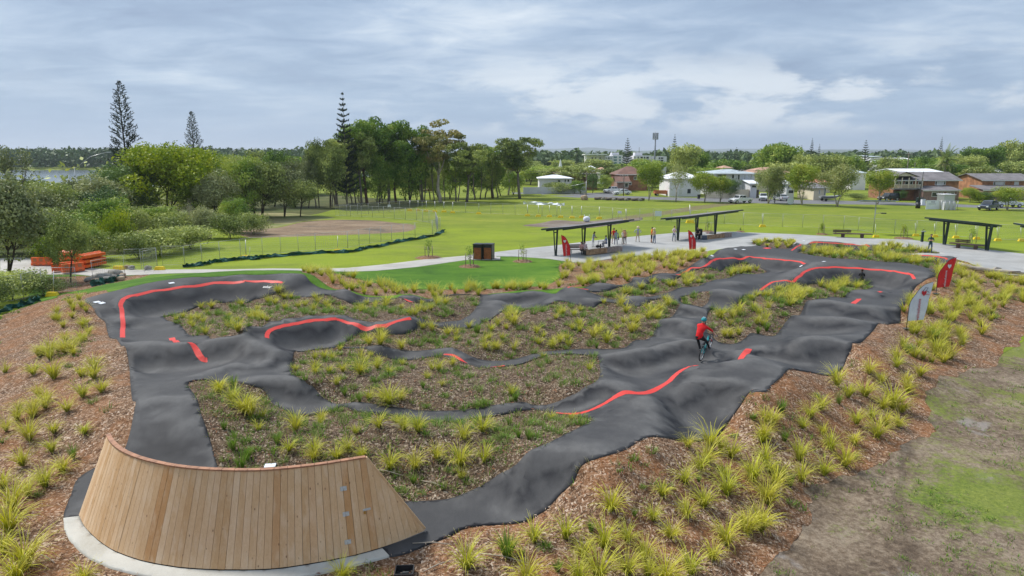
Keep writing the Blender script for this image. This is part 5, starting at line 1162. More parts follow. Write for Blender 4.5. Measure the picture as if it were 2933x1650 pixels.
more += scatter(M6,55, 'yygww', .7,1.2,7, lambda x, y: nz(x, y, .4,1) > -.1); more += scatter(M7,90, 'yyygww', .8,1.3,8)
more += scatter(M4,120, 'ygwwy', .5,1.0,9); more += scatter(M1,130, 'yywwwg', .5,1.0,10); more += scatter(M5,5, 'w', .7,1,11)
more += scatter(MULCH_L, 60, 'yyyyg', .7,1.1,12, lambda x, y: x > -27 and x < -9.5 - .12 * (34 - y) and y > 18 and nz(x, y, .3,9) > -.05)
more += scatter(M3,75, 'wwgy', .4,.8,13); more += scatter(M2,80, 'wwgy', .4,.8,14)
more = [m for m in more if all((m[0] - q[0]).length > .35 for q in tuss)]
cand = [(g, s, k, True) for g, s, k in tuss] + [(g, s, k, False) for g, s, k in more]
cand.sort(key=lambda c: -(c[1] / c[0].y) * (1.25 if c[3] else 1))
def zone(g):
 x, y = g.x, g.y
 def ins(poly): return inside([(p.x, p.y) for p in poly], np.array([(x, y)]))[0]
 for nm, poly in (('on the front planted island behind the timber wall', M2),('on the crescent island in the middle of the track', M3),('on the wide island behind the thin ribbon path', M4),('on the island inside the left bend', M1),('on the long island beside the rider', M7),('on the thin island before the upper bend', M6),('on the island before the concrete plaza', M9),('on the small island at the plaza edge', M8),('on the tiny island between the lanes', M5)):
  if ins(poly): return nm
 if x < 0 and y < 45: return 'on the left bank ' + ('beside the timber wall' if y < 19 else ('below the boulders at its far end' if y > 33 else ('along the track edge' if x > -8.5 - .42 * y + 2.0 else 'on its open outer slope')))
 if y < 24: return 'on the front right mound ' + ('at the photo bottom' if y < 15.5 else ('beside the bare dirt' if x > 3.5 + (y - 12) * .72 else ('on its crown beside the track' if x < 1.0 + (y - 14) * .55 else 'on its middle slope')))
 if x > 8 and y < 42: return 'on the right mound beside the big jump'
 if y > 40 and x < 20: return 'on the mulch strip between lawn and track'
 return 'on the right bank near the feather flags'
desc = {'y': 'yellow green arching tussock', 'g': 'upright dark green tussock', 'w': 'low spreading green grass clump'}
tv = random.Random(21)
for i, (g, s, k, _) in enumerate(cand[:296]):
 me = {'y': YEL, 'g': GRN, 'w': GRL}[k][tv.randrange(3)] if k != 'y' else YEL[tv.randrange(6)]
 o = bpy.data.objects.new('grass_tussock', me); COL.objects.link(o)
 nrm = Vector((0,0,1)); o.location = g - Vector((0,0,.03))
 sc = s * tv.uniform(.78,1.15); o.scale = (sc, sc, sc * tv.uniform(.92,1.12)); o.rotation_euler = (tv.uniform(-.08,.08), tv.uniform(-.08,.08), tv.uniform(0,6.28))
 z = zone(g); size = 'large ' if s > 1.19 else ('small ' if s < .75 else '')
 tag(o, size + desc[k] + ' ' + z, 'grass tussock', (size + desc[k] + 's ' + z).replace('  ', ' '))
def far_stuff(name, items, mat, n, length, spread, droop, width, seed, segs=3, label=None, base_r=.08):
 rg = np.random.default_rng(seed); Vs, Hs, Rs = [], [], []
 for g, s, k in items:
  d = g.y
  v, h, r_ = blades(rg=rg, n=n, length=length * s, spread=spread, droop=droop, width=width * max(1, d / 32), base_r=base_r, segs=segs)
  Vs.append(v + np.array([g.x, g.y, g.z - .03])); Hs.append(h); Rs.append(r_)
 if not Vs: return
 V = np.concatenate(Vs)
 o = np_mesh(name, V, np.arange(len(V)).reshape(-1,4), mat, False, {'h': np.concatenate(Hs), 'rv': np.concatenate(Rs)}, 'stuff')
 if label: tag(o, label, 'grass')
rest = [(g, s, k) for g, s, k, _ in cand[296:]]
far_stuff('distant_tussocks', [r_ for r_ in rest if r_[2] == 'y'], 'blade_yellow', 70,.85,.62,1.25,.019,1, label='mass of yellow green tussocks on the further planted beds')
far_stuff('distant_tussocks', [r_ for r_ in rest if r_[2] != 'y'], 'blade_green', 60,.5,.9,.6,.02,2, label='mass of low green clumps on the further planted beds', base_r=.16)

# thin weeds and pale straw over the islands; tufts of grass on the bare dirt
def ground_samples(reg, n, seed, ymax=60, power=1.6):
 rg = np.random.default_rng(seed); idx = np.concatenate([RS['mulch'], RS['mulch_island']]) if reg == 'mulch' else RS[reg]; c = CEN[idx]
 a = np.abs(area_f[idx]) * (c[:, 1] < ymax) / np.maximum(c[:, 1], 12) ** power
 pick = rg.choice(len(idx), n, p=a / a.sum()); T = TF[idx[pick]]
 u, v = rg.uniform(0,1, n), rg.uniform(0,1, n); m = u + v > 1; u[m], v[m] = 1 - u[m], 1 - v[m]
 A, B, C_ = V3[T[:, 0]], V3[T[:, 1]], V3[T[:, 2]]
 N = VN[T[:, 0]]
 return A + (B - A) * u[:, None] + (C_ - A) * v[:, None], N
a2_, b2_, c2_ = TV[TF[:, 0]], TV[TF[:, 1]], TV[TF[:, 2]]
area_f = .5 * ((b2_[:, 0] - a2_[:, 0]) * (c2_[:, 1] - a2_[:, 1]) - (b2_[:, 1] - a2_[:, 1]) * (c2_[:, 0] - a2_[:, 0]))
ISL = [[(p.x, p.y) for p in m] for m in (M1, M2, M3, M4, M6, M7, M9)]
Pw, _ = ground_samples('mulch', 30000,31,75,1.2)
isl = np.zeros(len(Pw), bool)
for m in ISL: isl |= inside(m, Pw[:, :2])
sel = []
for p, i_ in zip(Pw, isl):
 v = mnoise.noise(Vector((p[0] * .35, p[1] * .35,3))) + .5 * mnoise.noise(Vector((p[0] * 1.3, p[1] * 1.3,7)))
 if (i_ and v > -.22) or (not i_ and v > .40): sel.append((Vector(p),.5 + rnd.random() * .9, 'w'))
wg = [s_ for k, s_ in enumerate(sel) if k % 5 < 3]; wd = [s_ for k, s_ in enumerate(sel) if k % 5 >= 3]
far_stuff('weeds', wg, 'blade_green', 7,.22,1.0,.7,.034,5,2, 'thin green weeds sprouting through the mulch on the islands', .12)
far_stuff('dry_grass_stems', wd, 'blade_dry', 6,.25,1.1,.7,.024,6,2, 'thin straw coloured stems over the mulch of the islands', .14)
Pd, _ = ground_samples('dirt', 16000,33,50,1.2)
sd_ = []
for p in Pd:
 v = mnoise.noise(Vector((p[0] * .28, p[1] * .28,11))) + .6 * mnoise.noise(Vector((p[0] * 1.1, p[1] * 1.1,5))) + (.35 if p[0] > 17 else 0)
 if v > .08: sd_.append((Vector(p),.5 + rnd.random() * .8, 'w'))
far_stuff('grass_tufts', sd_, 'blade_green', 8,.13,1.2,.6,.026,8,2, 'short patchy grass growing through the bare dirt at the right', .13)

# wood chips: loose slivers lying over the mulch
def chips(name, n, mat, seed, lmin, lmax, label, ymax=46):
 rg = np.random.default_rng(seed); Pm, N = ground_samples('mulch', n, seed, ymax, 1.9)
 d = Pm[:, 1]; k = np.maximum(1, d / 22)
 L = rg.uniform(lmin, lmax, n) * k; W = rg.uniform(.008,.022, n) * k; a = rg.uniform(0,2 * PI, n)
 ax = np.stack([np.cos(a), np.sin(a), rg.normal(0,.22, n)], 1); ax -= N * (ax * N).sum(1)[:, None] * .75
 sd2 = np.cross(N, ax); sd2 /= np.linalg.norm(sd2, axis=1)[:, None]; sd2[:, 2] += rg.normal(0,.3, n)
 c = Pm + N * (rg.uniform(-.01,.03, n) * 1.0)[:, None] - np.array([0,0,.02])
 c[:, 2] += .035
 q = np.stack([c - ax * L[:, None] / 2 - sd2 * W[:, None] / 2, c + ax * L[:, None] / 2 - sd2 * W[:, None] * .3, c + ax * L[:, None] / 2 + sd2 * W[:, None] * .3, c - ax * L[:, None] / 2 + sd2 * W[:, None] / 2], 1).reshape(-1,3)
 o = qmesh(name, q, mat, kind='stuff'); tag(o, label, 'wood chips')
chips('wood_chips', 26000, 'chip_light', 41,.03,.09, 'pale shredded wood chips scattered over the mulch banks')
chips('wood_chips', 22000, 'chip_red', 42,.03,.10, 'reddish bark slivers scattered over the mulch banks')
chips('wood_chips', 16000, 'chip_dark', 43,.03,.10, 'dark damp bark slivers scattered over the mulch banks')
Pq, Nq = ground_samples('dirt', 1500,44,45,1.5)
qs = []
for p_ in Pq:
 r_ = rnd.uniform(.008,.026) * max(1, p_[1] / 25); a_ = rnd.uniform(0,6.3); c0_ = Vector(p_) + Vector((0,0,-.02)); tp_ = c0_ + Vector((0,0, r_ * 1.1))
 ring_ = [c0_ + Vector((math.cos(a_ + k * PI / 2) * r_, math.sin(a_ + k * PI / 2) * r_ * .8,0)) for k in range(4)]
 for k in range(4): qs += [ring_[k], ring_[(k + 1) % 4], tp_ + (ring_[(k + 1) % 4] - c0_) * .4, tp_ + (ring_[k] - c0_) * .4]
 qs += [tp_ + (q_ - c0_) * .4 for q_ in ring_]
qo = qmesh('clods', np.array([tuple(q_) for q_ in qs]), 'rock_tan', kind='stuff'); tag(qo, 'small clods of earth and stones lying on the bare dirt', 'clods')
# a few long sticks
sr = random.Random(8)
for c_, x, y in (('F3', 90,1340),('F2', 945,490),('F1', 290,1340),('F2', 1240,1390),('F4', 150,1110),('F2', 1200,1250),('F2', 900,790),('F2', 1200,865)):
 g = ground(c_, x, y)
 if g:
  a = sr.uniform(-.6,.6); L = sr.uniform(.35,.7)
  mb = MB(); mb.tube([(-L * math.cos(a),-L * math.sin(a),.03),(0,.03,.06),(L * math.cos(a), L * math.sin(a),.03)], [.012,.016,.008], 5)
  o = mb.build('stick', 'bark_pale', None); o.location = g
  tag(o, 'thin pale stick lying on the mulch ' + zone(g)[3:], 'stick', 'sticks lying on the mulch')
# ------------------------------------------------------------------ trees
leafy('leaf_lime', [(0.061,0.110,0.006),(0.143,0.220,0.011),(0.264,0.341,0.019),(0.374,0.407,0.033)], .45,.3)
leafy('leaf_mid', [(0.055,0.113,0.020),(0.133,0.236,0.033),(0.254,0.358,0.058),(0.442,0.492,0.102)], .35,.25)
leafy('leaf_olive', [(0.079,0.117,0.034),(0.192,0.247,0.067),(0.338,0.394,0.115),(0.541,0.579,0.186)], .35,.22)
leafy('leaf_grey', [(0.073,0.094,0.042),(0.175,0.206,0.090),(0.294,0.326,0.150),(0.441,0.454,0.225)], .35,.2)
leafy('leaf_dark', [(0.026,0.063,0.022),(0.063,0.124,0.036),(0.124,0.202,0.059),(0.202,0.292,0.090)], .35,.18)
leafy('leaf_street', [(0.072,0.131,0.017),(0.174,0.254,0.029),(0.290,0.370,0.046),(0.464,0.464,0.080)], .4,.3)
leafy('leaf_street_pale', [(0.117,0.156,0.052),(0.208,0.260,0.078),(0.312,0.351,0.130),(0.442,0.442,0.195)], .4,.3)
leafy('leaf_bronze', [(0.090,0.108,0.036),(0.198,0.216,0.064),(0.342,0.306,0.108),(0.540,0.396,0.180)], .35,.22)
leafy('needle_dark', [(0.026,0.039,0.029),(0.046,0.065,0.044),(0.072,0.098,0.065)], .3,.1)
leafy('leaf_palm', [(0.056,0.098,0.017),(0.119,0.182,0.031),(0.224,0.280,0.070),(0.392,0.350,0.154)], .35,.2)
leafy('leaf_far', [(0.045,0.083,0.033),(0.090,0.143,0.054),(0.143,0.203,0.075)], .05,.15)

def leaf_cloud(cent, rad, n, size, rg, flat=.75, shell=.55):
 """n leaf quads round each clump centre"""
 cent = np.asarray(cent); K = len(cent); rad = np.asarray(rad)
 idx = rg.choice(K, n, p=rad ** 2 / (rad ** 2).sum())
 d = rg.normal(0,1,(n, 3)); d /= np.linalg.norm(d, axis=1)[:, None]
 r = rg.uniform(shell, 1.05, n) ** .8
 P_ = cent[idx] + d * (r * rad[idx])[:, None] * np.array([1,1, flat])
 nr = d * .6 + rg.normal(0,.55,(n, 3)); nr /= np.linalg.norm(nr, axis=1)[:, None]
 t1 = np.cross(nr, rg.normal(0,1,(n, 3))); t1 /= np.linalg.norm(t1, axis=1)[:, None]; t2 = np.cross(nr, t1)
 s = size * rg.uniform(.55,1.35, n)
 a, b = t1 * (s * .5)[:, None], t2 * (s * .34)[:, None]
 return np.stack([P_ - a, P_ + b * .9 - a * .1, P_ + a, P_ - b * .9 + a * .1], 1).reshape(-1,3)
def limb_tree(rg, H, spread, levels, fork_z, trunk_r, lean=.1, n_main=4, droop=0.0):
 """returns tube segments and tip points of a branching tree"""
 tubes, tips = [], []
 def grow(p, d, L, r, lv):
  n = 4; pts = [p.copy()]; rr = [r]
  q = p.copy(); dd = d.copy()
  for i in range(n):
   dd = (dd + Vector(rg.normal(0,.12,3)) + Vector((0,0,.06 - droop))).normalized()
   q = q + dd * (L / n); pts.append(q.copy()); rr.append(r * (1 - .38 * (i + 1) / n))
  tubes.append((pts, rr, lv))
  if lv == 0: tips.append(q.copy()); return
  k = n_main if lv == levels else int(rg.integers(2,4))
  a0 = rg.uniform(0,2 * PI)
  for j in range(k):
   a = a0 + 2 * PI * j / k + rg.normal(0,.3)
   side = Vector((math.cos(a), math.sin(a),0))
   nd = (dd * (1.0 if lv < levels else .75) + side * spread * rg.uniform(.6,1.15) + Vector((0,0,.1))).normalized()
   grow(q, nd, L * rg.uniform(.62,.85), rr[-1] * .72, lv - 1)
  if lv < levels: tips.append(q.copy())
 d = Vector((rg.normal(0, lean), rg.normal(0, lean),1)).normalized()
 grow(Vector((0,0,-.1)), d, fork_z, trunk_r, levels)
 zmax = max(t.z for t in tips)
 return tubes, tips, zmax
PROTO = {}
def tree_proto(key, seed, H, W, leaf, bark, nleaf, lsize, fork=.35, spread=.75, levels=3, trunks=1, clump=.16, flat=.75, lean=.1, crown_lo=.3, fill=True, tr=.022):
 rg = np.random.default_rng(seed); tb = MB(); tips = []
 for k in range(trunks):
  tubes, tp, zm = limb_tree(rg, H, spread, levels, H * fork, H * tr / max(1, trunks ** .5), lean * (1 if trunks == 1 else 2.4))
  ext = max(max(abs(t.x) for t in tp), max(abs(t.y) for t in tp),.1)
  sx, sz = (W / 2 * .86) / ext, H * .93 / zm
  for pts, rr, lv in tubes:
   if lv == 0 and nleaf > 0 and levels > 2: pts = pts[:3]; rr = rr[:3]
   f = lambda p: Vector((p.x * (1 + (sx - 1) * min(1, max(0, p.z / (H * fork)))), p.y * (1 + (sx - 1) * min(1, max(0, p.z / (H * fork)))), p.z * sz))
   tb.tube([f(p) for p in pts], rr, 7 if lv == levels else (5 if lv else 3), lv == levels)
  tips += [Vector((t.x * sx, t.y * sx, t.z * sz)) for t in tp]
 tm = tb.build('trunk', bark); tme = tm.data; bpy.data.objects.remove(tm)
 cm = None
 if nleaf:
  C_ = [tuple(t) for t in tips if t.z > H * crown_lo]
  if fill:
   c0, c1 = H * max(crown_lo, .04), H * .95; zc_, az = (c0 + c1) / 2,(c1 - c0) / 2
   for _ in range(60):
    d = rg.normal(0,1,3); d /= np.linalg.norm(d); r_ = rg.uniform(.45,1.0) ** .6
    wob = 1 + .28 * mnoise.noise(Vector(d * 1.7) + Vector((seed, 0,0)))
    z_ = zc_ + d[2] * az * r_ * .9
    if d[2] < -.55 and rg.uniform() < .7: continue
    k_ = W / 2 * (1 - clump * .8) * wob * (1.0 if d[2] > -.2 else .85)
    C_.append((d[0] * k_ * r_, d[1] * k_ * r_, z_))
  else:
   for _ in range(int(len(C_) * .35)):
    i = rg.integers(0, len(C_)); C_.append((C_[i][0] * rg.uniform(.5,1), C_[i][1] * rg.uniform(.5,1), C_[i][2] * rg.uniform(.62,.9)))
  rad = W * clump * rg.uniform(.6,1.25, len(C_))
  V = leaf_cloud(C_, rad, nleaf, lsize, rg, flat)
  V[:, 2] = np.maximum(V[:, 2], .05)
  o = qmesh('crown', V, leaf); cm = o.data; bpy.data.objects.remove(o)
 PROTO[key] = (tme, cm, H, W)
def conifer_proto(key, seed, H, W, tiers, dens, bare=.12, sparse=False):
 """Norfolk / Cook pine: straight stem with whorls of upswept fronds"""
 rg = np.random.default_rng(seed); tb = MB()
 lean = Vector((rg.normal(0,.01), rg.normal(0,.01),0))
 tb.tube([lean * (H * k / 8) ** 1 * 1.0 + Vector((0,0, H * k / 8)) for k in range(9)], [H * .011 * (1 - .93 * k / 8) + .02 for k in range(9)], 7)
 tm = tb.build('trunk', 'bark_grey' if not sparse else 'bark_dark'); tme = tm.data; bpy.data.objects.remove(tm)
 q = []
 for k in range(tiers):
  f = k / (tiers - 1); z = H * (bare + (1 - bare) * f); L = W / 2 * ((1 - f) ** (.75 if not sparse else .55) * 1.0 + .05)
  if sparse and f < .08: L *= .75
  nb = 6 if not sparse else 5; a0 = rg.uniform(0,6.28)
  for j in range(nb):
   if rg.uniform() > dens: continue
   a = a0 + 2 * PI * j / nb + rg.normal(0,.12); Lb = L * rg.uniform(.75,1.12)
   steps = max(5, int(Lb * (7 if not sparse else 6)))
   for s_ in range(steps):
    g = (s_ + .3) / steps
    if sparse and g < .38: continue
    r = Lb * g; up = Lb * (.16 * g ** 2 + (.10 if not sparse else .26) * g)
    c = np.array([math.cos(a) * r, math.sin(a) * r, z + up])
    for _ in range(3 if not sparse else 2):
     d = np.array([math.cos(a) * .6, math.sin(a) * .6,.55]) + rg.normal(0,.45,3); d /= np.linalg.norm(d)
     w_ = np.cross(d, rg.normal(0,1,3)); w_ /= np.linalg.norm(w_)
     ln = (.32 + .25 * (1 - f)) * (H / 20) ** .5 * rg.uniform(.7,1.2); wd = .055 * (H / 20) ** .5 * (1.5 if not sparse else 1.1)
     q.append([c - w_ * wd, c + w_ * wd, c + d * ln + w_ * wd * .6, c + d * ln - w_ * wd * .6])
   # the branch itself
   c0 = np.array([0,0, z]); c1 = np.array([math.cos(a) * Lb * .8, math.sin(a) * Lb * .8, z + Lb * .2]); w_ = np.array([0,0,.028 * (H / 20)])
   q.append([c0 - w_, c1 - w_ * .4, c1 + w_ * .4, c0 + w_])
 o = qmesh('crown', np.array(q).reshape(-1,3), 'needle_dark'); cm = o.data; bpy.data.objects.remove(o)
 PROTO[key] = (tme, cm, H, W)
def palm_proto(key, seed, H, W, nf=46, thick=.45, droop=1.5, leaf='leaf_palm'):
 rg = np.random.default_rng(seed); tb = MB()
 tb.tube([(rg.normal(0,.03) * k, 0, H * .62 * k / 5) for k in range(6)], [thick * (1.15 - .1 * k) for k in range(5)] + [thick * .9], 8)
 tm = tb.build('trunk', 'bark_grey'); tme = tm.data; bpy.data.objects.remove(tm); q = []
 top = np.array([0,0, H * .62]); R_ = W / 2
 for j in range(nf):
  a = rg.uniform(0,6.28); el = rg.uniform(-.35,1.35); L = R_ * rg.uniform(.9,1.15) * 1.12
  d = np.array([math.cos(a) * math.cos(el), math.sin(a) * math.cos(el), math.sin(el)]); c = top.copy(); st = 12
  for s_ in range(st):
   c2 = c + d * L / st; side = np.cross(d, [0,0,1]); side /= max(1e-6, np.linalg.norm(side))
   g = (s_ + 1) / st; wl = L * .17 * math.sin(PI * min(1,.12 + g * .9))
   for sgn in (-1,1):
    for kk in range(2):
     b0 = c + (c2 - c) * kk / 2; tp = b0 + side * sgn * wl + d * wl * .5 - np.array([0,0, wl * .35])
     q.append([b0, b0 + d * .10 * L / 3, tp + d * .02, tp])
   d = d + np.array([0,0,-droop / st * (.5 + g)]); d /= np.linalg.norm(d); c = c2
 o = qmesh('crown', np.array(q).reshape(-1,3), leaf); cm = o.data; bpy.data.objects.remove(o)
 PROTO[key] = (tme, cm, H, W)

tree_proto('lime', 1,11,14, 'leaf_lime', 'bark_dark', 20000,.36,.22,.95,3,3,.115,.8,.12,.08)
for i in range(3): tree_proto('gum%d' % i, 10 + i, 18,14, 'leaf_mid' if i != 1 else 'leaf_olive', 'bark_red' if i == 0 else 'bark_grey', 11500,.44,.30,.95,3,1,.115,.55,.08,.26, False)
tree_proto('gum3', 15,17,12, 'leaf_bronze', 'bark_pale', 7500,.40,.40,.75,3,1,.095,.5,.06,.50, False)
for i in range(3): tree_proto('scrub%d' % i, 20 + i, 8,8,('leaf_olive', 'leaf_grey', 'leaf_mid')[i], 'bark_dark', 9500,.26,.2,.9,3,2,.13,.8,.16,.12)
tree_proto('dark', 24,9,8, 'leaf_dark', 'bark_dark', 9000,.30,.2,.8,3,1,.16,.85,.1,.1)
for i in range(3): tree_proto('street%d' % i, 30 + i, 9.5,8,('leaf_street', 'leaf_street', 'leaf_street_pale')[i], 'bark_pale', 9500,.30,.22,.55,3,2,.15,.9,.12,.26, tr=.026)
tree_proto('wispy', 36,9,6, 'leaf_street_pale', 'bark_pale', 2600,.26,.3,.6,3,1,.15,.9,.08,.3)
tree_proto('bare', 40,6,4.5, 'leaf_grey', 'bark_pale', 0,.2,.2,.8,4,2)
tree_proto('twiggy', 41,12,7, 'leaf_grey', 'bark_grey', 1800,.30,.3,.7,4,1,.10)
for i in range(2): tree_proto('shrub%d' % i, 45 + i, 2.6,4,('leaf_olive', 'leaf_lime')[i], 'bark_dark', 5200,.17,.1,1.1,3,3,.20,.8,.2,.02)
for i in range(2): tree_proto('back%d' % i, 50 + i, 12,13,('leaf_mid', 'leaf_olive')[i], 'bark_grey', 5500,.62,.3,.9,3,1,.15,.65,.08,.2)
tree_proto('slim', 55,12,5, 'leaf_olive', 'bark_grey', 2200,.30,.5,.5,3,1,.14,.8,.04,.5)
conifer_proto('norfolk', 60,22,10,19,.95)
conifer_proto('norfolk_far', 61,18,10,16,.97,.15)
conifer_proto('cook', 62,22,6.6,58,.93,.05, True)
palm_proto('date_palm', 70,11,9)
palm_proto('thin_palm', 71,11,5,20,.16,1.9)
def tree(key, pos, H, W, label, name='tree', group=None, rz=None, cat_='tree'):
 tme, cm, h0, w0 = PROTO[key]
 o = empty(name, pos, rnd.uniform(0,6.28) if rz is None else rz, label, cat_, group)
 o.scale = (W / w0, W / w0, H / h0)
 t_ = bpy.data.objects.new('trunk', tme); COL.objects.link(t_); t_.parent = o
 if cm is not None:
  c = bpy.data.objects.new('crown', cm); COL.objects.link(c); c.parent = o
 return o
def tree_px(key, crop, xb, yb, ytop, wpx, label, name='tree', group=None, Y=None, xt=None, **kw):
 """base pixel (on the ground), top pixel row, crown width in pixels; Y overrides the distance when the base is hidden"""
 s = CROPS[crop][2]
 if Y is None: g = at(crop, xb, yb, 0.0); Y = g.y
 else: g = at_dist(crop, xb, yb, Y)
 zt = at_dist(crop, xb, ytop, Y).z
 return tree(key, (g.x, Y, -.05 if Y < 900 else 0), zt + .05, wpx / s * Y / F_PX, label, name, group, **kw)

# the wood at the left
tree_px('lime', 'D', 425,558,368,270, 'big bright lime green spreading tree standing out of the wood at the left', 'broad_tree')
tree_px('cook', 'D', 327,470,208,92, 'taller and leftmost of the two thin dark pines rising above the left wood', 'tall_pine', Y=112)
tree_px('cook', 'D', 497,470,283,62, 'shorter thin dark pine rising behind the lime green tree', 'tall_pine', Y=150)
tree_px('twiggy', 'D', 45,560,350,110, 'sparse half bare tree poking above the wood at the far left edge', 'bare_topped_tree', Y=96)
tree_px('scrub1', 'D', 20,700,440,230, 'grey olive tree with a forked pale trunk at the left edge beside the orange barriers', 'scrub_tree')
tree_px('scrub0', 'D', 175,690,545,120, 'thin leaning olive tree in front of the orange barriers', 'scrub_tree', Y=55)
tree_px('bare', 'D', 487,598,488,66, 'leafless pale grey tree in front of the lime green crown', 'dead_tree')
tree_px('dark', 'D', 335,575,400,150, 'very dark dense tree tucked behind the left side of the lime green tree', 'dark_tree', Y=104)
tree_px('shrub1', 'D', 300,650,536,84, 'bright green upright shrub left of the mesh gate', 'shrub', Y=72)
W1 = [('scrub2',20,610,470,200),('scrub0',95,640,520,190),('scrub2',175,630,535,160),('scrub2',260,615,500,150),('scrub0',330,600,520,130),('scrub2',385,590,520,130),('back1',40,560,450,180),('scrub2',505,560,440,140),('scrub0',120,600,455,170),('scrub1',120,610,470,190),('scrub0',205,600,510,150),('scrub2',60,600,478,170),('scrub0',-40,640,480,200),('scrub1',255,575,442,160),('scrub2',150,560,462,170),('dark',265,590,470,120),('scrub0',90,560,492,160),('scrub1',205,555,448,140),
   ('scrub1',560,560,430,140),('scrub2',610,555,395,130),('scrub0',660,550,400,140),('scrub1',715,545,415,120),('scrub2',545,540,385,130),('scrub0',590,525,388,120),('scrub2',690,520,380,120),('dark',640,545,430,110),('scrub1',745,520,400,110),('scrub0',755,545,450,100),('slim',640,515,370,60),('slim',668,512,372,60),('back1',470,500,392,170),('back0',560,495,392,170),('back1',650,492,392,180),('back0',740,490,395,170),('back1',310,520,425,110),('scrub2',590,585,500,90),('scrub1',520,600,520,90),('shrub0',480,625,572,120),('shrub0',400,640,582,130),('shrub0',350,650,590,110),('shrub1',130,660,600,90),('scrub2',215,650,560,110),('shrub0',30,745,690,150),('shrub0',110,740,700,110),('shrub0',-30,770,700,140),('shrub0',230,655,590,100),('shrub0',580,600,545,90),('shrub0',640,590,540,80),('shrub0',440,600,540,110)]
wl = {'scrub0': 'olive green scrub tree with tangled dark trunks in the dense wood at the left', 'scrub1': 'grey green scrub tree in the dense wood at the left', 'scrub2': 'mid green scrub tree in the dense wood at the left', 'dark': 'dark dense tree in the shade of the left wood', 'slim': 'slim tree with a high small crown above the left wood', 'back0': 'green tree at the back of the left wood', 'back1': 'olive tree at the back of the left wood', 'shrub1': 'low bright green shrub at the front edge of the left wood', 'shrub0': 'low olive shrub at the front edge of the left wood'}
for k, x, yb, yt, w_ in W1: tree_px(k, 'D', x, yb, yt, w_, wl[k], 'shrub' if 'shrub' in k else 'scrub_tree', wl[k].replace(' with tangled dark trunks', '') + ' group', cat_='shrub' if 'shrub' in k else 'tree')
tree_px('thin_palm', 'D', 597,540,403,78, 'green feather palm among the scrub at the left of the mid group', 'palm_tree')
# the tall clump in the middle
tree_px('norfolk', 'B2', 700,975,58,235, 'tall dark norfolk pine rising above the middle tree clump', 'norfolk_pine')
MID = [('gum1',620,975,395,330,'olive leaning tree at the left end of the middle clump'),('gum0',865,960,225,420,'tall reddish trunked gum next to the norfolk pine'),('gum1',820,965,330,330,'grey trunked gum directly right of the norfolk pine'),
    ('gum2',1040,950,222,420,'broad flat topped tree in the centre of the middle clump'),('gum0',1100,945,270,330,'dense green tree right of the clump centre'),('gum2',1320,940,300,330,'dark green tree in the right half of the clump'),
    ('gum3',1465,945,232,480,'tall open crowned pale gum right of centre in the clump'),('gum1',1680,940,430,400,'olive gum with a forked pale trunk right of the open gum'),('gum2',1590,935,520,230,'small rounded green tree under the tall open gum'),
    ('gum0',1890,905,460,280,'dark trunked gum near the right end of the clump'),('gum3',2020,885,455,240,'thin bronze crowned gum near the right end of the clump'),('gum1',2115,912,385,420,'spreading gum with a leaning dark trunk at the right end of the clump'),
    ('scrub2',960,955,560,260,'low green tree filling the centre of the clump'),('scrub2',1210,945,470,300,'bright green low crown under the clump'),('scrub0',560,985,470,260,'bushy olive tree at the left foot of the clump'),('scrub0',470,985,420,200,'wispy tree left of the clump beside the grass bank'),('scrub1',380,990,560,200,'grey scrub tree between wood and clump')]
for k, x, yb, yt, w_, lb in MID: tree_px(k, 'B2', x, yb, yt, w_ * 1.12, lb, 'gum_tree')
for x, yb, yt, w_ in ((600,960,640,220),(700,950,690,200),(800,945,700,180),(940,935,680,240),(1180,930,640,260),(1270,925,700,200),(1380,920,660,240),(1540,915,640,260),(1750,910,620,280),(1830,905,700,240),(1960,890,640,260),(1000,915,720,260),(1450,905,720,260),(2060,880,700,220)):
 tree_px('scrub2' if x % 3 else 'scrub0', 'B2', x, yb, yt, w_, 'leafy understorey tree filling the gaps between the gum trunks', 'understorey_tree', 'understorey trees of the middle clump')
for x, yb in ((740,960),(770,955),(945,950),(990,950),(1215,940),(1305,940),(1335,935),(1415,945),(1610,930),(1745,925),(1935,905),(1900,910),(600,975),(445,985),(575,980),(1500,930),(1790,915)):
 tree_px('slim', 'B2', x, yb, 560 + rnd.uniform(-60,60),110, 'slender trunked young gum standing inside the middle tree clump', 'slim_tree', 'slender young gums in the middle clump')
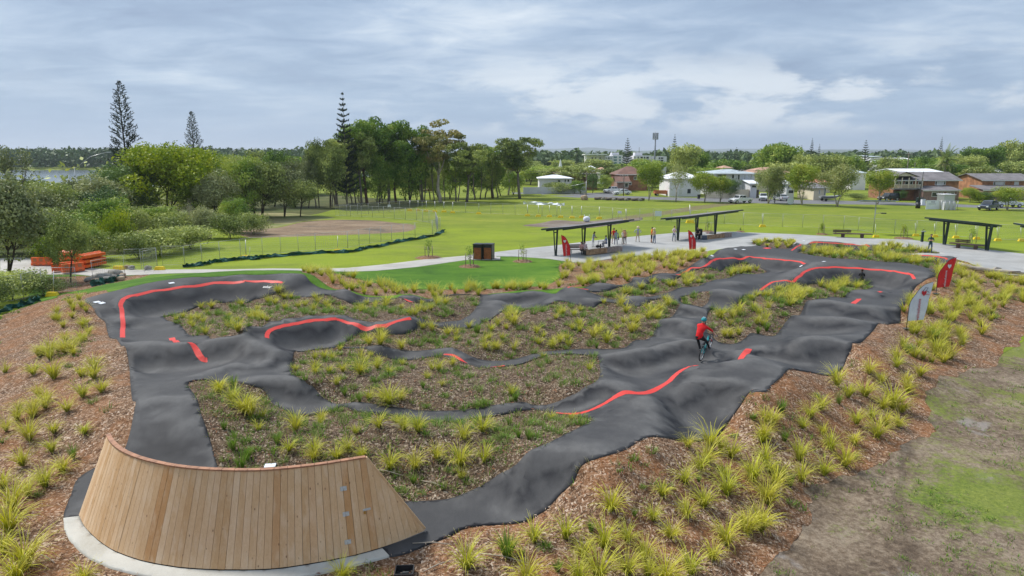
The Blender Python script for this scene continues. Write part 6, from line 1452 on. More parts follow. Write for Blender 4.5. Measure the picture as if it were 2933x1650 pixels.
# street trees along the road
ST = [('street0','H1',1950,885,235,520,'leafy paperbark with twin pale trunks, first street tree right of the road junction'),('wispy','H1',2430,905,250,400,'thin wispy pale street tree in front of the white house'),('street1','H2',480,915,385,560,'rounded bright green street tree left of the blue roofed house'),
   ('street1','H2',750,912,450,400,'darker rounded street tree overlapping the bright one before the blue roofed house'),('dark','H2',920,842,500,330,'dark small street tree in front of the blue roofed house'),('street2','H2',1600,935,275,560,'tall pale olive street tree with forked white trunk right of the white ute'),
   ('dark','H2',1710,930,480,300,'dark green tree directly behind the forked pale street tree'),('street0','H2',2190,965,250,580,'dense yellow green street tree before the terracotta roofs'),('street2','H3',455,1235,330,800,'wide grey green street tree left of the brick house'),('street0','H3',1320,1180,440,700,'yellow green street tree right beside the brick balcony house'),
   ('street1','H4',1800,1335,915,560,'low umbrella shaped street tree in front of the right brick house'),('dark','H1',965,755,385,210,'dark glossy small tree left of the road junction'),('scrub2','H1',1165,745,440,340,'grey green rounded tree beside the white utility at the junction'),('scrub2','H1',640,700,540,260,'small grey green tree behind the pale boundary wall',186),
   ('scrub2','H1',760,772,540,240,'small leaning tree in front of the street lamp'),('shrub1','H2',1170,720,565,190,'clipped round green tree over the cream fence'),('street1','H4',1120,1190,930,330,'yellow green garden tree between the two brick houses'),('dark','H4',1420,1200,1000,340,'dark green garden bush before the right brick house'),('shrub1','H4',1300,1200,1030,330,'low bright garden bush before the right brick house'),
   ('dark','H3',1830,1100,870,250,'dark bush beside the cream garage door'),('shrub0','H1',330,705,585,520,'wide green hedge behind the pale boundary wall',186),('shrub0','H3',900,1090,960,420,'flowering low garden hedge between the grey green tree and the brick house'),('shrub0','H2',620,835,780,240,'low dark hedge along the cream fence')]
for k, c, x, yb, yt, w_, lb, *yy_ in ST: tree_px(k, c, x, yb, yt, w_, lb, Y=yy_[0] if yy_ else None, name= 'street_tree' if 'shrub' not in k else 'hedge', cat_='tree' if 'shrub' not in k else 'hedge')
# pines, palms and crowns over the roofs
FP = [('norfolk_far','B3',845,165,118,300,'largest dark norfolk pine over the apartment block'),('norfolk_far','B3',350,288,60,330,'small pine left of the apartment block'),('norfolk_far','B3',1305,128,75,330,'slim pale pine right of the phone mast'),('norfolk_far','B3',1915,252,74,320,'broad pine beside a thin palm behind the blue roofed house'),
   ('norfolk_far','B4',320,232,66,320,'leftmost of the three pines in a row behind the street trees'),('norfolk_far','B4',420,168,66,320,'tallest middle pine of the three in a row'),('norfolk_far','B4',495,222,50,320,'rightmost short pine of the three in a row'),('norfolk_far','B4',950,186,110,260,'ragged dark pine above the wide street tree'),
   ('norfolk_far','B4',1692,155,56,330,'slim pine just behind the date palm'),('norfolk_far','B4',1298,306,34,500,'small far pine left of its twin over the long white roof'),('norfolk_far','B4',1378,303,44,500,'small far pine right of its twin over the long white roof'),('norfolk_far','B4',1490,283,34,480,'small far pine right of the long white roof'),('norfolk_far','B3',2040,335,40,420,'tiny far pine left of the big gum behind the roofs'),('norfolk_far','B3',1710,332,30,500,'tiny pine top above the roofs near the centre')]
for k, c, x, yt, w_, Y_, lb in FP: tree_px(k, c, x, 400, yt, w_ * 1.25, lb, 'norfolk_pine', Y=Y_)
tree_px('date_palm', 'B4', 1750,460,205,235, 'big canary date palm over the brick house roofs', 'palm_tree', Y=205)
tree_px('thin_palm', 'B3', 1965,400,296,60, 'thin feather palm behind the blue roofed house', 'palm_tree', Y=300)
tree_px('thin_palm', 'B4', 425,440,300,70, 'feather palm under the three pines in a row', 'palm_tree', Y=230)
tree_px('thin_palm', 'B4', 1200,470,318,110, 'tall feather palm before the long white roof', 'palm_tree', Y=220)
BG = [('back1','B3',1400,222,330,215,'rounded olive tree with a high bent crown right of the phone mast'),('back0','B3',1560,300,190,230,'dark tree right of the olive crown near the mast'),('back0','B3',2280,225,420,225,'large dark gum crown behind the terracotta roofs'),('back0','B4',120,212,260,225,'tall dark gum crown left of the three pines'),
   ('back1','B4',380,320,330,215,'broad yellow green crown under the three pines'),('back1','B4',620,318,330,215,'wide flowering crown right of the three pines'),('back0','B4',860,335,230,215,'green crown under the ragged dark pine'),('back1','B4',1210,345,230,235,'olive crown before the long white roof'),('back0','B4',1560,345,190,230,'dark crown left of the date palm'),
   ('back0','B4',1975,252,210,235,'tall dark pair of crowns right of the date palm'),('back0','B4',2230,245,280,230,'dark gum crown over the right brick house'),('back1','B4',2440,185,330,240,'flat topped olive gum at the right edge'),('back1','B4',2130,435,340,190,'pale green low crown behind the right brick house'),('back0','B4',1480,350,160,330,'green crown by the long white roof')]
for k, c, x, yt, w_, Y_, lb in BG: tree_px(k, c, x, 420, yt, w_, lb, 'background_tree', Y=Y_)
rb = random.Random(77)
for i in range(64):
 x = rb.uniform(1380,2620); Y_ = rb.uniform(205,420); yt = rb.uniform(398,425) - (8 if x > 2300 else 0)
 tree_px('back%d' % (i % 2), 'D', x, 430, yt, rb.uniform(70,130) * 215 / Y_ * 1.1, 'green tree crown filling in between the roofs of the suburb', 'background_tree', 'tree crowns between the suburb roofs', Y=Y_)
for i in range(20):
 x = rb.uniform(740,1420); Y_ = rb.uniform(240,330); yt = rb.uniform(405,430)
 tree_px('back%d' % (i % 2), 'D', x, 440, yt, rb.uniform(70,120), 'tree seen between the trunks of the middle clump, beyond the road', 'background_tree', 'trees seen beyond the middle clump', Y=Y_)
# far shore wood across the river and wooded plain to the foot of the hills
def canopy(name, x0, x1, y0, y1, n, hmin, hmax, lbl, seed, size=2.2, mat='leaf_far'):
 rg = np.random.default_rng(seed); cx = rg.uniform(x0, x1, n); cy = rg.uniform(y0, y1, n); hh = rg.uniform(hmin, hmax, n)
 cent = np.stack([cx, cy, hh - 3.0], 1); rad = rg.uniform(3.5,6.5, n)
 cent = np.vstack([cent, cent * [1,1,.25]]); rad = np.tile(rad, 2)
 V = leaf_cloud(cent, rad, n * 60, size, rg, .9,.6); V[:, 2] = np.maximum(V[:, 2], .3)
 under = []
 o = qmesh(name, V, mat, kind='stuff'); tag(o, lbl, 'wood'); return o
canopy('far_shore_wood', -820,-120,574,900,2600,10,16, 'dense dark wood along the far bank of the river', 91,3.2)
canopy('distant_wood', -200,950,430,900,2600,7,12, 'distant treetops of the flat suburb below the hills', 92,4.0)
canopy('riverside_bush', -105,-62,130,330,140,4,8, 'low riverside bush far behind the left wood', 93,1.2, 'leaf_olive')
# ------------------------------------------------------------------ horizon: ground beyond the sheet, river, hills
m, t, b, _ = new_mat('river_water'); p = world_pos(t)
n = t.noise(t.scalev(p, (.5,1.6,1)),.35,4,.6)
t.put(b.inputs['Base Color'], (.16,.19,.22)); b.inputs['Roughness'].default_value = .16; bump(t, b, n, .25,.3)
mesh_obj('river', [(-1500,100,-1.6),(-40,100,-1.6),(-40,640,-1.6),(-1500,640,-1.6)], [(0,1,2,3)], 'river_water', kind='structure')
grass_ground('far_plain', [(.36,(.05,.075,.02)),(.5,(.09,.12,.035)),(.62,(.14,.16,.06))], (.10,.13,.04))
mesh_obj('far_ground', [(-16000,880,-.4),(16000,880,-.4),(16000,26000,-.4),(-16000,26000,-.4)], [(0,1,2,3)], 'far_plain', kind='structure')
mesh_obj('far_ground', [(-16000,-4000,-5.2),(16000,-4000,-5.2),(16000,885,-5.2),(-16000,885,-5.2)], [(0,1,2,3)], 'far_plain', kind='structure')
mesh_obj('far_ground', [(300,60,-.6),(3000,60,-.6),(3000,885,-.6),(300,885,-.6)], [(0,1,2,3)], 'far_plain', kind='structure')
simple('hill_cover', (.045,.075,.030),.95,0,.35,.004)
def hills(name, Y, D, hfun, x0, x1, n=160, mat='hill_cover'):
 rg = np.random.default_rng(int(Y)); xs = np.linspace(x0, x1, n); rows = 7; v = []
 for j in range(rows):
  f = j / (rows - 1)
  for x in xs:
   h = hfun(x) * math.sin(PI * .5 * min(1, f * 1.6)) * (1 + .12 * mnoise.noise(Vector((x * .004, f * 3, Y))))
   v.append((x, Y + D * f, max(h, 0) - .5 * (1 - f)))
 f_ = [(j * n + i, j * n + i + 1,(j + 1) * n + i + 1,(j + 1) * n + i) for j in range(rows - 1) for i in range(n - 1)]
 return mesh_obj(name, v, f_, mat, True, kind='structure')
fb = lambda x, s, sd: mnoise.noise(Vector((x * s, sd, 0))) + .5 * mnoise.noise(Vector((x * s * 2.3, sd, 1))) + .22 * mnoise.noise(Vector((x * s * 6, sd, 2))) + .10 * mnoise.noise(Vector((x * s * 17, sd, 3)))
hills('hills', 9000,1500, lambda x: max(30,95 + 40 * fb(x, .0006,5)),-9000,9500,420)
hills('hills', 5600,900, lambda x: max(12,48 + 26 * fb(x, .0009,9)),-6000,6500,420)
hills('wooded_ridge', 2300,500, lambda x: max(8,17 + 11 * fb(x, .003,3)),-2600,2600,420)
# ------------------------------------------------------------------ houses
simple('brick_red', (.30,.135,.075),.85,0,.3,1.2); simple('brick_orange', (.36,.17,.085),.85,0,.3,1.2); simple('brick_mauve', (.27,.17,.15),.85,0,.25,1.2)
simple('render_white', (.72,.70,.72),.7,0,.05,.5); simple('render_cream', (.66,.58,.44),.7,0,.06,.5); simple('weatherboard_pale', (.60,.60,.64),.7,0,.06,.5)
def roof_mat(name, col, sc=4):
 m, t, b, _ = new_mat(name); p = world_pos(t)
 n = t.noise(p, .8,4); wv = t.node('ShaderNodeTexWave', bands_direction='Z'); t.put(wv.inputs[0], p); wv.inputs['Scale'].default_value = sc
 c = t.ramp(n, [(.35, tuple(c * .75 for c in col)),(.65, tuple(min(1, c * 1.18) for c in col))])
 t.put(b.inputs['Base Color'], t.mix(t.math('MULTIPLY', wv.outputs['Fac'], .25), c, tuple(c_ * .6 for c_ in col))); b.inputs['Roughness'].default_value = .75
roof_mat('roof_grey', (.185,.17,.175)); roof_mat('roof_brown', (.17,.085,.06)); roof_mat('roof_terracotta', (.46,.27,.19)); roof_mat('roof_pink', (.58,.25,.19)); roof_mat('roof_metal_blue', (.42,.48,.52),1); roof_mat('roof_white', (.75,.77,.80),1); roof_mat('roof_green', (.36,.46,.43),1)
simple('glass_dark', (.03,.038,.045),.12,0,.2,.6, spec=.7); simple('glass_teal', (.16,.26,.29),.15,0,.2,.3, spec=.7); simple('curtain', (.62,.61,.58),.6,0,.08,1); simple('door_cream', (.66,.60,.47),.6,0,.04,1)
simple('solar_panel', (.20,.23,.30),.3,0,.15,1, spec=.6)
def house(name, crop, x0, x1, ybase, yeave, yridge, Y, depth, wall_m, roof_m, label, kind='hip', over=.5, wins=(), name_='house', hipk=.9, group=None, base0=None):
 """x0..x1: wall ends in pixels; base, eave and ridge rows in pixels, front wall at distance Y"""
 a = at_dist(crop, x0, yeave, Y); b2 = at_dist(crop, x1, yeave, Y); W = b2.x - a.x
 zb_ = 0.0 if base0 is None else base0; ze = a.z; zr = at_dist(crop, x0, yridge, Y + depth / 2).z
 ze = max(ze, 2.3); zr = max(zr, ze + .8)
 o = empty(name_, ((a.x + b2.x) / 2, Y, 0),0, label, 'house', group)
 # four real walls
 wb = MB(); t = .25
 wb.box((0, t / 2,(zb_ + ze) / 2 - .1),(W, t, ze - zb_ + .2)); wb.box((0, depth - t / 2,(zb_ + ze) / 2 - .1),(W, t, ze - zb_ + .2))
 for sx in (-1,1): wb.box((sx * (W / 2 - t / 2), depth / 2,(zb_ + ze) / 2 - .1),(t, depth - 2 * t, ze - zb_ + .2))
 if kind == 'gable':
  for sx in (-1,1):
   x_ = sx * (W / 2 - .01); wb.add([(x_, 0, ze),(x_, depth, ze),(x_, depth / 2, zr - .12),(x_ - sx * t, 0, ze),(x_ - sx * t, depth, ze),(x_ - sx * t, depth / 2, zr - .12)], [(0,1,2),(5,4,3),(0,2,5,3),(1,4,5,2)])
 wo = wb.build('wall', wall_m, o)
 rb_ = MB(); hx, y0, y1, ym = W / 2 + over, -over, depth + over, depth / 2; th = .14
 if kind == 'hip':
  k = min(hx * .85,(depth / 2 + over) * hipk)
  v = [(-hx, y0, ze),(hx, y0, ze),(hx, y1, ze),(-hx, y1, ze),(-hx + k, ym, zr),(hx - k, ym, zr)]
  rb_.add(v + [(x, y, z - th) for x, y, z in v[:4]], [(0,1,5,4),(1,2,5),(2,3,4,5),(3,0,4),(0,6,7,1),(1,7,8,2),(2,8,9,3),(3,9,6,0),(9,8,7,6)])
 elif kind == 'gable':
  for s_ in (0,1):
   ya, yb_ = (y0, ym) if s_ == 0 else (y1, ym)
   rb_.add([(-hx, ya, ze),(hx, ya, ze),(hx, yb_, zr),(-hx, yb_, zr),(-hx, ya, ze + th),(hx, ya, ze + th),(hx, yb_, zr + th),(-hx, yb_, zr + th)], [(3,2,1,0),(4,5,6,7),(0,1,5,4),(1,2,6,5),(2,3,7,6),(3,0,4,7)])
 else:
  rb_.add([(-hx, y0, ze),(hx, y0, ze),(hx, y1, zr),(-hx, y1, zr),(-hx, y0, ze + th),(hx, y0, ze + th),(hx, y1, zr + th),(-hx, y1, zr + th)], [(3,2,1,0),(4,5,6,7),(0,1,5,4),(1,2,6,5),(2,3,7,6),(3,0,4,7)])
 ro = rb_.build('roof', roof_m, o)
 MB().box((0, y0 - .06, ze - .02),(2 * hx, .1,.16)).build('gutter', 'white_paint', ro)
 for wn_ in wins:
  wx0, wx1, wy0, wy1 = wn_[:4]; mt = wn_[4] if len(wn_) > 4 else 'glass_dark'
  p0 = at_dist(crop, wx0, wy1, Y); p1 = at_dist(crop, wx1, wy0, Y)
  c = ((p0.x + p1.x) / 2 - o.location.x, (p0.z + p1.z) / 2); sz = (p1.x - p0.x, p1.z - p0.z)
  if c[1] - sz[1] / 2 < 0: continue
  fr = MB(); f = .09
  for sx in (-1,1): fr.box((c[0] + sx * sz[0] / 2,-.045, c[1]),(f, .09, sz[1] + f))
  for sz_ in (-1,1): fr.box((c[0], -.045, c[1] + sz_ * sz[1] / 2),(sz[0] - f, .09, f))
  nm = 'garage_door' if mt == 'door_cream' else 'window'
  fo = fr.build(nm, 'white_paint' if nm == 'window' else 'render_cream', o)
  if nm == 'window':
   MB().box((c[0], -.02, c[1]),(sz[0] - f, .03, sz[1] - f)).build('pane', mt, fo)
   if sz[0] > 1.6: MB().box((c[0], -.05, c[1]),(.06,.05, sz[1] - f)).build('mullion', 'white_paint', fo)
  else:
   for q in range(5): MB().box((c[0], -.03, c[1] - sz[1] / 2 + (q + .5) * sz[1] / 5),(sz[0] - f, .04, sz[1] / 5 - .03)).build('panel', mt, fo)
 return o
W_ = house
house('', 'H1', 330,1050,560,412,318,208,12, 'brick_red', 'roof_brown', 'long brick house with a dark brown hip roof left of the road junction', wins=[(680,735,418,445),(745,850,415,450),(560,610,420,448, 'curtain')])
house('', 'H1', 30,600,690,497,432,190,10, 'render_white', 'roof_white', 'low white house with a pale grey hip roof behind the boundary wall', wins=[(470,500,515,560),(520,560,515,560),(350,400,520,570)])
house('', 'H1', 1400,1930,640,430,285,202,13, 'brick_red', 'roof_brown', 'two storey brown brick house with steep brown roof at the road junction', wins=[(1520,1580,440,475),(1690,1740,470,520),(1600,1650,560,610)])
house('', 'H1', 1400,1600,690,560,470,194,7, 'brick_mauve', 'roof_brown', 'small brown gabled garage wing at the junction house', 'gable', wins=[(1530,1590,580,650)])
house('', 'H1', 1760,1960,420,278,215,250,12, 'render_white', 'roof_green', 'far house with a pale green hip roof below the apartment block')
house('', 'H2', -130,420,800,500,375,172,12, 'render_white', 'roof_white', 'tall white house with white roof behind the wispy street tree', wins=[(20,90,690,780, 'curtain'),(170,240,680,765)])
house('', 'H2', 690,1360,800,412,335,172,14, 'weatherboard_pale', 'roof_metal_blue', 'two storey pale house with a blue grey metal hip roof', wins=[(955,1000,430,500),(1058,1098,430,522),(1175,1197,430,524),(1240,1257,430,520),(1285,1305,430,510),(700,860,428,470),(1150,1210,620,700)], hipk=1.6, over=1.0)
house('', 'H2', 1290,1400,720,592,520,166,6, 'weatherboard_pale', 'roof_white', 'small white roofed carport beside the blue roofed house', 'skillion', wins=[(1305,1390,615,660)])
house('', 'H2', 1300,2040,700,405,300,196,13, 'render_cream', 'roof_terracotta', 'cream house with a pale terracotta roof behind the street trees', wins=[(1890,1925,420,500),(1960,2000,430,500)])
house('', 'H2', 1925,2060,830,600,560,163,8, 'weatherboard_pale', 'roof_white', 'narrow white house front with balcony between two street trees', wins=[(1945,2045,700,760),(1940,1975,620,680)])
house('', 'H3', -60,200,1010,820,700,158,9, 'render_cream', 'roof_grey', 'small cream bungalow with a grey roof left of the wide grey green tree', wins=[(40,70,870,960),(150,195,830,990)])
house('', 'H3', 40,300,800,710,620,190,10, 'render_cream', 'roof_pink', 'house with a salmon pink roof peeping over the bungalow')
house('', 'H3', 760,1080,640,500,412,205,12, 'render_white', 'roof_metal_blue', 'white house with a sloping pale metal roof behind the brick house')
# the brick balcony house, made of three volumes that touch
main = house('', 'H3', 1690,2320,1110,660,488,158,11, 'brick_red', 'roof_grey', 'big two storey brick house with a front balcony and a grey tiled roof', 'hip', .7, wins=[(1715,1775,680,750),(1800,1880,680,752),(1915,2005,680,755),(2025,2090,680,750),(2210,2280,690,760),(1955,2200,925,1105, 'door_cream')])
g0 = main.location.y
rl = MB(); pa = at_dist('H3', 1690,850, g0 - 1.6); pb = at_dist('H3', 2290,850, g0 - 1.6); bal = MB(); bal.box(((pa.x + pb.x) / 2 - main.location.x, -.85, pa.z),(pb.x - pa.x, 1.7,.28)); bo = bal.build('balcony', 'roof_grey', main)
for k in range(5):
 x_ = pa.x + (pb.x - pa.x) * k / 4 - main.location.x; MB().box((x_, -1.6, pa.z + 1.3),(.16,.16,2.5)).build('post', 'render_cream', bo)
for k in range(44):
 x_ = pa.x + (pb.x - pa.x) * (k + .5) / 44 - main.location.x; MB().box((x_, -1.6, pa.z + .55),(.05,.05,.8)).build('baluster', 'render_cream', bo)
MB().box(((pa.x + pb.x) / 2 - main.location.x, -1.6, pa.z + 1.0),(pb.x - pa.x, .09,.08)).build('handrail', 'render_cream', bo)
gb = MB(); c0 = at_dist('H3', 1700,570, g0 - 1.0); c1 = at_dist('H3', 2180,570, g0 - 1.0); cm_ = at_dist('H3', 1940,492, g0 - 1.0); ox_ = main.location.x
gb.add([(c0.x - ox_, -.9, c0.z),(c1.x - ox_, -.9, c1.z),(cm_.x - ox_, -.9, cm_.z),(c0.x - ox_, -.7, c0.z),(c1.x - ox_, -.7, c1.z),(cm_.x - ox_, -.7, cm_.z)], [(0,1,2),(5,4,3),(0,3,4,1),(1,4,5,2),(2,5,3,0)]); gb.build('gable_panel', 'render_cream', main)
gr = MB(); gr.add([(c0.x - ox_ - .6,-1.4, c0.z - .15),(cm_.x - ox_, -1.4, cm_.z + .2),(cm_.x - ox_, 5, cm_.z + .2),(c0.x - ox_ - .6,5, c0.z - .15),(c1.x - ox_ + .6,-1.4, c1.z - .15),(c1.x - ox_ + .6,5, c1.z - .15)], [(0,1,2,3),(1,4,5,2)]); gr.build('gable_roof', 'roof_grey', main)
house('', 'H4', 270,925,1150,800,655,159,10, 'brick_orange', 'roof_grey', 'right wing of the brick balcony house with a grey gabled roof', 'gable', .5, wins=[(490,530,815,880),(532,640,815,885, 'curtain'),(645,683,815,878),(430,560,1015,1080),(590,660,1015,1075),(760,830,1015,1070)], name_='house_wing')
house('', 'H4', 285,930,1150,1000,912,154.5,4.2, 'brick_mauve', 'roof_grey', 'low skillion roofed verandah along the brick house wing', 'skillion', .3, wins=[(430,560,1015,1090),(590,640,1015,1085),(700,840,1015,1070)], name_='verandah')
house('', 'H4', 1350,2300,1150,800,682,162,11, 'brick_orange', 'roof_grey', 'two storey orange brick house with a grey roof at the right edge', 'gable', .5, wins=[(1540,1580,822,905),(1585,1715,822,910, 'curtain'),(1718,1750,822,905),(1915,2000,825,920, 'curtain')])
house('', 'H4', 1370,2300,1150,1000,938,157,4.6, 'brick_mauve', 'roof_grey', 'low lean-to roof and dark porch of the right brick house', 'skillion', .3, wins=[(1480,1560,1020,1090),(1900,2000,1010,1080)], name_='verandah')
pk = house('', 'H4', 890,1420,1050,925,818,182,10, 'render_cream', 'roof_pink', 'house with a salmon pink roof and solar panels between the brick houses', 'gable')
for k in range(4):
 p = at_dist('H4', 925 + k * 48,862,181.5); s_ = MB(); s_.hexa([Vector((p.x - pk.location.x + dx, .9 + dy, p.z - .0 + dz + dy * .42 + .05)) for dz in (0,.06) for dx, dy in ((-.55,0),(.55,0),(.55,1.6),(-.55,1.6))]); s_.build('solar_panel', 'solar_panel', pk)
house('', 'H4', 870,1130,700,618,512,232,10, 'brick_mauve', 'roof_metal_blue', 'far house with a steep blue grey roof right of the date palm')
house('', 'H4', 1620,1930,760,650,540,225,12, 'render_white', 'roof_white', 'white gabled building behind the right brick house', 'gable', wins=[(1750,1790,655,690),(1850,1890,655,690)])
house('', 'H4', 1980,2300,760,615,500,222,12, 'render_white', 'roof_metal_blue', 'white building with a pale grey gable at the far right edge', 'gable')
house('', 'H4', -120,620,760,655,606,196,14, 'render_white', 'roof_white', 'long low building with a white metal roof behind the brick balcony house', 'gable')
house('', 'H3', 1690,2140,330,212,182,330,22, 'weatherboard_pale', 'roof_white', 'long industrial shed with a white roof far behind the palms', 'gable', name_='shed')
house('', 'H3', 1180,1400,300,150,140,400,20, 'weatherboard_pale', 'roof_metal_blue', 'grey multi storey building far behind the ragged pine', 'skillion', name_='far_building', wins=[(1210,1250,165,190),(1270,1310,165,190),(1330,1370,165,190)])
for i, (c, x0, x1, yb, ye, yr, Y_, rf) in enumerate([('H1', 900,1010,400,318,275,260, 'roof_white'),('H1', 1090,1200,400,345,318,250, 'roof_terracotta'),('H2', 820,960,380,315,275,240, 'roof_terracotta'),('H4', 300,560,640,560,512,240, 'roof_brown'),('H3', 560,760,560,470,420,215, 'roof_metal_blue'),('H2', 180,330,260,200,160,380, 'roof_white'),('H2', 380,440,240,180,140,380, 'roof_metal_blue')]):
 lb = ['tiny white roof among the crowns below the apartment block', 'low terracotta roof between trees near the junction', 'small terracotta roof over the blue roofed house', 'brown roof under the date palm', 'pale metal roof behind the wide street tree', 'white roof beside the bent crown', 'small pale roof far right of the phone mast'][i]
 house('', c, x0, x1, yb, ye, yr, Y_, 9, 'render_white', rf, lb)

# apartment block
ap = empty('apartment_block', at_dist('H1', 1560,260,380) * 1.0,0, 'long white four storey apartment block with teal glass on the skyline', 'apartment block')
ap.location.z = 0; AX = ap.location.x
def apt(x0, x1, ytop, ybot, dy, mat='render_white', nm='block'):
 a, b2 = at_dist('H1', x0, ytop, 380 + dy), at_dist('H1', x1, ybot, 380 + dy)
 o = MB().box(((a.x + b2.x) / 2 - AX, dy + 7, a.z / 2),(b2.x - a.x, 14, a.z)).build(nm, mat, ap); return o
def apt_win(x0, x1, y0, y1, dy, mat='glass_dark'):
 a, b2 = at_dist('H1', x0, y0,380 + dy), at_dist('H1', x1, y1,380 + dy)
 f = MB().box(((a.x + b2.x) / 2 - AX, dy - .1,(a.z + b2.z) / 2),(b2.x - a.x + .5,.2, a.z - b2.z + .4)).build('window', 'white_paint', ap)
 MB().box(((a.x + b2.x) / 2 - AX, dy - .25,(a.z + b2.z) / 2),(b2.x - a.x, .1, a.z - b2.z)).build('pane', mat, f)
apt(865,1180,100,300,2); apt(1180,1320,100,300,0, 'weatherboard_pale'); apt(1320,1490,85,300,1); apt(1690,1980,95,300,0); apt(1980,2060,110,300,2, 'weatherboard_pale'); apt(2060,2260,110,300,0); apt(1490,1690,120,300,5, 'weatherboard_pale')
a, b2 = at_dist('H1', 820,78,380), at_dist('H1', 1200,84,380); MB().box(((a.x + b2.x) / 2 - AX, 5, a.z),(b2.x - a.x, 16,.5)).build('roof_slab', 'white_paint', ap)
a, b2 = at_dist('H1', 1720,58,382), at_dist('H1', 1850,84,382); MB().box(((a.x + b2.x) / 2 - AX, 7, a.z - 2),(b2.x - a.x, 6,5)).build('roof_plant', 'weatherboard_pale', ap)
a, b2 = at_dist('H1', 1310,62,382), at_dist('H1', 1440,84,382); MB().box(((a.x + b2.x) / 2 - AX, 7, a.z - 2),(b2.x - a.x, 6,5)).build('roof_plant', 'weatherboard_pale', ap)
for x0, x1 in ((945,975),(1010,1030),(1085,1110)): apt_win(x0, x1,128,152,2)
for x0, x1 in ((1195,1212),(1228,1265),(1280,1296)):
 for y0 in (128,172,215): apt_win(x0, x1, y0, y0 + 24,0)
for x0, x1 in ((1335,1390),(1430,1460)):
 for y0 in (110,160,210): apt_win(x0, x1, y0, y0 + 32,1, 'glass_teal')
for x0, x1 in ((1700,1712),(1755,1775),(1805,1845),(1865,1890),(1908,1950)):
 for y0 in (115,165): apt_win(x0, x1, y0, y0 + 34,0)
for x0, x1 in ((2125,2150),(2165,2205)):
 for y0 in (128,172): apt_win(x0, x1, y0, y0 + 26,0)
# church spire
p = at_dist('H1', 400,300,300); sp_ = empty('church_spire', (p.x, 300,0),0, 'thin white church spire rising from the trees right of the middle clump', 'spire')
zt = at_dist('H1', 400,158,300).z; MB().cyl((0,0,0),(0,0, zt * .55),2.0,8,1.6, False).build('tower', 'white_paint', sp_); MB().cyl((0,0, zt * .55),(0,0, zt),.9,8,.05, False).build('spire', 'white_paint', sp_)
# phone mast
simple('mast_grey', (.20,.22,.25),.6,0,.1)
p = at_dist('B3', 1115,405,255); ms = empty('phone_mast', (p.x, 255,0),0, 'tall grey mobile phone mast with a ring of antennas in front of the apartment block', 'mast')
zt = at_dist('B3', 1118,105,255).z; ztt = at_dist('B3', 1118,80,255).z
MB().cyl((0,0,0),(0,0, zt),.36,10,.24).build('pole', 'mast_grey', ms)
MB().torus((0,0, zt - 2.0),.8,.06, 'Z', 14,5).build('ring', 'galvanised', ms)
for k in range(6):
 a = k * PI / 3; MB().box((.9 * math.cos(a),.9 * math.sin(a), zt - 1.2),(.25,.15,2.4), a).build('antenna', 'mast_grey', ms)
 mb = MB(); mb.bar((0,0, zt - 2),(.88 * math.cos(a),.88 * math.sin(a), zt - 2),.08); mb.build('bracket', 'galvanised', ms)
MB().cyl((0,0, zt),(0,0, ztt),.06,5).build('spike', 'galvanised', ms)
p = at_dist('B3', 995,320,382); mb = MB(); mb.cyl((0,0,0),(0,0, at_dist('B3', 995,245,382).z),.35,6,.1); o = mb.build('roof_aerial', 'steel_dark'); o.location = (p.x, 392,0); tag(o, 'thin roof aerial standing on the apartment block', 'aerial')

# power poles, wires, street lamps
def pole(crop, x, yb, yt, r=.14, label='', arm=None, cross=True, Y=None):
 g = at(crop, x, yb, 0.0) if Y is None else at_dist(crop, x, yb, Y); g.z = 0
 zt = at_dist(crop, x, yt, g.y).z; o = empty('power_pole' if arm is None else 'street_lamp', g, 0, label, 'power pole' if arm is None else 'street lamp')
 MB().cyl((0,0,-.1),(0,0, zt), r, 8, r * .75).build('pole', 'bark_grey' if arm is None else 'galvanised', o)
 if cross and arm is None:
  cr = MB().box((0,-.12, zt - .5),(2.2,.1,.12)).build('crossarm', 'bark_grey', o)
  for k in (-.95,-.35,.35,.95): MB().cyl((k, -.12, zt - .44),(k, -.12, zt - .26),.05,6).build('insulator', 'white_paint', cr)
 if arm:
  dx, dz = arm; mb = MB(); mb.tube([(0,0, zt - .3),(dx * .5,0, zt + dz * .7),(dx, 0, zt + dz)], [.06,.05,.04], 6); ao = mb.build('arm', 'galvanised', o)
  MB().box((dx + .25 * (1 if dx > 0 else -1),0, zt + dz - .02),(.6,.22,.12),0,0,0).build('lamp_head', 'white_paint', ao)
 return o, zt
P1_, z1_ = pole('H1', 850,830,385,.16, 'grey power pole in front of the pale boundary wall')
P2_, z2_ = pole('H1', 1505,800,420,.14, 'slim power pole between the parked white cars')
P3_, z3_ = pole('H2', 1105,800,330,.16, 'power pole in front of the blue roofed house')
P4_, z4_ = pole('H4', 880,1180,880,.07, 'thin grey pole behind the white site board', cross=False)
P5_, z5_ = pole('B4', 1350,700,300,.14, 'far power pole left of the date palm', Y=210)
P6_, z6_ = pole('B4', 1420,700,390,.10, 'short far pole right beside the taller one near the date palm', Y=215, cross=False)
P7_, z7_ = pole('B4', 730,600,350,.14, 'far power pole behind the wide street tree', Y=215)
P8_, z8_ = pole('D', 1100 , 500,470,.1, 'low pole seen between the middle clump trunks', Y=170, cross=False)
lamp1 = pole('B1', 760,1200,960,.08, 'street lamp with a long leaning arm over the left wood', (6.0,2.6), Y=120)
lamp2 = pole('H1', 848,832,548,.09, 'street lamp with a drooping arm beside the power pole', (-3.0,-1.0))
def wire(a, b, sag, label):
 n = 10; mb = MB(); mb.tube([Vector(a).lerp(Vector(b), k / n) - Vector((0,0, sag * 4 * (k / n) * (1 - k / n))) for k in range(n + 1)], .022,4, False)
 o = mb.build('power_line', 'steel_dark'); tag(o, label, 'power line', 'overhead wires along the road')
top_ = lambda o, z, dx: (o.location.x + dx, o.location.y, z - .3)
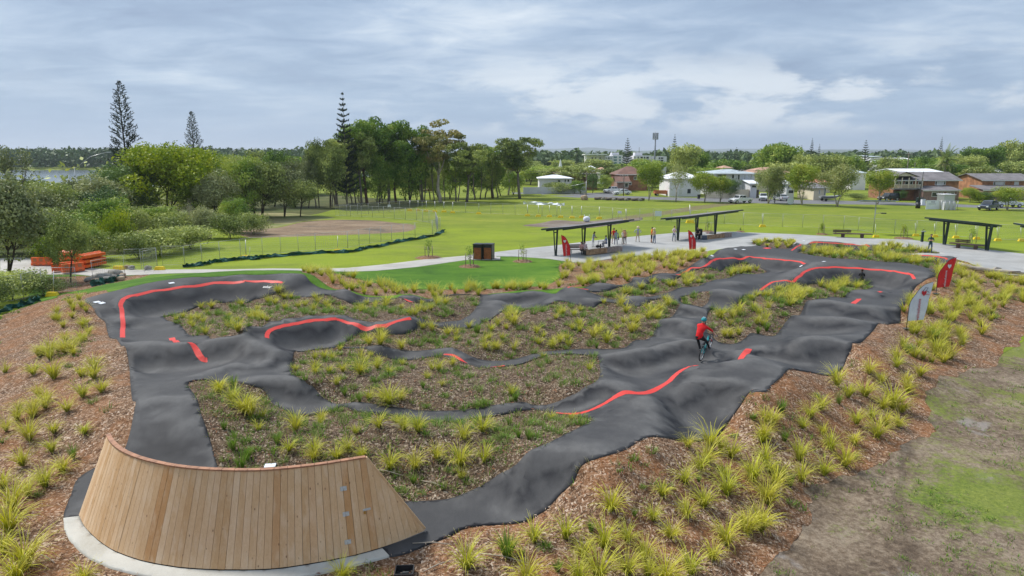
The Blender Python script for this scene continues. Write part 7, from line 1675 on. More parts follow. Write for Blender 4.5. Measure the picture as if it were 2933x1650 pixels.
seq = [((-30,205,9), None),(P1_, z1_),(P2_, z2_),(P3_, z3_)]
for dx in (-.9,.9):
 wire(top_(P1_, z1_, dx), top_(P2_, z2_, dx),.7, 'thin overhead power wire strung between the road poles'); wire(top_(P2_, z2_, dx), top_(P3_, z3_, dx),.9, 'thin overhead power wire strung between the road poles')
 wire(top_(P3_, z3_, dx),(P3_.location.x + 62, P3_.location.y - 4,9.0),1.0, 'thin overhead power wire strung between the road poles'); wire(top_(P1_, z1_, dx),(P1_.location.x - 50, P1_.location.y + 18,9.5),.8, 'thin overhead power wire strung between the road poles')
 wire((P3_.location.x + 62, P3_.location.y - 4,9.0),(P3_.location.x + 130, P3_.location.y - 10,9.0),1.0, 'thin overhead power wire strung between the road poles')

# boundary walls and fences by the road
def wall_run(name, crop, pts, h, mat, label, cat_='wall', panel=2.4, cap=None):
 P_ = [at(crop, x, y, 0.0) for x, y in pts]; o = empty(name, P_[0], 0, label, cat_); O = Vector(P_[0])
 for a, b in zip(P_, P_[1:]):
  n = max(1, int((b - a).length / panel))
  for k in range(n):
   p, q = a.lerp(b, k / n), a.lerp(b, (k + 1) / n); d = (q - p); ang = math.atan2(d.y, d.x)
   MB().box((p + q) / 2 - O + Vector((0,0, h / 2)),(d.length - .04,.07, h), ang).build('panel', mat, o)
   MB().box(p - O + Vector((0,0, h / 2 + .05)),(.12,.12, h + .1), ang).build('post', mat, o)
 return o
wall_run('boundary_wall', 'H1', [(-250,775),(0,770),(420,762),(860,745)], 1.8, 'weatherboard_pale', 'long pale boundary wall along the far road right of the tree clump', panel=3.5)
wall_run('boundary_fence', 'H2', [(500,840),(800,845),(1220,838),(1360,834)], 2.0, 'render_cream', 'cream panel fence in front of the blue roofed house', 'fence', 3.0)
wall_run('boundary_fence', 'H2', [(1365,832),(1430,834)], 1.9, 'bark_grey', 'short brown timber fence beside the cream fence', 'fence', 1.2)
# ------------------------------------------------------------------ vehicles
def paint(name, col, rough=.3):
 m, t, b, _ = new_mat(name); t.put(b.inputs['Base Color'], col); b.inputs['Roughness'].default_value = rough; b.inputs['Coat Weight'].default_value = .5; b.inputs['Coat Roughness'].default_value = .15
paint('car_white', (.72,.73,.76)); paint('car_navy', (.030,.050,.085)); paint('car_maroon', (.16,.012,.018)); paint('car_silver', (.42,.44,.47)); paint('car_black', (.02,.022,.026)); paint('truck_rust', (.42,.13,.045),.6)
simple('lamp_clear', (.75,.78,.80),.15,0,.02); simple('lamp_red', (.45,.02,.015),.25,0,.05)
def car(kind, paint_, crop, x, y, head, label, scale=1.0, name='parked_car', cat_='car'):
 """head: direction the nose points, degrees from +X"""
 g = at(crop, x, y, 0.0); o = empty(name, g, math.radians(head), label, cat_); o.scale = (scale,) * 3
 L, Wd = {'sedan': (4.6,1.8), 'suv': (4.8,1.9), 'ute': (5.3,1.86), 'truck': (6.4,2.2)}[kind]
 h = L / 2
 if kind == 'sedan': body = [(-h, .35),(-h, .85),(-h + .5,.98),(h - 1.3,.93),(h - .25,.78),(h, .62),(h, .30)]; cab = [(-h + .45,.95),(-h + 1.15,1.42),(.35,1.45),(h - 1.25,.93)]
 elif kind == 'suv': body = [(-h, .45),(-h, 1.05),(h - 1.35,1.08),(h - .2,.98),(h, .75),(h, .40)]; cab = [(-h + .02,1.05),(-h + .3,1.72),(.55,1.76),(h - 1.25,1.08)]
 elif kind == 'ute': body = [(-h, .55),(-h, 1.12),(-h + 1.85,1.14),(h - 1.35,1.12),(h - .2,1.0),(h, .8),(h, .42)]; cab = [(-h + 1.75,1.12),(-h + 1.95,1.72),(.85,1.76),(h - 1.3,1.10)]
 else: body = [(-h, .7),(-h, 1.2),(h - 1.9,1.2),(h - .1,1.3),(h, .9),(h, .5)]; cab = [(h - 1.95,1.2),(h - 1.9,2.2),(h - .6,2.2),(h - .1,1.3)]
 def extr(prof, w0, w1, inset_top=0.0):
  n = len(prof); zs = [p[1] for p in prof]; zt = max(zs); z0 = min(zs)
  v = []
  for s_ in (-1,1):
   for x_, z_ in prof: f = (z_ - z0) / max(1e-6, zt - z0); v.append((x_, s_ * (w0 / 2 * (1 - f) + w1 / 2 * f), z_))
  return v, [tuple(range(n)), tuple(range(n, 2 * n))[::-1]] + [(i, n + i, n + (i + 1) % n, (i + 1) % n) for i in range(n)]
 mb = MB(); v, f = extr(body, Wd, Wd * .95); mb.add(v, f); bo = mb.build('body', paint_, o, .05)
 mb = MB(); v, f = extr(cab, Wd * .93, Wd * .76); mb.add(v, f); co = mb.build('cabin', paint_, o, .03)
 # windows lie just proud of the cabin
 n = len(cab); x0, z0 = cab[0]; x1, z1 = cab[1]; x2, z2 = cab[2]; x3, z3 = cab[3]
 def lerp(a, b, k): return a + (b - a) * k
 def ywid(z_): k = (z_ - min(z0, z3)) / (max(z1, z2) - min(z0, z3)); return lerp(Wd * .93, Wd * .76, k) / 2
 for s_ in (-1,1):
  zl, zh = lerp(z0, z1,.18), lerp(z0, z1,.86)
  xa, xb = lerp(x0, x1,.18) + .12, lerp(x0, x1,.86) + .10; xc, xd = lerp(x3, x2,.86) - .08, lerp(x3, x2,.18) - .12; xm = (xa + xd) / 2
  for (p, q, r_, s2) in (((xa, zl),(xm - .05, zl),(xm - .05, zh),(xb, zh)),((xm + .05, zl),(xd, zl),(xc, zh),(xm + .05, zh))):
   vv = [(a, s_ * (ywid(c) + .012), c) for a, c in (p, q, r_, s2)]; w2 = MB(); w2.add(vv + [(a, b - s_ * .03, c) for a, b, c in vv], [(0,1,2,3),(7,6,5,4),(0,4,5,1),(1,5,6,2),(2,6,7,3),(3,7,4,0)]); w2.build('side_window', 'glass_dark', o)
  MB().box((x3 - .5, s_ * (Wd / 2 + .08), z0 + .12),(.12,.2,.14)).build('mirror', paint_, o)
  for fx in (h - .82,-h + .85):
   wr_ = .33 if kind == 'sedan' else .38
   wo = MB().cyl((fx, s_ * (Wd / 2 - .2), wr_),(fx, s_ * (Wd / 2 + .015), wr_), wr_, 16, smooth=False).build('wheel', 'rubber', o)
   MB().cyl((fx, s_ * (Wd / 2 + .01), wr_),(fx, s_ * (Wd / 2 + .03), wr_), wr_ * .62,12, smooth=False).build('rim', 'galvanised', wo)
  zl = body[-2][1] - .02 if kind != 'truck' else .85
  MB().box((h - .03, s_ * (Wd / 2 - .28), zl),(.1,.36,.16)).build('headlight', 'lamp_clear', o)
  MB().box((-h + .02, s_ * (Wd / 2 - .2), body[1][1] - .15),(.08,.22,.2)).build('tail_light', 'lamp_red', o)
 def pane(xa, za, xb, zb, nm):
  k0, k1 = .12,.88; pa, pb = (lerp(xa, xb, k0), lerp(za, zb, k0)),(lerp(xa, xb, k1), lerp(za, zb, k1)); d = Vector((zb - za, 0,-(xb - xa))).normalized() * .012
  if (d.x > 0) != (xa > xb): d = -d if nm == 'windscreen' and d.x < 0 else d
  vv = [Vector((pa[0], -ywid(pa[1]) * .86, pa[1])) + d, Vector((pa[0], ywid(pa[1]) * .86, pa[1])) + d, Vector((pb[0], ywid(pb[1]) * .86, pb[1])) + d, Vector((pb[0], -ywid(pb[1]) * .86, pb[1])) + d]
  w2 = MB(); w2.add(vv + [p - d * 2.2 for p in vv], [(0,1,2,3),(7,6,5,4),(0,4,5,1),(1,5,6,2),(2,6,7,3),(3,7,4,0)]); w2.build(nm, 'glass_dark', o)
 d0 = .0
 pane(x3 + .03, z3 + .01, x2 + .03, z2 + .01, 'windscreen'); pane(x0 - .03, z0 + .01, x1 - .03, z1 + .01, 'rear_window')
 MB().box((h - .01,0,.62 if kind == 'sedan' else .72),(.06, Wd * .5,.2)).build('grille', 'black_plastic', o); MB().box((h + .0,0,.42),(.12, Wd * .94,.16)).build('bumper', 'black_plastic' if kind != 'sedan' else paint_, o)
 if kind == 'ute':
  mb = MB(); mb.box((-h + .93,0,1.15),(1.66, Wd * .8,.03)); mb.build('tray_cover', 'black_plastic', o)
 if kind == 'truck':
  for s_ in (-1,1): MB().box((-.9, s_ * 1.05,1.45),(4.3,.08,.5)).build('tray_side', paint_, o)
 return o
car('ute', 'car_white', 'H2', 1110,932,205, 'white four wheel drive parked on the grass where the muddy wheel track ends', 1.0, 'four_wheel_drive', 'car')
car('ute', 'car_white', 'H1', 1330,752,200, 'white utility parked beside the rounded tree at the junction', 1.0, 'utility', 'car')
car('sedan', 'car_white', 'H1', 1480,782,188, 'white sedan parked in front of the white utility')
car('ute', 'car_white', 'H2', 1505,882,250, 'white utility seen from the front left of the forked pale street tree', .95, 'utility', 'car')
car('sedan', 'car_silver', 'H2', 1810,882,95, 'grey sedan seen from behind right of the forked pale street tree')
car('suv', 'car_navy', 'H4', 1450,1332,215, 'dark navy wagon parked on the grass near the right edge')
car('ute', 'car_white', 'H4', 1790,1282,2, 'white utility parked behind the umbrella shaped street tree', 1.0, 'utility', 'car')
car('suv', 'car_black', 'H3', 1560,1102,200, 'black and white wagon in the driveway by the brick house')
car('sedan', 'car_maroon', 'B2', 1392,862,184, 'maroon sedan seen between the trunks of the middle clump')
car('truck', 'truck_rust', 'H1', 2215,802,5, 'rust orange flat truck parked under the trees left of the white house', .8, 'truck', 'truck')
# boat trailer at the kerb
g = at('H3', 265,1112,0); bt = empty('boat_trailer', g, .05, 'small grey boat on a trailer at the kerb left of the wide street tree', 'boat trailer')
mb = MB(); v = []
for x_, w2, zt, zb2 in ((-2.2,.75,1.15,.65),(-.6,.85,1.1,.55),(1.2,.7,1.15,.6),(2.5,.06,1.35,1.1)): v += [(x_, -w2, zt),(x_, w2, zt),(x_, w2 * .4, zb2),(x_, -w2 * .4, zb2)]
mb.add(v, [(a + k, a + (k + 1) % 4, a + 4 + (k + 1) % 4, a + 4 + k) for a in (0,4,8) for k in range(4)] + [(3,2,1,0),(12,13,14,15)]); mb.build('hull', 'galvanised', bt)
mb = MB(); mb.bar((-2.2,0,.45),(3.3,0,.45),.1); mb.bar((-1.2,-.9,.4),(-1.2,.9,.4),.08); mb.build('trailer_frame', 'steel_dark', bt)
for s_ in (-1,1): MB().cyl((-1.2, s_ * .85,.3),(-1.2, s_ * 1.0,.3),.3,14, smooth=False).build('wheel', 'rubber', bt)
# ------------------------------------------------------------------ text as geometry
def text_mesh(txt, size, mat, parent, M, name='lettering', ext=.004):
 cu = bpy.data.curves.new(name, 'FONT'); cu.body = txt; cu.size = size; cu.extrude = ext; cu.align_x = 'CENTER'; cu.align_y = 'CENTER'; cu.resolution_u = 2
 to = bpy.data.objects.new(name, cu); COL.objects.link(to); bpy.context.view_layer.update()
 me = bpy.data.meshes.new_from_object(to.evaluated_get(bpy.context.evaluated_depsgraph_get())); bpy.data.objects.remove(to); me.transform(M)
 me.materials.clear(); me.materials.append(MATS[mat]); o = bpy.data.objects.new(name, me); COL.objects.link(o); o.parent = parent; return o
simple('flag_red', (.62,.012,.018),.6,0,.15,3); simple('flag_white', (.62,.66,.74),.6,0,.08,3); simple('flag_dark', (.05,.05,.08),.6,0,.1,3); simple('print_red', (.50,.015,.03),.6,0,.1,3)
def feather_flag(crop, xb, yb, ytop, bend, mat, label, lean=0.0, big=True, pole_c='black_paint', nm='feather_flag'):
 """pole foot pixel, top row; bend +1 curves to the right"""
 g = ground(crop, xb, yb); H = at_dist(crop, xb, ytop, g.y).z - g.z
 o = empty(nm, g, 0, label, 'flag'); W = H * (.40 if big else .30); pts = []
 for k in range(15):
  f = k / 14; z = H * (f if f < .72 else .72 + .28 * math.sin((f - .72) / .28 * PI / 2)); x = 0 if f < .45 else W * 1.15 * ((f - .45) / .55) ** 2.2
  pts.append(Vector((bend * x + lean * z, 0, z)))
 MB().tube(pts, [.025 - .016 * k / 14 for k in range(15)], 6).build('pole', pole_c, o)
 MB().box((0,0,.02),(.3,.3,.04)).build('base_spike', 'steel_dark', o)
 # cloth: from the pole to a straight fly edge
 rows = []; z0 = H * (.17 if big else .24); n = 14; fly0 = W * .98 * bend
 for k in range(n + 1):
  f = k / n; z = z0 + (H * .995 - z0) * f
  # x of the pole at that height
  j = next((i for i in range(14) if pts[i + 1].z >= z),13); tt = (z - pts[j].z) / max(1e-6, pts[j + 1].z - pts[j].z); xp = pts[j].x + (pts[j + 1].x - pts[j].x) * min(1, tt)
  xf = fly0 * (.86 + .26 * f) + lean * z; xf = xf if abs(xf - lean * z) > abs(xp - lean * z) else xp + .01 * bend
  zf = z - (H * .05) * (1 - f) * (-1 if big else 1) * .6
  rows.append([Vector((xp + (xf - xp) * q / 6,.018 * math.sin(q * 1.3 + k * .8) * (q / 6), z + (zf - z) * q / 6)) for q in range(7)])
 v = [p + Vector((0, s_ * .004,0)) for s_ in (-1,1) for r_ in rows for p in r_]; N = len(rows) * 7; f_ = []
 for s_ in (0,1):
  for k in range(n):
   for q in range(6): a = s_ * N + k * 7 + q; f_.append((a, a + 1, a + 8, a + 7) if s_ == 0 else (a + 7, a + 8, a + 1, a))
 co = mesh_obj('cloth', v, f_, mat, True, o)
 fg = 'flag_white' if 'red' in mat else 'print_red'
 L = H * .42; xm = fly0 * .50 + lean * H * .42
 tilt = math.atan(lean); M = Matrix.Translation((xm, -.045, H * .42)) @ Matrix.Rotation(tilt, 4, 'Y') @ Matrix.Rotation(PI / 2,4, 'X') @ Matrix.Rotation(PI / 2 * (-1 if not big else 1),4, 'Z')
 text_mesh('velosolutions', H * .085, fg, co, M)
 # emblem above the word: a pointed shield with a notch
 e = H * .055; ez = H * .76; ex = fly0 * .68 + lean * H * .76
 sh = [(-e * .9, e * .7),(-e * .45, e),(0, e * .55),(e * .45, e),(e * .9, e * .7),(e * .8,-.1 * e),(0,-e * 1.1),(-e * .8,-.1 * e)]
 mb = MB(); mb.add([(ex + a, -.05, ez + b_) for a, b_ in sh] + [(ex + a, -.044, ez + b_) for a, b_ in sh], [(7,6,5,4,3,2,1,0)] + [tuple(range(8,16))] + [(i, (i + 1) % 8,8 + (i + 1) % 8,8 + i) for i in range(8)])
 mb.build('emblem', fg if 'red' in mat else 'print_red', co)
 if 'white' in mat:
  mb = MB(); zz = H * .84; xx = fly0 * .78 + lean * zz; mb.tube([(xx - .18,-.05, zz - .1),(xx - .05,-.05, zz + .12),(xx + .08,-.05, zz + .1),(xx, -.05, zz - .05),(xx + .16,-.05, zz - .16)], .014,4); mb.build('script_mark', 'flag_dark', co)
  mb = MB(); mb.tube([(xx - .2,-.05, zz - .2),(xx, -.05, zz - .27),(xx + .2,-.05, zz - .26)], .014,4); mb.build('script_mark', 'print_red', co)
 return o
feather_flag('FL', 672,790,208,1, 'flag_red', 'tall red feather flag with a white emblem at the right end of the track', .0)
feather_flag('FL', 200,1350,596,1, 'flag_white', 'white feather flag with dark red lettering standing in the tussocks at the right', .01)
feather_flag('P1', 560,985,400,-1, 'flag_red', 'red feather flag beside the left shelter at the lawn corner', -.03, False)
feather_flag('P2', 785,1195,590,-1, 'flag_red', 'red feather flag beside the plaza in front of the second shelter', -.02, False)

# ------------------------------------------------------------------ shelters
def shelter(label, posts, roof_l, roof_r, depth=3.6, tilt=.22, hz_=2.7):
 """posts: ground points; roof ends as world points along the same line"""
 o = empty('shelter', posts[0], 0, label, 'shelter'); O = posts[0]; d = (posts[-1] - posts[0]).normalized(); nrm = Vector((-d.y, d.x, 0))
 if nrm.y < 0: nrm = -nrm
 zr = hz_; cut = min(1.6, abs(nrm.x) * depth / 2 / max(.3, abs(d.x))); dd_ = (roof_r - roof_l).normalized(); roof_l = roof_l + dd_ * cut; roof_r = roof_r - dd_ * cut
 for p in posts:
  b0 = p - O
  MB().bar(b0 + d * .0, b0 + Vector((0,0, zr - .05)) + d * .16,.17,.26).build('post', 'shelter_green', o)
  MB().bar(b0 - d * .16, b0 + Vector((0,0, zr - .05)) - d * .42,.11,.2).build('strut', 'shelter_green', o)
  br = MB(); br.bar(b0 + Vector((0,0, zr - .32)) - d * .42, b0 + Vector((0,0, zr - .32)) + d * .14,.1,.1); br.build('crosspiece', 'shelter_green', o)
  MB().box(b0 - d * .08 + Vector((0,0,.012)),(.62,.34,.024), math.atan2(d.y, d.x)).build('base_plate', 'galvanised', o)
 a, b_ = roof_l - O, roof_r - O; th = .14; v = []
 for s_, dz in ((-1, tilt),(1,-tilt)):
  pass
 for z_ in (0, th):
  for p, s_ in ((a, -1),(b_, -1),(b_, 1),(a, 1)): v.append(Vector((p.x, p.y, zr + z_)) + nrm * s_ * depth / 2 + Vector((0,0,-s_ * tilt)))
 MB().hexa(v).build('roof', 'shelter_green', o)
 sh = [p + Vector((0,0, th * .5 + .085)) * 1 for p in v[:4]]; c = sum(sh, Vector()) / 4; sh2 = [c + (p - c) * .985 for p in sh]
 MB().hexa(sh2 + [p + Vector((0,0,.02)) for p in sh2]).build('roof_sheet', 'roof_metal_blue' if tilt < 0 else 'roof_grey', o)
 for s_ in (-.3,.3):
  MB().bar(Vector((a.x, a.y, zr - .08 - s_ * 2 * tilt)) + nrm * s_ * depth, Vector((b_.x, b_.y, zr - .08 - s_ * 2 * tilt)) + nrm * s_ * depth, .1,.14).build('beam', 'shelter_green', o)
 return o
def shelter_px(label, crop, posts, rl, rr, **kw):
 ps = [at(crop, x, y, .0) for x, y in posts]; a, b_ = ps[0], ps[-1]; d = (b_ - a).normalized()
 def along_line(x, y):
  u = uv(crop, x, y)[0]; r_ = ray(u, uv(crop, x, y)[1]); # where the sight plane of that column meets the post line
  k = r_.x / r_.y; t_ = (a.x - k * a.y) / (k * d.y - d.x); return a + d * t_
 return shelter(label, ps, along_line(*rl), along_line(*rr), **kw), ps
s1, ps1 = shelter_px('dark green shelter nearest the lawn, with the log bench and red flag', 'R3', [(662,385),(935,340),(1187,299)], (545,155),(1375,85))
s2, ps2 = shelter_px('dark green shelter in the middle of the plaza behind the second red flag', 'B3', [(1345,1165),(1527,1133),(1712,1103)], (1235,972),(1915,912))
s3, ps3 = shelter_px('dark green shelter at the right over a slab bench', 'B4', [(1745,1210),(2165,1268)], (1545,962),(2330,1050))
g = at('P3', 2700,620,0); g2 = at('P3', 3000,690,0)
s4 = shelter('pale topped shelter cut off by the right edge of the photo', [g, g2], at('P3', 2500,575,0), at('P3', 3150,725,0), depth=3.6, tilt=-.35, hz_=3.0)

# ------------------------------------------------------------------ benches and blocks
def log_bench(crop, x0, y0, x1, y1, h, label, split=.57):
 a, b_ = at(crop, x0, y0,0), at(crop, x1, y1,0); d = (b_ - a); L = d.length; rz = math.atan2(d.y, d.x); o = empty('log_bench', a, rz, label, 'bench')
 lg = MB(); n = 9; v = []
 for k in range(n + 1):
  x = L * split * k / n; w_ = .30 + .02 * math.sin(k * 2.1); t_ = h * (1 + .03 * math.sin(k * 1.7)); v += [(x, 0,.04),(x, w_ * 2,.04),(x, w_ * 2 - .05, t_),(x, .05 + .01 * math.sin(k * 3), t_)]
 lg.add(v, [(a_ * 4 + q, a_ * 4 + (q + 1) % 4, a_ * 4 + 4 + (q + 1) % 4, a_ * 4 + 4 + q) for a_ in range(n) for q in range(4)] + [(3,2,1,0),(n * 4, n * 4 + 1, n * 4 + 2, n * 4 + 3)]); lg.build('log', 'log_wood', o)
 MB().box((-.02,.3, h * .5 + .02),(.035,.52, h * .9)).build('end_cap', 'black_paint', o)
 nb = 9; L2 = L * (1 - split) / nb
 for k in range(nb): MB().box((L * split + (k + .5) * L2 + .01,.30, h * .5 + .04 + (.03 if k % 2 else 0)),(L2 * .86,.56, h * (.96 if k % 2 else 1))).build('timber', 'sleeper_grey', o)
 return o
log_bench('P1', 905,850,1690,765,.52, 'hewn log bench with boarded right half in front of the left shelter')
log_bench('P2', 1055,838,1670,765,.52, 'hewn log bench under the middle shelter with a dark bag on it', .72)
def slab_bench(crop, x0, y0, x1, y1, label, back=(.0,.48)):
 a, b_ = at(crop, x0, y0,0), at(crop, x1, y1,0); d = b_ - a; L = d.length; o = empty('slab_bench', a, math.atan2(d.y, d.x), label, 'bench')
 for k in range(4): MB().box((L / 2,-.18 + k * .2,.47),(L, .18,.09)).build('slat', 'sleeper_brown', o)
 for f in (.25,.75): MB().box((L * f, .12,.21),(.3,.5,.42)).build('leg', 'sleeper_brown', o)
 for k in range(2): MB().box((L * (back[0] + back[1]) / 2,.48,.66 + k * .17),(L * (back[1] - back[0]),.06,.14)).build('back_board', 'sleeper_brown', o)
 for f in (back[0] + .08, back[1] - .08): MB().box((L * f, .54,.65),(.06,.06,.55)).build('back_post', 'steel_dark', o)
slab_bench('P3', 205,345,682,355, 'long brown slab bench with a short backrest at the plaza edge by the light tower')
slab_bench('P3', 1645,468,2080,505, 'long brown slab bench with a short backrest under the right shelter', (.12,.54))
g = at('P1', 655,815,0); pb_ = empty('park_seat', g, .12, 'dark red brown slatted seat under the left shelter', 'bench')
for k in range(3): MB().box((.45,.05 + k * .13,.45),(1.9,.11,.04)).build('slat', 'sleeper_brown', pb_)
for k in range(3): MB().box((.45,.46 + k * .03,.60 + k * .14),(1.9,.035,.12), rx=-.2).build('back_slat', 'sleeper_brown', pb_)
for x_ in (-.35,1.25): MB().box((x_, .2,.22),(.06,.45,.44)).build('leg', 'galvanised', pb_)
# bins
for i, (x0, x1) in enumerate(((2267,2372),(2380,2446))):
 pass
g = at('R2', 2345,324,0); bw_ = at('R2', 2446,316,0).x - at('R2', 2285,324,0).x
slab_ = MB().box((g.x + .3, g.y + .75,.03),(bw_ + 1.2,1.9,.06)).build('bin_pad', 'path_concrete'); tag(slab_, kind='structure')
for i in range(2):
 o = empty('bin_enclosure', (g.x - bw_ * .25 + i * bw_ * .62, g.y + .35,.06),-.25, ['left black bin enclosure with a rust red slatted door on the lawn by the path', 'right black bin enclosure with a rust red slatted door on the lawn by the path'][i], 'bin')
 w_, d_, h_ = bw_ * .56,1.0,1.42
 for sx in (-1,1): MB().box((sx * (w_ / 2 - .03),0, h_ / 2),(.06, d_, h_)).build('side_panel', 'black_paint', o)
 MB().box((0, d_ / 2 - .03, h_ / 2),(w_ - .12,.05, h_)).build('back_panel', 'black_paint', o)
 MB().box((0,0, h_ + .05),(w_ + .06, d_ + .06,.06)).build('lid', 'black_paint', o); MB().box((0,-d_ / 2 + .05, h_ - .14),(w_ - .14,.06,.24)).build('chute', 'black_plastic', o)
 dr = MB().box((0,-d_ / 2 + .06,.58),(w_ - .14,.03,1.1)).build('door', 'rust_panel', o)
 for k in range(9): MB().box((0,-d_ / 2 + .035,.10 + k * .12),(w_ - .16,.02,.10)).build('slat', 'rust_panel', dr)

# saplings with stakes in round mulch rings
tree_proto('sapling', 80,2.0,.7, 'leaf_mid', 'bark_grey', 300,.10,.5,.5,2,1,.3,1.6,.03,.2, True, .012); tree_proto('sapling_dense', 81,2.0,.8, 'leaf_lime', 'bark_grey', 700,.10,.4,.5,2,1,.34,1.5,.03,.15, True, .012)
SAP = [('R2', 1812,300,118, 'sapling', 1.1, 'sapling with stakes in a mulch ring beyond the footpath'),('R2', 2218,385,172, 'sapling', .8, 'sapling with stakes in a mulch ring left of the black bins'),('R3', 335,440,258, 'sapling', .8, 'sapling with stakes in a mulch ring on the lawn before the left shelter'),
    ('P3', 62,305,165, 'sapling_dense', .6, 'bushy sapling on the grass left of the long slab bench'),('P3', 1078,355,178, 'sapling_dense', .9, 'bushy round sapling in a mulch ring right of the light tower'),('P3', 1925,420,225, 'sapling', 0, 'thin sapling behind the right shelter bench'),('P2', 1085,620,365, 'sapling', .7, 'thin sapling seen through the middle shelter'),('B3', 1960,1075,1035, 'sapling_dense', .5, 'tiny sapling on the grass right of the middle shelter')]
for c, x, yb, yt, k, ring, lb in SAP:
 g = at(c, x, yb, 0); H = at_dist(c, x, yt, g.y).z; o = tree(k, g, H, H * .42, lb, 'sapling')
 sc = o.scale
 for j in range(3):
  a = j * 2.1 + .4; MB().cyl((.42 * math.cos(a) / sc.x, .42 * math.sin(a) / sc.y, 0),(.42 * math.cos(a) / sc.x, .42 * math.sin(a) / sc.y, 1.15 / sc.z),.03,5).build('stake', 'sleeper_grey', o)
 if ring:
  n = 26; v = [(g.x, g.y, .09)] + [(g.x + ring * 1.25 * r_ * math.cos(2 * PI * q / n) * (1 + .06 * math.sin(q * 5)), g.y + ring * 1.25 * r_ * math.sin(2 * PI * q / n), z_) for r_, z_ in ((.75,.06),(1.0,-.05)) for q in range(n)]
  mesh_obj('mulch_ring', v, [(0,1 + q, 1 + (q + 1) % n) for q in range(n)] + [(1 + q, 1 + n + q, 1 + n + (q + 1) % n, 1 + (q + 1) % n) for q in range(n)], 'mulch', True, kind='structure')

# ------------------------------------------------------------------ temporary fencing
def fence_panel_proto(h=1.9, w=2.4):
 fr = MB(); r_ = .015
 for x_ in (-w / 2 + .03, w / 2 - .03): fr.cyl((x_, 0,.06),(x_, 0, h), r_, 5)
 fr.cyl((-w / 2,0, h),(w / 2,0, h), r_, 5); fr.cyl((-w / 2,0,.16),(w / 2,0,.16), r_, 5)
 f = fr.build('frame', 'fence_grey'); fm = f.data; bpy.data.objects.remove(f); ms_ = MB()
 for k in range(1,16): ms_.bar((-w / 2 + w * k / 16,0,.16),(-w / 2 + w * k / 16,0, h),.006)
 for k in range(1,8): ms_.bar((-w / 2,0,.16 + (h - .16) * k / 8),(w / 2,0,.16 + (h - .16) * k / 8),.006)
 m_ = ms_.build('mesh_infill', 'fence_grey'); mm = m_.data; bpy.data.objects.remove(m_); return fm, mm
FPM = fence_panel_proto()
def fence_run(pts, label, group, skip=()):
 i = 0
 for a, b_ in zip(pts, pts[1:]):
  L = (b_ - a).length; n = max(1, round(L / 2.4)); d = (b_ - a) / n
  for k in range(n):
   i += 1
   if i in skip: continue
   c = a + d * (k + .5); o = empty('mesh_fence', (c.x, c.y, drop(c.x, c.y)), math.atan2(d.y, d.x), label, 'fence panel', group); o.scale = (d.length / 2.4,1,1)
   for nm, me in (('frame', FPM[0]),('mesh_infill', FPM[1])): q = bpy.data.objects.new(nm, me); COL.objects.link(q); q.parent = o
G = lambda c, *p: [at(c, x, y, 0.0) for x, y in p]
N1 = G('R1', (1600,560),(1820,558),(1990,530),(2165,502),(2370,472)) + G('R2', (20,290),(180,275),(360,265),(700,237),(1020,213),(1235,173),(1450,140),(1680,110),(1850,82),(1930,45))
fence_run(N1, 'wire mesh fence panel above the green silt cloth between path and basin', 'mesh fence panels along the basin')
fence_run(G('B2', (1445,1190),(1425,1125),(1270,1095),(1000,1075),(640,1060)), 'wire mesh fence panel on the far side of the basin', 'mesh fence panels behind the basin')
NF = G('B2', (605,1060),(960,1035),(1213,1012),(1420,1020),(1565,1026),(1780,1037),(2178,1052),(2543,1068)) + G('B3', (398,940),(572,948),(835,975),(1100,975),(1466,990),(1800,1005),(2178,1028)) + G('P3', (330,245),(700,290),(1230,320),(1465,332),(1730,345),(1985,362),(2250,380),(2576,398))
fence_run(NF, 'wire mesh fence panel crossing the field behind the plaza', 'mesh fence panels across the field')
fence_run(G('L1', (-200,1140),(340,1060),(610,1000),(1105,985)), 'wire mesh fence panel in front of the rocks at the left', 'mesh fence panels at the left edge')
fence_run(G('L1', (1325,885),(1785,780)), 'wire mesh fence panel standing across the boulders by the path', 'mesh fence panels by the boulders')
fence_run(G('L1', (1785,660),(2010,650)), 'wire mesh fence panel left of the open gate', 'mesh fence panels at the gate'); fence_run(G('L1', (2045,700),(2240,640)), 'tall wire mesh gate leaf standing open across the path', 'mesh gate leaves'); fence_run(G('L1', (2010,662),(2235,628)), 'second mesh gate leaf folded behind the first', 'mesh gate leaves')
def block_proto():
 mb = MB(); mb.box((0,0,.11),(.62,.24,.20), taper=.82); mb.box((0,0,.0),(.66,.28,.05)); o = mb.build('block', 'yellow_plastic'); me = o.data; bpy.data.objects.remove(o)
 s_ = MB(); s_.tube([(0,.1,.2),(.0,.35,1.35)], .02,5); o = s_.build('brace', 'galvanised'); me2 = o.data; bpy.data.objects.remove(o); return me, me2
BLK = block_proto()
def fence_block(c, x, y, label, group=None, s=1.0, brace=True, rz=0.0):
 g = at(c, x, y, 0.0); g.z = drop(g.x, g.y); o = empty('fence_block', g, rz, label, 'fence foot', group); o.scale = (s,) * 3
 for nm, me in (('block', BLK[0]),) + ((('brace', BLK[1]),) if brace else ()): q = bpy.data.objects.new(nm, me); COL.objects.link(q); q.parent = o
for c, L in (('B2', [(1213,1012),(1280,1012),(1348,1018),(1418,1022),(1493,1024),(1565,1030),(1778,1038),(2178,1055),(2267,1060),(2358,1062),(2450,1068),(2543,1072)]),('B3', [(305,942),(398,940),(572,950),(835,972),(2178,1028)])):
 for x, y in L: fence_block(c, x, y, 'bright yellow fence foot in the row along the far field fence', 'yellow fence feet along the far field fence', 1.4)
fence_block('B3', 1466,990, 'yellow fence foot framed by the middle shelter posts', s=2.0)
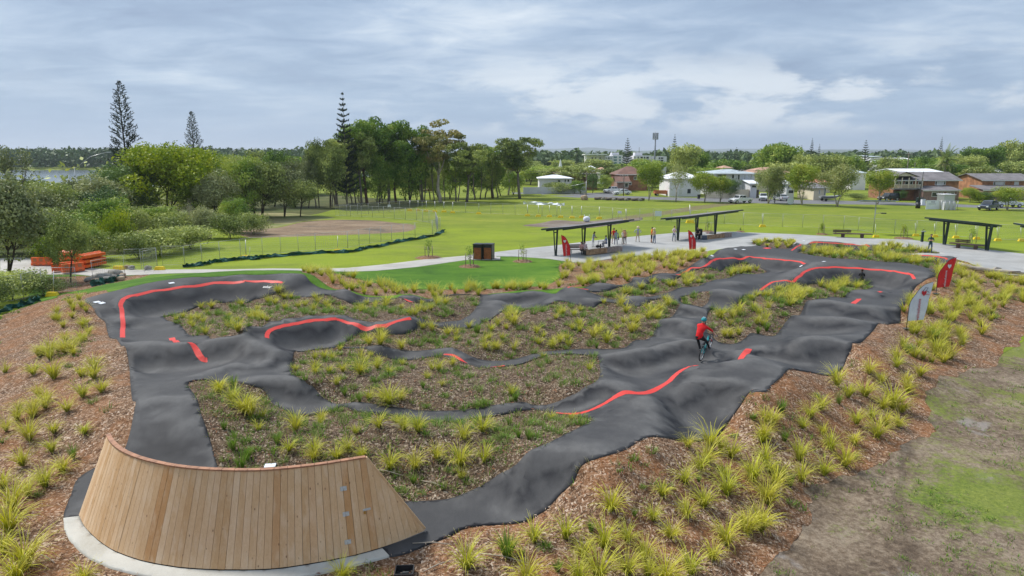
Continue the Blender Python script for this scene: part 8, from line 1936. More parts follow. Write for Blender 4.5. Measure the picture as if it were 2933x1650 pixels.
for x, y in ((1230,325),(1468,337),(1730,350),(1985,366),(2250,385),(2545,390),(735,340)): fence_block('P3', x, y, 'yellow fence foot in the row behind the right shelter', 'yellow fence feet behind the right shelter', 1.2)
fence_block('R1', 2412,472, 'yellow fence foot with two white braces by the green silt cloth', s=1.3); fence_block('R1', 2455,474, 'pale brace foot beside the yellow one at the silt cloth', s=.8); fence_block('R2', 915,240, 'yellow fence foot at the bend of the green silt cloth', s=1.2); fence_block('R1', 518,855, 'yellow fence foot low at the left before the green verge', s=1.3)
fence_block('L1', 1685,645, 'yellow fence foot left of the mesh gate', s=1.5, brace=False); fence_block('L1', 2270,655, 'yellow fence foot right of the mesh gate', s=1.4, brace=False)
# silt cloth
def cloth_run(pts, h, label, seed, mat='silt_cloth', z_extra=0.0):
 r_ = random.Random(seed); P_ = cat(pts, False, 8); v = []
 for i, p in enumerate(P_):
  d = (P_[min(i + 1, len(P_) - 1)] - P_[max(i - 1,0)]); nn = Vector((-d.y, d.x, 0)).normalized(); z = drop(p.x, p.y); hh = h * (.65 + .5 * r_.random())
  for q, f in enumerate((0,.35,.7,1)): o_ = nn * ((.12 * r_.uniform(-1,1)) + .15 * math.sin(i * .7 + q)); v.append((p.x + o_.x, p.y + o_.y, z - .02 + hh * f + z_extra))
 f_ = [(i * 4 + q, (i + 1) * 4 + q, (i + 1) * 4 + q + 1, i * 4 + q + 1) for i in range(len(P_) - 1) for q in range(3)]
 o = mesh_obj('silt_cloth', v, f_, mat); tag(o, label, 'cloth')
cloth_run(G('R1', (1800,568),(1990,548),(2070,525),(2200,508),(2400,486),(2560,480)) + G('R2', (60,318),(200,300),(500,275),(800,255),(1000,252),(1150,228),(1200,212),(1350,193),(1500,155),(1700,122),(1850,92),(1975,45)),.38, 'crumpled dark green silt cloth along the foot of the basin fence', 3)
cloth_run(G('L1', (0,1270),(160,1215),(300,1190),(430,1160),(560,1120)),.45, 'dark green silt cloth at the left edge of the mulch bank', 4)
cloth_run(G('L1', (1310,935),(1480,905),(1600,880),(1700,850)),.5, 'dark green silt cloth below the boulders', 5)
cloth_run(G('B2', (2140,1035),(2300,1045),(2420,1052),(2480,1056)),.5, 'torn white sheeting draped on the far field fence', 6, 'white_vinyl', 1.7)
# signs, bag, light tower, site box
def board(c, x, y0, y1, w_px, label, Y=None, base=None):
 g = at(c, x, base if base else y1 + 20,0.0); zt, zb_ = at_dist(c, x, y0, g.y).z, at_dist(c, x, y1, g.y).z; w_ = w_px / CROPS[c][2] * g.y / F_PX; o = empty('sign_board', g, 0, label, 'sign')
 MB().box((0,-.03,(zt + zb_) / 2),(w_, .03, zt - zb_)).build('panel', 'white_vinyl', o)
 for sx in (-1,1): MB().cyl((sx * w_ * .42,0,0),(sx * w_ * .42,0, zt),.025,5).build('post', 'galvanised', o)
 return o
board('B3', 1148,873,925,66, 'larger blank white sign board on the field fence', base=975); board('B3', 770,873,897,36, 'smaller blank white sign board on the field fence', base=955); board('B2', 1047,963,980,26, 'small white notice on the far basin fence', base=1025)
g = at('B3', 447,980,0); bg_ = empty('bulk_bag', g, .1, 'white bulk bag with floppy handles on the gravel patch', 'bag')
mb = MB(); mb.ball((0,0,.42),(.50,.46,.46),12,9); o = mb.build('bag', 'bag_white', bg_)
for v_ in o.data.vertices: k = 1.0 / max(.55, max(abs(v_.co.x) / .50, abs(v_.co.y) / .46)); v_.co.x *= min(k, 1.22); v_.co.y *= min(k, 1.22); v_.co.z = max(.0, v_.co.z)
for sx in (-.35,.35): MB().tube([(sx, -.2,.8),(sx * 1.1,-.1,1.1),(sx, .2,.8)], .03,5).build('handle', 'bag_white', bg_)
g = at('B4', 1038,1100,0); zt = at_dist('B4', 1040,782, g.y).z; lt = empty('light_tower', g, 0, 'tall thin galvanised pole with a flat solar panel behind the long slab bench', 'light pole')
MB().cyl((0,0,0),(0,0, zt),.07,8,.05).build('pole', 'galvanised', lt); MB().box((.15,0, zt + .05),(4.6,1.6,.09), rx=-.12).build('solar_panel', 'solar_panel', lt); MB().box((.15,0, zt - .03),(4.7,.1,.1)).build('frame', 'galvanised', lt)
la_ = MB(); la_.tube([(0,0, zt - 1.6),(.9,0, zt - 1.5)], .04,5); lo = la_.build('arm', 'galvanised', lt); MB().box((1.1,0, zt - 1.55),(.6,.3,.14)).build('lamp_head', 'steel_dark', lo)
g = at('H4', 180,1300,0); zt = at_dist('H4', 190,640, g.y).z; lp = empty('dark_lamp_post', g, 0, 'tall thin dark post with a black drum at its foot before the brick house', 'post'); MB().cyl((0,0,0),(.3,0, max(zt, 6)),.11,8,.07).build('pole', 'steel_dark', lp); MB().cyl((0,0,0),(0,0,1.1),.42,14).build('drum', 'black_plastic', lp)
# white site board and caged water tank enclosure
g = at('H4', 440,1320,0); w_ = px_size(235 / 6.3, g.y); o = empty('site_board', g, 0, 'wide white banner board before the brick house', 'sign'); h_ = at_dist('H4', 440,1158, g.y).z
MB().box((0,0, h_ / 2),(w_, .06, h_)).build('panel', 'white_vinyl', o); MB().box((0,-.05, h_ * .82),(w_ * .3,.02,.12)).build('print_line', 'flag_dark', o); MB().box((-.1,-.05, h_ * .6),(w_ * .55,.02,.08)).build('print_line', 'solar_panel', o)
g = at('H4', 740,1335,0); o = empty('pump_enclosure', g, 0, 'grey mesh compound holding a tall pale cabinet before the brick house', 'enclosure'); wq = px_size(300 / 6.3, g.y); h2_ = at_dist('H4', 740,1160, g.y).z; ht = at_dist('H4', 790,1055, g.y + 2).z
MB().box((wq * .15,2, ht / 2),(px_size(195 / 6.3, g.y),2.2, ht)).build('cabinet', 'galvanised', o); MB().box((wq * .15,2, ht + .06),(px_size(215 / 6.3, g.y),2.5,.12)).build('cabinet_roof', 'weatherboard_pale', o); MB().box((wq * .12,.6,.75),(wq * .7,.5,1.5)).build('tank', 'weatherboard_pale', o)
fr = MB()
for k in range(5): fr.cyl((-wq / 2 + wq * k / 4,0,0),(-wq / 2 + wq * k / 4,0, h2_),.05,5)
fr.cyl((-wq / 2,0, h2_),(wq / 2,0, h2_),.04,5)
for k in range(1,24): fr.bar((-wq / 2 + wq * k / 24,0,0),(-wq / 2 + wq * k / 24,0, h2_),.012)
fr.build('cage', 'galvanised', o)
for c, x, y, lb in (('H2', 1985,955, 'pale round disc sign standing on the verge left of the dense street tree'),):
 g = at(c, x, y, 0); o = empty('disc_sign', g, 0, lb, 'sign'); MB().cyl((0,-.03,.75),(0,.03,.75),.72,24, smooth=False).build('disc', 'white_vinyl', o); MB().cyl((0,.05,0),(0,.05,.7),.04,6).build('post', 'galvanised', o)
g = at('H2', 270,860,0); o = empty('wheelie_bin', at('H2', 375,858,0),0, 'dark wheelie bin on the verge under the bright round street tree', 'bin'); MB().box((0,0,.5),(.5,.6,.9), taper=1.12).build('tub', 'black_plastic', o); MB().box((0,0,1.0),(.6,.7,.08)).build('lid', 'black_plastic', o)
for c, x, y, lb in (('H3', 2230,1165, 'dark green electrical pillar by the kerb before the garage'),('H4', 270,1240, 'small white box on a post before the garage')):
 g = at(c, x, y, 0); o = empty('kerb_cabinet', g, 0, lb, 'cabinet'); MB().box((0,0,.6),(1.2 if 'dark' in lb else .7,.6,1.2)).build('cabinet', 'shelter_green' if 'dark' in lb else 'white_vinyl', o); MB().box((0,0,1.24),(1.3 if 'dark' in lb else .8,.7,.08)).build('cap', 'steel_dark', o)
# rock and log barriers along the far verge
def rock(g, r, mat, label, group=None, seed=0, flat=.7):
 rr = random.Random(seed); mb = MB(); mb.ball((0,0,0),(r[0], r[1], r[2]),9,7); o = mb.build('boulder', mat)
 for v_ in o.data.vertices:
  n = mnoise.noise(v_.co * 1.4 / max(r) + Vector((seed, 0,0))); v_.co *= 1 + .38 * n
  for ax in range(3): lim = r[ax] * .86; v_.co[ax] = max(-lim, min(lim, v_.co[ax]))
 o.data.polygons.foreach_set('use_smooth', [False] * len(o.data.polygons)); o.location = (g.x, g.y, g.z + r[2] * .7); o.rotation_euler = (0,0, rr.uniform(0,3)); tag(o, label, 'rock', group)
for i, (x, y) in enumerate(((1110,872),(1300,880),(1520,885),(1760,890))):
 g = at('H1', x, y, 0); o = empty('log_barrier', g, .05, 'squat weathered log lying on the verge by the far road', 'log', 'logs along the far road verge'); MB().tube([(-1.5,0,.3),(0,.05,.34),(1.5,0,.3)], [.3,.34,.28], 8).build('log', 'bark_grey', o); MB().box((-.9,-.1,.12),(.5,.7,.25)).build('chock', 'bark_dark', o)
 rock(at('H1', x + 35, y + 2,0),(.5,.45,.35), 'rock_grey', 'grey stone lying against a weathered log on the far verge', 'stones by the verge logs', i)
rock(at('H1', 822,876,0),(1.1,.8,.75), 'rock_tan', 'brown heap of stone at the foot of the power pole', None, 7)
br = random.Random(5)
for i, (x, y, rx_, mt) in enumerate([(1350,760,.42,0),(1435,748,.5,0),(1530,745,.52,0),(1640,745,.75,0),(1745,755,.4,1),(1480,815,.7,0),(1600,800,.5,0),(1370,860,.5,1),(1290,790,.4,0),(1230,800,.35,0),(1700,800,.45,0),(1720,860,.42,1),(1540,860,.55,0),(1800,630,.35,1),(1870,640,.4,0),(2100,650,.45,0)]):
 g = at('L1', x, y, 0); g.z = drop(g.x, g.y); rock(g, (rx_ * .95, rx_ * .7, rx_ * .55),('rock_grey', 'rock_tan')[mt], ('large grey' if mt == 0 and rx_ > .5 else ('grey' if mt == 0 else 'tan')) + ' boulder in the rockwork by the path at the left', ('large grey' if mt == 0 and rx_ > .5 else ('grey' if mt == 0 else 'tan')) + ' boulders by the path', i + 20)
# orange water filled barriers
def barrier_mesh():
 mb = MB(); L = 2.0; prof = [(-.28,0),(.28,0),(.28,.22),(.16,.36),(.14,.84),(-.14,.84),(-.16,.36),(-.28,.22)]; n = 8
 v = [(x, a, z) for x in (-L / 2, L / 2) for a, z in prof]; mb.add(v, [tuple(range(n))[::-1], tuple(range(n, 2 * n))] + [(i, (i + 1) % n, n + (i + 1) % n, n + i) for i in range(n)])
 o = mb.build('shell', 'orange_plastic'); a = o.data; bpy.data.objects.remove(o); mb = MB()
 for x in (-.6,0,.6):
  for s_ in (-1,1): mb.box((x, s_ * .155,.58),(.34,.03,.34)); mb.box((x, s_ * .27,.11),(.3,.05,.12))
 o = mb.build('recess_shade', 'truck_rust'); o['kind'] = 'stuff'; b_ = o.data; bpy.data.objects.remove(o); return a, b_  # raised darker slabs colour in the shade of the moulded hollows
BAR = barrier_mesh(); i = 0
def barrier(p, rz, label, tip=0.0):
 o = empty('water_barrier', p, rz, label, 'barrier', 'orange water barriers stacked at the left'); o.rotation_euler = (tip, 0, rz); o.scale = (.86,.86,.86)
 for nm, me in (('shell', BAR[0]),('recess_shade', BAR[1])): q = bpy.data.objects.new(nm, me); COL.objects.link(q); q.parent = o; (q.__setitem__('kind', 'stuff') if nm == 'recess_shade' else None)
A0, A1 = at('L1', 1110,650,0), at('L1', 1395,592,0); dA = (A1 - A0).normalized(); ra = math.atan2(dA.y, dA.x)
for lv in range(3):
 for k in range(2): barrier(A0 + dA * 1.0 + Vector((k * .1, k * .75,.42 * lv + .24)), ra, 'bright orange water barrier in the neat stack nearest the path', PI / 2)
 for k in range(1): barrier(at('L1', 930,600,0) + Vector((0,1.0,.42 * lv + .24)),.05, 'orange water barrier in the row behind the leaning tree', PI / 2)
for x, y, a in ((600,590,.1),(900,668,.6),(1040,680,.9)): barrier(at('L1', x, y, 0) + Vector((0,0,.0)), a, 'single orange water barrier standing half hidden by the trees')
# drinking fountain, speakers and drift log
g = at('P3', 1305,400,0); o = empty('drinking_fountain', g, 0, 'slim dark green drinking fountain at the plaza edge left of the right shelter', 'fountain'); hf_ = at_dist('P3', 1310,250, g.y).z
MB().box((0,0, hf_ * .4),(.24,.22, hf_ * .8), taper=.85).build('pillar', 'shelter_green', o); MB().box((.06,0, hf_ * .84),(.42,.34,.1)).build('basin', 'galvanised', o); MB().tube([(-.05,0, hf_ * .85),(0,0, hf_),(.2,0, hf_ * .98)], .035,6).build('spout', 'shelter_green', o)
g = ground('P3', 2200,800); o = empty('fallen_branch', g, .0, 'weathered grey branch lying in the mulch at the right edge of the plaza', 'branch')
MB().tube([(-2.6,.9,.75),(-1.6,.4,.45),(-.2,0,.25),(1.0,-.2,.2),(2.4,-.7,.1)], [.16,.18,.2,.17,.1], 8).build('stem', 'bark_pale', o); MB().tube([(-.2,0,.25),(.6,.7,.4),(1.3,1.0,.3)], [.12,.09,.05], 6).build('side_limb', 'bark_pale', o); MB().tube([(1.0,-.2,.2),(1.6,-.9,.35)], [.09,.04], 6).build('side_limb', 'bark_grey', o)
for i, (c, x, y) in enumerate((('L1', 1375,1120),('L1', 1445,1135),('L1', 2435,850),('R4', 500,232),('R4', 690,427),('R4', 475,470),('P2', 1760,1060),('P2', 1960,1072),('P2', 1190,1222),('R4', 50,270))):
 g = ground(c, x, y); sn = [sum((ground(c, x + dx, y + dy) or g).z for dx, dy in ((0,0),)) for _ in (0,)]
 o = MB().box((0,0,.006),(.36,.24,.012)).build('ground_marker', 'white_vinyl'); h_ = TERRAIN.ray_cast(Vector((g.x, g.y, 20)), Vector((0,0,-1))); o.location = g + Vector((0,0,.022)); o.rotation_euler = h_[1].to_track_quat('Z', 'Y').to_euler() if h_[1].z > 0 else (-h_[1]).to_track_quat('Z', 'Y').to_euler()
 tag(o, ['left', 'right', 'lone', 'far', 'middle', 'ridge', 'left', 'right', 'small', 'edge'][i] + ' white decal on the asphalt shoulder ' + ['at the left corner of the left bend', 'at the left corner of the left bend', 'at the back of the left bend', 'before the far small berm', 'between the two upper berms', 'where the two upper berms meet', 'of the upper berm near the plaza', 'of the upper berm near the plaza', 'at the start of the upper berm', 'beside the small plaza island'][i], 'decal')
# lettering printed on the left berm stripe
pA = RED['left_berm'][-2]; pB = RED['left_berm'][-1]; h_ = TERRAIN.ray_cast(Vector((pB.x - 1.1, pB.y, 20)), Vector((0,0,-1))); nB_ = h_[1] if h_[1].z > 0 else -h_[1]
dx_ = (pB - pA).normalized(); dy_ = nB_.cross(dx_).normalized(); Mx = Matrix((dx_, dy_, nB_)).transposed().to_4x4(); Mx.translation = h_[0] + nB_ * .03
text_mesh('velosolutions', .33, 'white_paint', None, Mx, 'stripe_lettering'); tag(bpy.data.objects['stripe_lettering'], kind='structure')
# ------------------------------------------------------------------ people
def cloth_m(name, col, r=.8): return simple(name, col, r, 0,.12,8)
for nm, c in dict(skin=(.52,.30,.21), skin_tan=(.42,.23,.15), c_red=(.72,.008,.012), c_black=(.012,.012,.014), c_denim=(.05,.09,.17), c_white=(.68,.68,.68), c_pink=(.62,.33,.32), c_palepink=(.66,.52,.54), c_lightblue=(.42,.50,.58), c_grey=(.33,.36,.42), c_khaki=(.42,.34,.23), c_orange=(.85,.22,.02), c_peach=(.72,.36,.22), c_darkgreen=(.015,.06,.055), c_blueshirt=(.36,.42,.62), hair_dark=(.02,.014,.01), hair_blond=(.42,.30,.15), hair_brown=(.09,.05,.03), c_straw=(.60,.50,.33), c_teal=(.02,.30,.33), c_shoe=(.60,.61,.64)).items(): cloth_m(nm, c)
def figure(name, J, mats, parent_loc, rz=0.0, label='', M=None, hair=None, hat=None, scale=1.0, long_hair=False, helmet=False, bulk=1.0):
 """J: joints; one skinned body whose faces take the material of the nearest limb"""
 V, E, R, seg = [], [], [], []
 def v(p, r): V.append(Vector(p)); R.append(r); return len(V) - 1
 def e(a, b_, m): E.append((a, b_)); seg.append((V[a], V[b_], m))
 pel = v(J['pelvis'], (.135,.10)); sp = v(Vector(J['pelvis']).lerp(Vector(J['chest']),.5),(.115,.09)); ch = v(J['chest'], (.145,.105)); nk = v(J['neck'], (.055,.055)); h0 = v(Vector(J['neck']).lerp(Vector(J['head']),.55),(.070,.075)); h1 = v(J['head'], (.088,.098)); hd = (Vector(J['head']) - Vector(J['neck'])).normalized(); h2 = v(Vector(J['head']) + hd * .09,(.066,.07))
 e(pel, sp, 'torso'); e(sp, ch, 'torso'); e(ch, nk, 'torso'); e(nk, h0, 'head'); e(h0, h1, 'head'); e(h1, h2, 'head')
 fw = Vector(J.get('face', (0,-1,0))).normalized(); fw = (fw - hd * fw.dot(hd)).normalized(); sd_ = hd.cross(fw)
 for s_, side in ((1, 'L'),(-1, 'R')):
  sh = v(J['sh' + side], (.062,.062)); el = v(J['el' + side], (.044,.044)); wr_ = v(J['wr' + side], (.029,.029)); e(ch, sh, 'torso'); e(sh, el, 'uarm'); e(el, wr_, 'farm')
  d = (Vector(J['wr' + side]) - Vector(J['el' + side])).normalized(); pm = v(Vector(J['wr' + side]) + d * .07,(.036,.022)); e(wr_, pm, 'hand')
  ax = d.cross(fw); ax = ax.normalized() if ax.length > .1 else sd_; curl = fw * .5 + d
  base = Vector(J['wr' + side]) + d * .075
  for k, ln in ((-1.5,.062),(-.5,.074),(.5,.080),(1.5,.070)):
   a = v(base + ax * k * .017 + d * .015,(.0095,.0095)); b_ = v(base + ax * k * .02 + d * (.015 + ln * .5),(.009,.009)); c = v(base + ax * k * .02 + d * (.015 + ln * .7) + fw * ln * .45,(.0075,.0075)); e(pm, a, 'hand'); e(a, b_, 'hand'); e(b_, c, 'hand')
  a = v(base - d * .045 + ax * s_ * .045 + fw * .01,(.010,.010)); b_ = v(base - d * .01 + ax * s_ * .062 + fw * .025,(.0085,.0085)); e(wr_, a, 'hand'); e(a, b_, 'hand')
  hp = v(J['hip' + side], (.092,.092)); kn = v(J['kn' + side], (.060,.060)); an = v(J['an' + side], (.038,.038)); e(pel, hp, 'thigh'); e(hp, kn, 'thigh'); e(kn, an, 'shin')
  mid = v(Vector(J['kn' + side]).lerp(Vector(J['an' + side]),.35),(.056,.056)); toe = Vector(J['an' + side]) + Vector(J.get('toe' + side, (0,-.17,-.05))); t_ = v(toe, (.035,.026)); hl = v(Vector(J['an' + side]) + Vector((0,.03,-.045)) if 'toe' + side not in J else Vector(J['an' + side]) - Vector(J['toe' + side]) * .2 + Vector((0,0,-.04)),(.032,.028)); e(an, t_, 'foot'); e(an, hl, 'foot')
  E.remove((kn, an)); E.append((kn, mid)); E.append((mid, an))
 me = bpy.data.meshes.new(name); me.from_pydata([tuple(p) for p in V], E, []); o = bpy.data.objects.new(name, me); COL.objects.link(o)
 sk = o.modifiers.new('skin', 'SKIN'); sk.use_smooth_shade = True
 if not me.skin_vertices: me.attributes  # layer is made by the modifier
 for i, sv in enumerate(me.skin_vertices[0].data): sv.radius = (R[i][0] * bulk, R[i][1] * bulk); sv.use_root = (i == pel)
 ss = o.modifiers.new('sub', 'SUBSURF'); ss.levels = 1; ss.render_levels = 1
 bpy.context.view_layer.update(); dg = bpy.context.evaluated_depsgraph_get(); nm = bpy.data.meshes.new_from_object(o.evaluated_get(dg)); bpy.data.objects.remove(o)
 keys = ['torso', 'head', 'uarm', 'farm', 'hand', 'thigh', 'shin', 'foot']; nm.materials.clear(); ml = []
 for k in keys: mt = mats.get(k, 'skin'); (ml.append(mt) if mt not in ml else None)
 for mt in ml: nm.materials.append(MATS[mt])
 A = np.array([tuple(s[0]) for s in seg]); B = np.array([tuple(s[1]) for s in seg]); D = B - A; L2 = (D * D).sum(1)
 rr_ = np.array([{'torso': .10, 'head': .07, 'thigh': .07, 'uarm': .05, 'shin': .045, 'farm': .035, 'hand': .02, 'foot': .03}[s[2]] for s in seg])
 for pl in nm.polygons:
  c = np.array(pl.center); t_ = np.clip(((c - A) * D).sum(1) / np.maximum(L2,1e-9),0,1); q = np.linalg.norm(A + D * t_[:, None] - c, axis=1) - rr_ * .8
  pl.material_index = ml.index(mats.get(seg[int(np.argmin(q))][2], 'skin')); pl.use_smooth = True
 root = empty('person', parent_loc, rz, label, 'person')
 if M is not None: root.matrix_world = M
 root.scale = (scale,) * 3 if M is None else root.scale
 b = bpy.data.objects.new('body', nm); COL.objects.link(b); b.parent = root
 hc = Vector(J['head']); Rm = Matrix((sd_, -fw, hd)).transposed()
 if hair and not helmet:
  mb = MB(); mb.ball(hc + hd * .035 - fw * .018,(.098,.108,.105),12,8, Rm.to_3x3())
  ho = mb.build('hair', hair, root)
  for vv in ho.data.vertices:
   q = vv.co - hc; f_ = q.dot(fw); u_ = q.dot(hd)
   if f_ > .03 and u_ < .055: vv.co -= fw * (f_ - .02)
  if long_hair: MB().ball(hc - fw * .075 - hd * .15,(.085,.05,.20),10,7, Rm.to_3x3()).build('long_hair', hair, ho)
 for s_ in (-1,1):
  MB().ball(hc + fw * .088 + sd_ * s_ * .034 + hd * .0,.011,6,5).build('eye', 'c_black', root); MB().ball(hc + sd_ * s_ * .092 - hd * .015,(.012,.022,.03),6,5, Rm.to_3x3()).build('ear', mats.get('head', 'skin'), root)
 MB().ball(hc + fw * .10 - hd * .02,(.014,.018,.024),6,5, Rm.to_3x3()).build('nose', mats.get('head', 'skin'), root); MB().box(hc + fw * .087 - hd * .058,(.045,.012,.010)).build('mouth', 'c_pink', root)
 if hat:
  mb = MB(); mb.ball(hc + hd * .085,(.10,.11,.085),12,7, Rm.to_3x3()); n = 16; c = hc + hd * .075
  mb.add([c + (sd_ * math.cos(2 * PI * q / n) + fw * math.sin(2 * PI * q / n)) * r_ + hd * z_ for r_, z_ in ((.09,.012),(.18,-.01),(.18,-.022),(.09,-.01)) for q in range(n)], [(a * n + q, ((a + 1) % 4) * n + q, ((a + 1) % 4) * n + (q + 1) % n, a * n + (q + 1) % n) for a in range(4) for q in range(n)], True); mb.build('hat', hat, root)
 return root, (hc, hd, fw, sd_, Rm)
def stand(arms='down', lean=0.0, stride=.05, sit=False, bend=0.0):
 J = dict(pelvis=(0,0,.93), chest=(0,-.03 - bend, 1.32), neck=(0,-.04 - bend * 1.35,1.48), head=(0,-.07 - bend * 1.6,1.625), shL=(.175,-.02 - bend, 1.40), shR=(-.175,-.02 - bend, 1.40), hipL=(.09,0,.88), hipR=(-.09,0,.88), knL=(.10 + stride * .5,-.03,.49), knR=(-.10 - stride * .5,-.01,.49), anL=(.11 + stride, .01,.085), anR=(-.11 - stride, .02,.085))
 if arms == 'down': J.update(elL=(.25,.02 - bend, 1.13), elR=(-.25,.02 - bend, 1.13), wrL=(.25,-.08 - bend, .90), wrR=(-.25,-.08 - bend, .90))
 if arms == 'hips': J.update(elL=(.40,.05,1.16), elR=(-.40,.05,1.16), wrL=(.20,-.07,1.02), wrR=(-.20,-.07,1.02))
 if arms == 'fold': J.update(elL=(.24,-.08,1.15), elR=(-.24,-.08,1.15), wrL=(.02,-.20,1.16), wrR=(-.02,-.17,1.20))
 if arms == 'front': J.update(elL=(.24,-.08 - bend, 1.14), elR=(-.24,-.08 - bend, 1.14), wrL=(.10,-.33 - bend, 1.10), wrR=(-.10,-.33 - bend, 1.10))
 if arms == 'raise': J.update(elL=(.24,.0,1.14), elR=(-.33,-.08,1.50), wrL=(.22,-.1,.92), wrR=(-.38,-.10,1.76))
 if arms == 'phone': J.update(elL=(.22,-.1,1.16), elR=(-.22,-.1,1.16), wrL=(.06,-.24,1.32), wrR=(-.06,-.24,1.32))
 if sit:
  dz = -.43
  for k in ('pelvis', 'chest', 'neck', 'head', 'shL', 'shR', 'elL', 'elR', 'wrL', 'wrR', 'hipL', 'hipR'): J[k] = (J[k][0], J[k][1], J[k][2] + dz)
  J.update(knL=(.13,-.42,.50), knR=(-.13,-.42,.50), anL=(.13,-.44,.09), anR=(-.13,-.44,.09))
 return J
def person(crop, x, y, J, mats, rz, label, ytop=None, **kw):
 g = at(crop, x, y, 0.0)
 if crop == 'R4': g = ground(crop, x, y)
 else: g.z = max(0, drop(g.x, g.y))
 return figure('body', J, mats, g, rz, label, **kw)
pt = lambda top, bot, arm='skin', shin=None, shoe='c_black', fore='skin': dict(torso=top, uarm=arm, farm=fore, thigh=bot, shin=shin or bot, foot=shoe)
person('P1', 1490,592, stand('down'), pt('c_red', 'c_khaki', 'c_red', 'skin'),.3, 'person in a red shirt and shorts standing behind the one in pale blue', hair='hair_brown', scale=1.04)
r_, _h = person('P1', 1545,622, stand('down', bend=.03), pt('c_lightblue', 'c_denim', 'c_lightblue', fore='c_lightblue'), PI - .2, 'person in a long pale blue shirt seen from behind with a black bag', hair='hair_dark', scale=.98)
MB().prism([(-.36,-.06),(-.24,-.06),(-.24,.1),(-.36,.1)], .62,1.0).build('bag', 'c_black', r_); MB().tube([(-.3,.02,1.0),(-.26,.02,1.35),(-.16,.0,1.45)], .012,4).build('strap', 'c_black', r_)
person('P1', 1738,608, stand('raise'), pt('c_peach', 'c_black', 'c_peach', shoe='rust_panel'),-.4, 'person in a peach top and black trousers raising one hand', hair='hair_blond', scale=.98, long_hair=True)
person('P1', 1700,600, stand('down'), pt('c_white', 'c_khaki', 'c_white'),.5, 'person in a white top close behind the one raising a hand', hair='hair_blond', scale=.94)
person('P1', 2015,552, stand('hips', stride=.08), pt('c_grey', 'c_khaki', 'c_grey', fore='c_grey'),.05, 'person in a grey shirt, khaki trousers and pale hat with hands on hips', hat='c_straw', scale=1.05)
person('P1', 2315,568, stand('down', stride=.1), pt('c_orange', 'c_black', 'c_orange', 'skin'),1.2, 'person in a bright orange shirt and black shorts', hair='hair_dark', scale=1.03)
person('P1', 2378,588, stand('fold'), pt('c_khaki', 'c_denim', 'c_khaki'),-1.0, 'person in khaki top, jeans and pale hat facing the one in orange', hat='c_straw', scale=1.03)
r_, _h = person('P1', 1045,668, stand('front', bend=.08), pt('c_grey', 'c_white', 'c_grey', shoe='c_black'),.9, 'person with long dark hair and grey top standing under the left shelter', hair='hair_dark', long_hair=True, scale=1.0)
person('P1', 1335,668, stand('front', sit=True), pt('c_blueshirt', 'c_denim', 'c_blueshirt'),-1.2, 'person in a pale blue shirt seated at a small table under the left shelter', hair='hair_dark')
g = at('P1', 1225,672,0); o = empty('folding_table', g, 0, 'small folding table before the seated person in a pale blue shirt', 'table'); MB().box((0,0,.72),(.8,.5,.03)).build('tabletop', 'galvanised', o)
for sx in (-1,1):
 for sy in (-1,1): MB().bar((sx * .35, sy * .2,0),(sx * .3, sy * .18,.71),.025).build('leg', 'steel_dark', o)
person('P1', 790,822, stand('front', sit=True), pt('c_pink', 'c_black', 'c_pink'),.3, 'person in a pink top and black trousers on the slatted seat under the left shelter', hair='hair_brown')
person('P1', 868,815, stand('down', sit=True), pt('c_palepink', 'c_black', 'c_palepink'),-.2, 'person in a pale pink top seated by the post of the left shelter', hair='hair_dark')
for x, lb in ((1150, 'dark bag on the ground left of the folding table'),(1210, 'tall dark bottle bag beside the folding table')):
 g = at('P1', x, 676,0); o = empty('bag', g, 0, lb, 'bag'); MB().ball((0,0,.14),(.26,.16,.15) if x < 1200 else (.1,.1,.3),10,7).build('bag_body', 'c_black', o); MB().torus((0,0,.28),.08,.012, 'Y', 10,5).build('handle', 'c_black', o)
person('P2', 255,872, stand('fold'), pt('c_palepink', 'c_denim', 'c_palepink'),.1, 'person in a pale pink shirt and jeans with folded arms at the middle shelter', hair='hair_brown', scale=1.04)
person('P2', 830,828, stand('front', sit=True), pt('c_black', 'c_black', 'c_khaki'),-.3, 'blond person in dark clothes seated behind the second red flag', hair='hair_blond', long_hair=True, scale=1.1)
for x, y, s_, mt, lb in ((900,815,(.22,.22,.62), 'c_black', 'tall black speaker bag beside the seated blond person'),(990,838,(.34,.3,.30), 'car_navy', 'navy cool box at the left end of the middle log bench')):
 g = at('P2', x, y, 0); o = empty('case', g, 0, lb, 'case'); MB().box((0,.1, s_[2]),(s_[0] * 2, s_[1] * 2, s_[2] * 2), taper=.94).build('case_body', mt, o, .04); MB().torus((0,.1, s_[2] * 2),.1,.015, 'Y', 10,5).build('handle', 'steel_dark', o)
g = at('P2', 1190,790,0); o = empty('jacket', (g.x, g.y + .4,.55),0, 'dark jacket with a red lining heaped on the middle log bench', 'jacket'); MB().ball((0,0,.06),(.5,.2,.09),10,6).build('jacket_body', 'c_black', o); MB().ball((-.45,-.02,.07),(.28,.16,.07),8,6).build('lining', 'flag_red', o)
person('P3', 1395,592, stand('fold'), pt('c_darkgreen', 'c_denim', 'c_darkgreen', shoe='c_black'),-.6, 'person in a dark green jacket and jeans standing at the far corner berm', hair='hair_brown', scale=1.08)
J = stand('phone', sit=True)
for k_ in ('knL', 'knR'): J[k_] = (J[k_][0], -.38,.52)
for k_ in ('pelvis', 'chest', 'neck', 'head', 'shL', 'shR', 'elL', 'elR', 'wrL', 'wrR', 'hipL', 'hipR'): J[k_] = (J[k_][0], J[k_][1] - .06, J[k_][2] - .2)
for k_ in ('anL', 'anR'): J[k_] = (J[k_][0], -.12,.09)
r_, _h = person('R4', 1040,625, J, pt('c_black', 'c_black', 'c_black', fore='c_black'),2.6, 'person in black clothes behind the tussock inside the big right berm', hair='hair_dark', scale=.95)

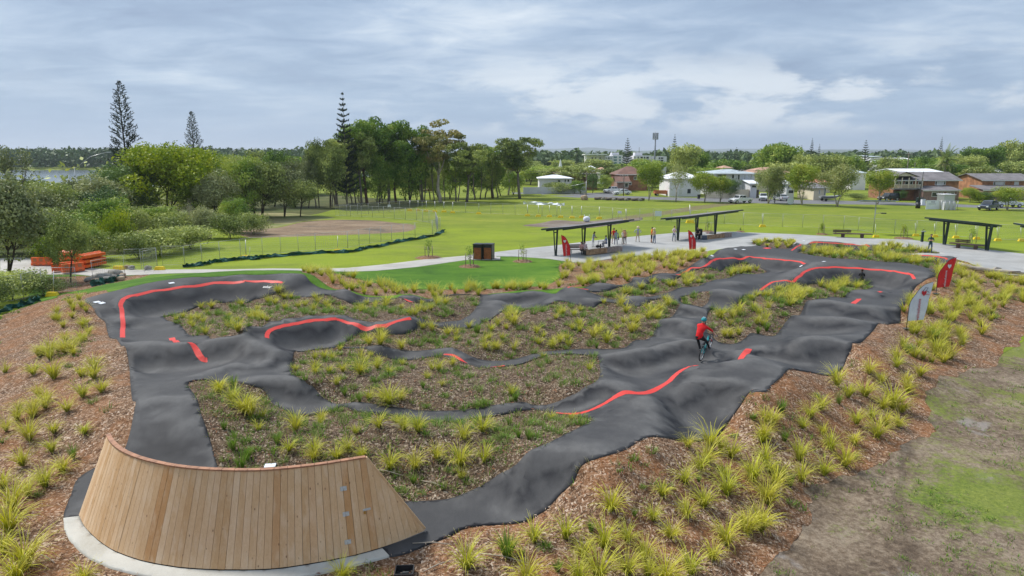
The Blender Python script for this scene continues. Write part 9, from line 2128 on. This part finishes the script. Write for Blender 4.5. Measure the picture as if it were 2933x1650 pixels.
# ------------------------------------------------------------------ rider and mountain bike
contact = ground('R3', 2092,1424)
f = Vector((.60,.86,.34)).normalized(); rt = Vector((f.y, -f.x, 0)).normalized(); upv = rt.cross(f).normalized()
tiltR = Matrix.Rotation(.10,3, f); rt, upv = tiltR @ rt, tiltR @ upv
MBk = Matrix((f, -rt, upv)).transposed().to_4x4(); MBk.translation = contact + Vector((0,0,.04)) - (MBk.to_3x3() @ Vector((0,0,.0)))
# the rear wheel's lowest point must sit on the asphalt
low = (MBk.to_3x3() @ Vector((0,0,.36))).z - .36
MBk.translation.z -= low
bk = empty('mountain_bike', (0,0,0),0, 'teal mountain bike with its front wheel lifted high off the track', 'bicycle'); bk.matrix_world = MBk
paint('bike_teal', (.02,.30,.32))
def wheel(cx, cz, nm='wheel'):
 w_ = MB().torus((cx, 0, cz),.335,.030, 'Y', 28,8).build(nm, 'rubber', bk); MB().torus((cx, 0, cz),.300,.014, 'Y', 28,6).build('rim', 'galvanised', w_); s_ = MB()
 for k in range(16): a = 2 * PI * k / 16; s_.bar((cx, (.02 if k % 2 else -.02), cz),(cx + .3 * math.cos(a),0, cz + .3 * math.sin(a)),.004)
 s_.build('spokes', 'galvanised', w_); MB().cyl((cx, -.05, cz),(cx, .05, cz),.03,10).build('hub', 'steel_dark', w_); MB().cyl((cx, -.045, cz),(cx, -.04, cz),.09,16, smooth=False).build('brake_disc', 'galvanised', w_)
wheel(0,.36); wheel(1.17,.36)
fr = MB(); A_ = dict(bb=(.43,0,.33), st=(.30,0,.66), ht=(.86,0,.84), hb=(.90,0,.72), ra=(0,0,.36))
fr.tube([A_['bb'], A_['st']], .018,8); fr.tube([A_['st'], A_['ht']], [.022,.024], 8); fr.tube([A_['bb'], A_['hb']], [.030,.028], 8); fr.tube([A_['ht'], A_['hb']], .026,8)
for s_ in (-1,1): fr.tube([(0, s_ * .06,.36),(.22, s_ * .055,.345),(.42, s_ * .035,.33)], .012,6); fr.tube([(0, s_ * .06,.36),(.29, s_ * .02,.62)], .011,6)
fr.build('frame', 'bike_teal', bk)
fk = MB(); fk.tube([(.86,0,.90),(.90,0,.72)], .018,8); fk.box((.915,0,.71),(.06,.16,.05))
for s_ in (-1,1): fk.tube([(.92, s_ * .07,.71),(1.05, s_ * .07,.53)], .017,8)
fo = fk.build('fork', 'steel_dark', bk); lw = MB()
for s_ in (-1,1): lw.tube([(1.0, s_ * .07,.60),(1.17, s_ * .07,.36)], .024,8)
lw.build('fork_leg', 'flag_red', fo)
hb = MB(); hb.tube([(.80,-.38,.99),(.84,-.15,.97),(.86,0,.95),(.84,.15,.97),(.80,.38,.99)], .013,8); ho = hb.build('handlebar', 'black_paint', bk)
for s_ in (-1,1): MB().cyl((.805, s_ * .27,.985),(.80, s_ * .385,.99),.018,8).build('grip', 'rubber', ho)
MB().tube([(.30,0,.66),(.27,0,.76)], .015,8).build('seat_post', 'steel_dark', bk); MB().ball((.24,0,.78),(.14,.065,.03),10,6).build('saddle', 'black_plastic', bk)
cr = MB(); cr.cyl((.43,-.06,.33),(.43,-.05,.33),.085,18, smooth=False); cr.bar((.43,-.07,.33),(.60,-.09,.31),.02); cr.bar((.43,.07,.33),(.26,.09,.35),.02); co = cr.build('crank', 'steel_dark', bk)
MB().box((.61,-.15,.31),(.10,.10,.02)).build('pedal', 'black_plastic', co); MB().box((.25,.15,.35),(.10,.10,.02)).build('pedal', 'black_plastic', co)
JR = dict(pelvis=(.10,.20,1.20), chest=(.36,.17,1.57), neck=(.45,.16,1.70), head=(.52,.15,1.84), face=(1,-.15,-.1), shL=(.38,.36,1.62), shR=(.42,-.01,1.60), elL=(.60,.42,1.33), elR=(.62,-.22,1.32), wrL=(.75,.345,1.05), wrR=(.75,-.335,1.05),
    hipL=(.10,.30,1.15), hipR=(.12,.11,1.15), knL=(.36,.33,.82), knR=(.47,-.03,.80), anL=(.22,.17,.45), anR=(.55,-.15,.42), toeL=(.17,0,-.06), toeR=(.17,0,-.05))
rd, (hc, hd, fw, sd_, Rm) = figure('body', JR, dict(torso='c_red', uarm='c_red', farm='skin', hand='c_white', thigh='c_black', shin='c_black', foot='c_shoe'),(0,0,0),0, 'rider in a red t-shirt, black trousers, white shoes and teal helmet on the bike', M=MBk.copy(), helmet=True, bulk=1.22)
MB().ball(hc + hd * .05 - fw * .01,(.118,.145,.115),14,9, Rm.to_3x3()).build('helmet', 'c_teal', rd)
hl = MB()
for k in (-1,0,1): hl.tube([hc + hd * .13 + sd_ * k * .05 + fw * .10, hc + hd * .172 + sd_ * k * .05 - fw * .01, hc + hd * .12 + sd_ * k * .05 - fw * .125], .012,5)
hl.build('helmet_stripe', 'c_lightblue', rd); MB().box(hc + hd * .07 + fw * .15,(.08,.15,.015), math.atan2(fw.y, fw.x)).build('visor', 'c_black', rd)
# ------------------------------------------------------------------ air
HZ = 0.00012
hb_ = MB(); hb_.box((0,10500,111.7),(34000,31400,236.6)); hz_o = hb_.build('haze', 'white_paint')
m = bpy.data.materials.new('haze_air'); m.use_nodes = True; t = NT(m.node_tree); t.n.clear(); out = t.node('ShaderNodeOutputMaterial'); pv = t.node('ShaderNodeVolumePrincipled')
pv.inputs['Color'].default_value = (.80,.88,1.0,1); pv.inputs['Density'].default_value = HZ; pv.inputs['Anisotropy'].default_value = .2
t.l.new(pv.outputs[0], out.inputs['Volume']); hz_o.data.materials.clear(); hz_o.data.materials.append(m); hz_o['kind'] = 'stuff'; hz_o['label'] = 'pale blue distance haze filling the air over the suburb'
S.cycles.volume_bounces = 0
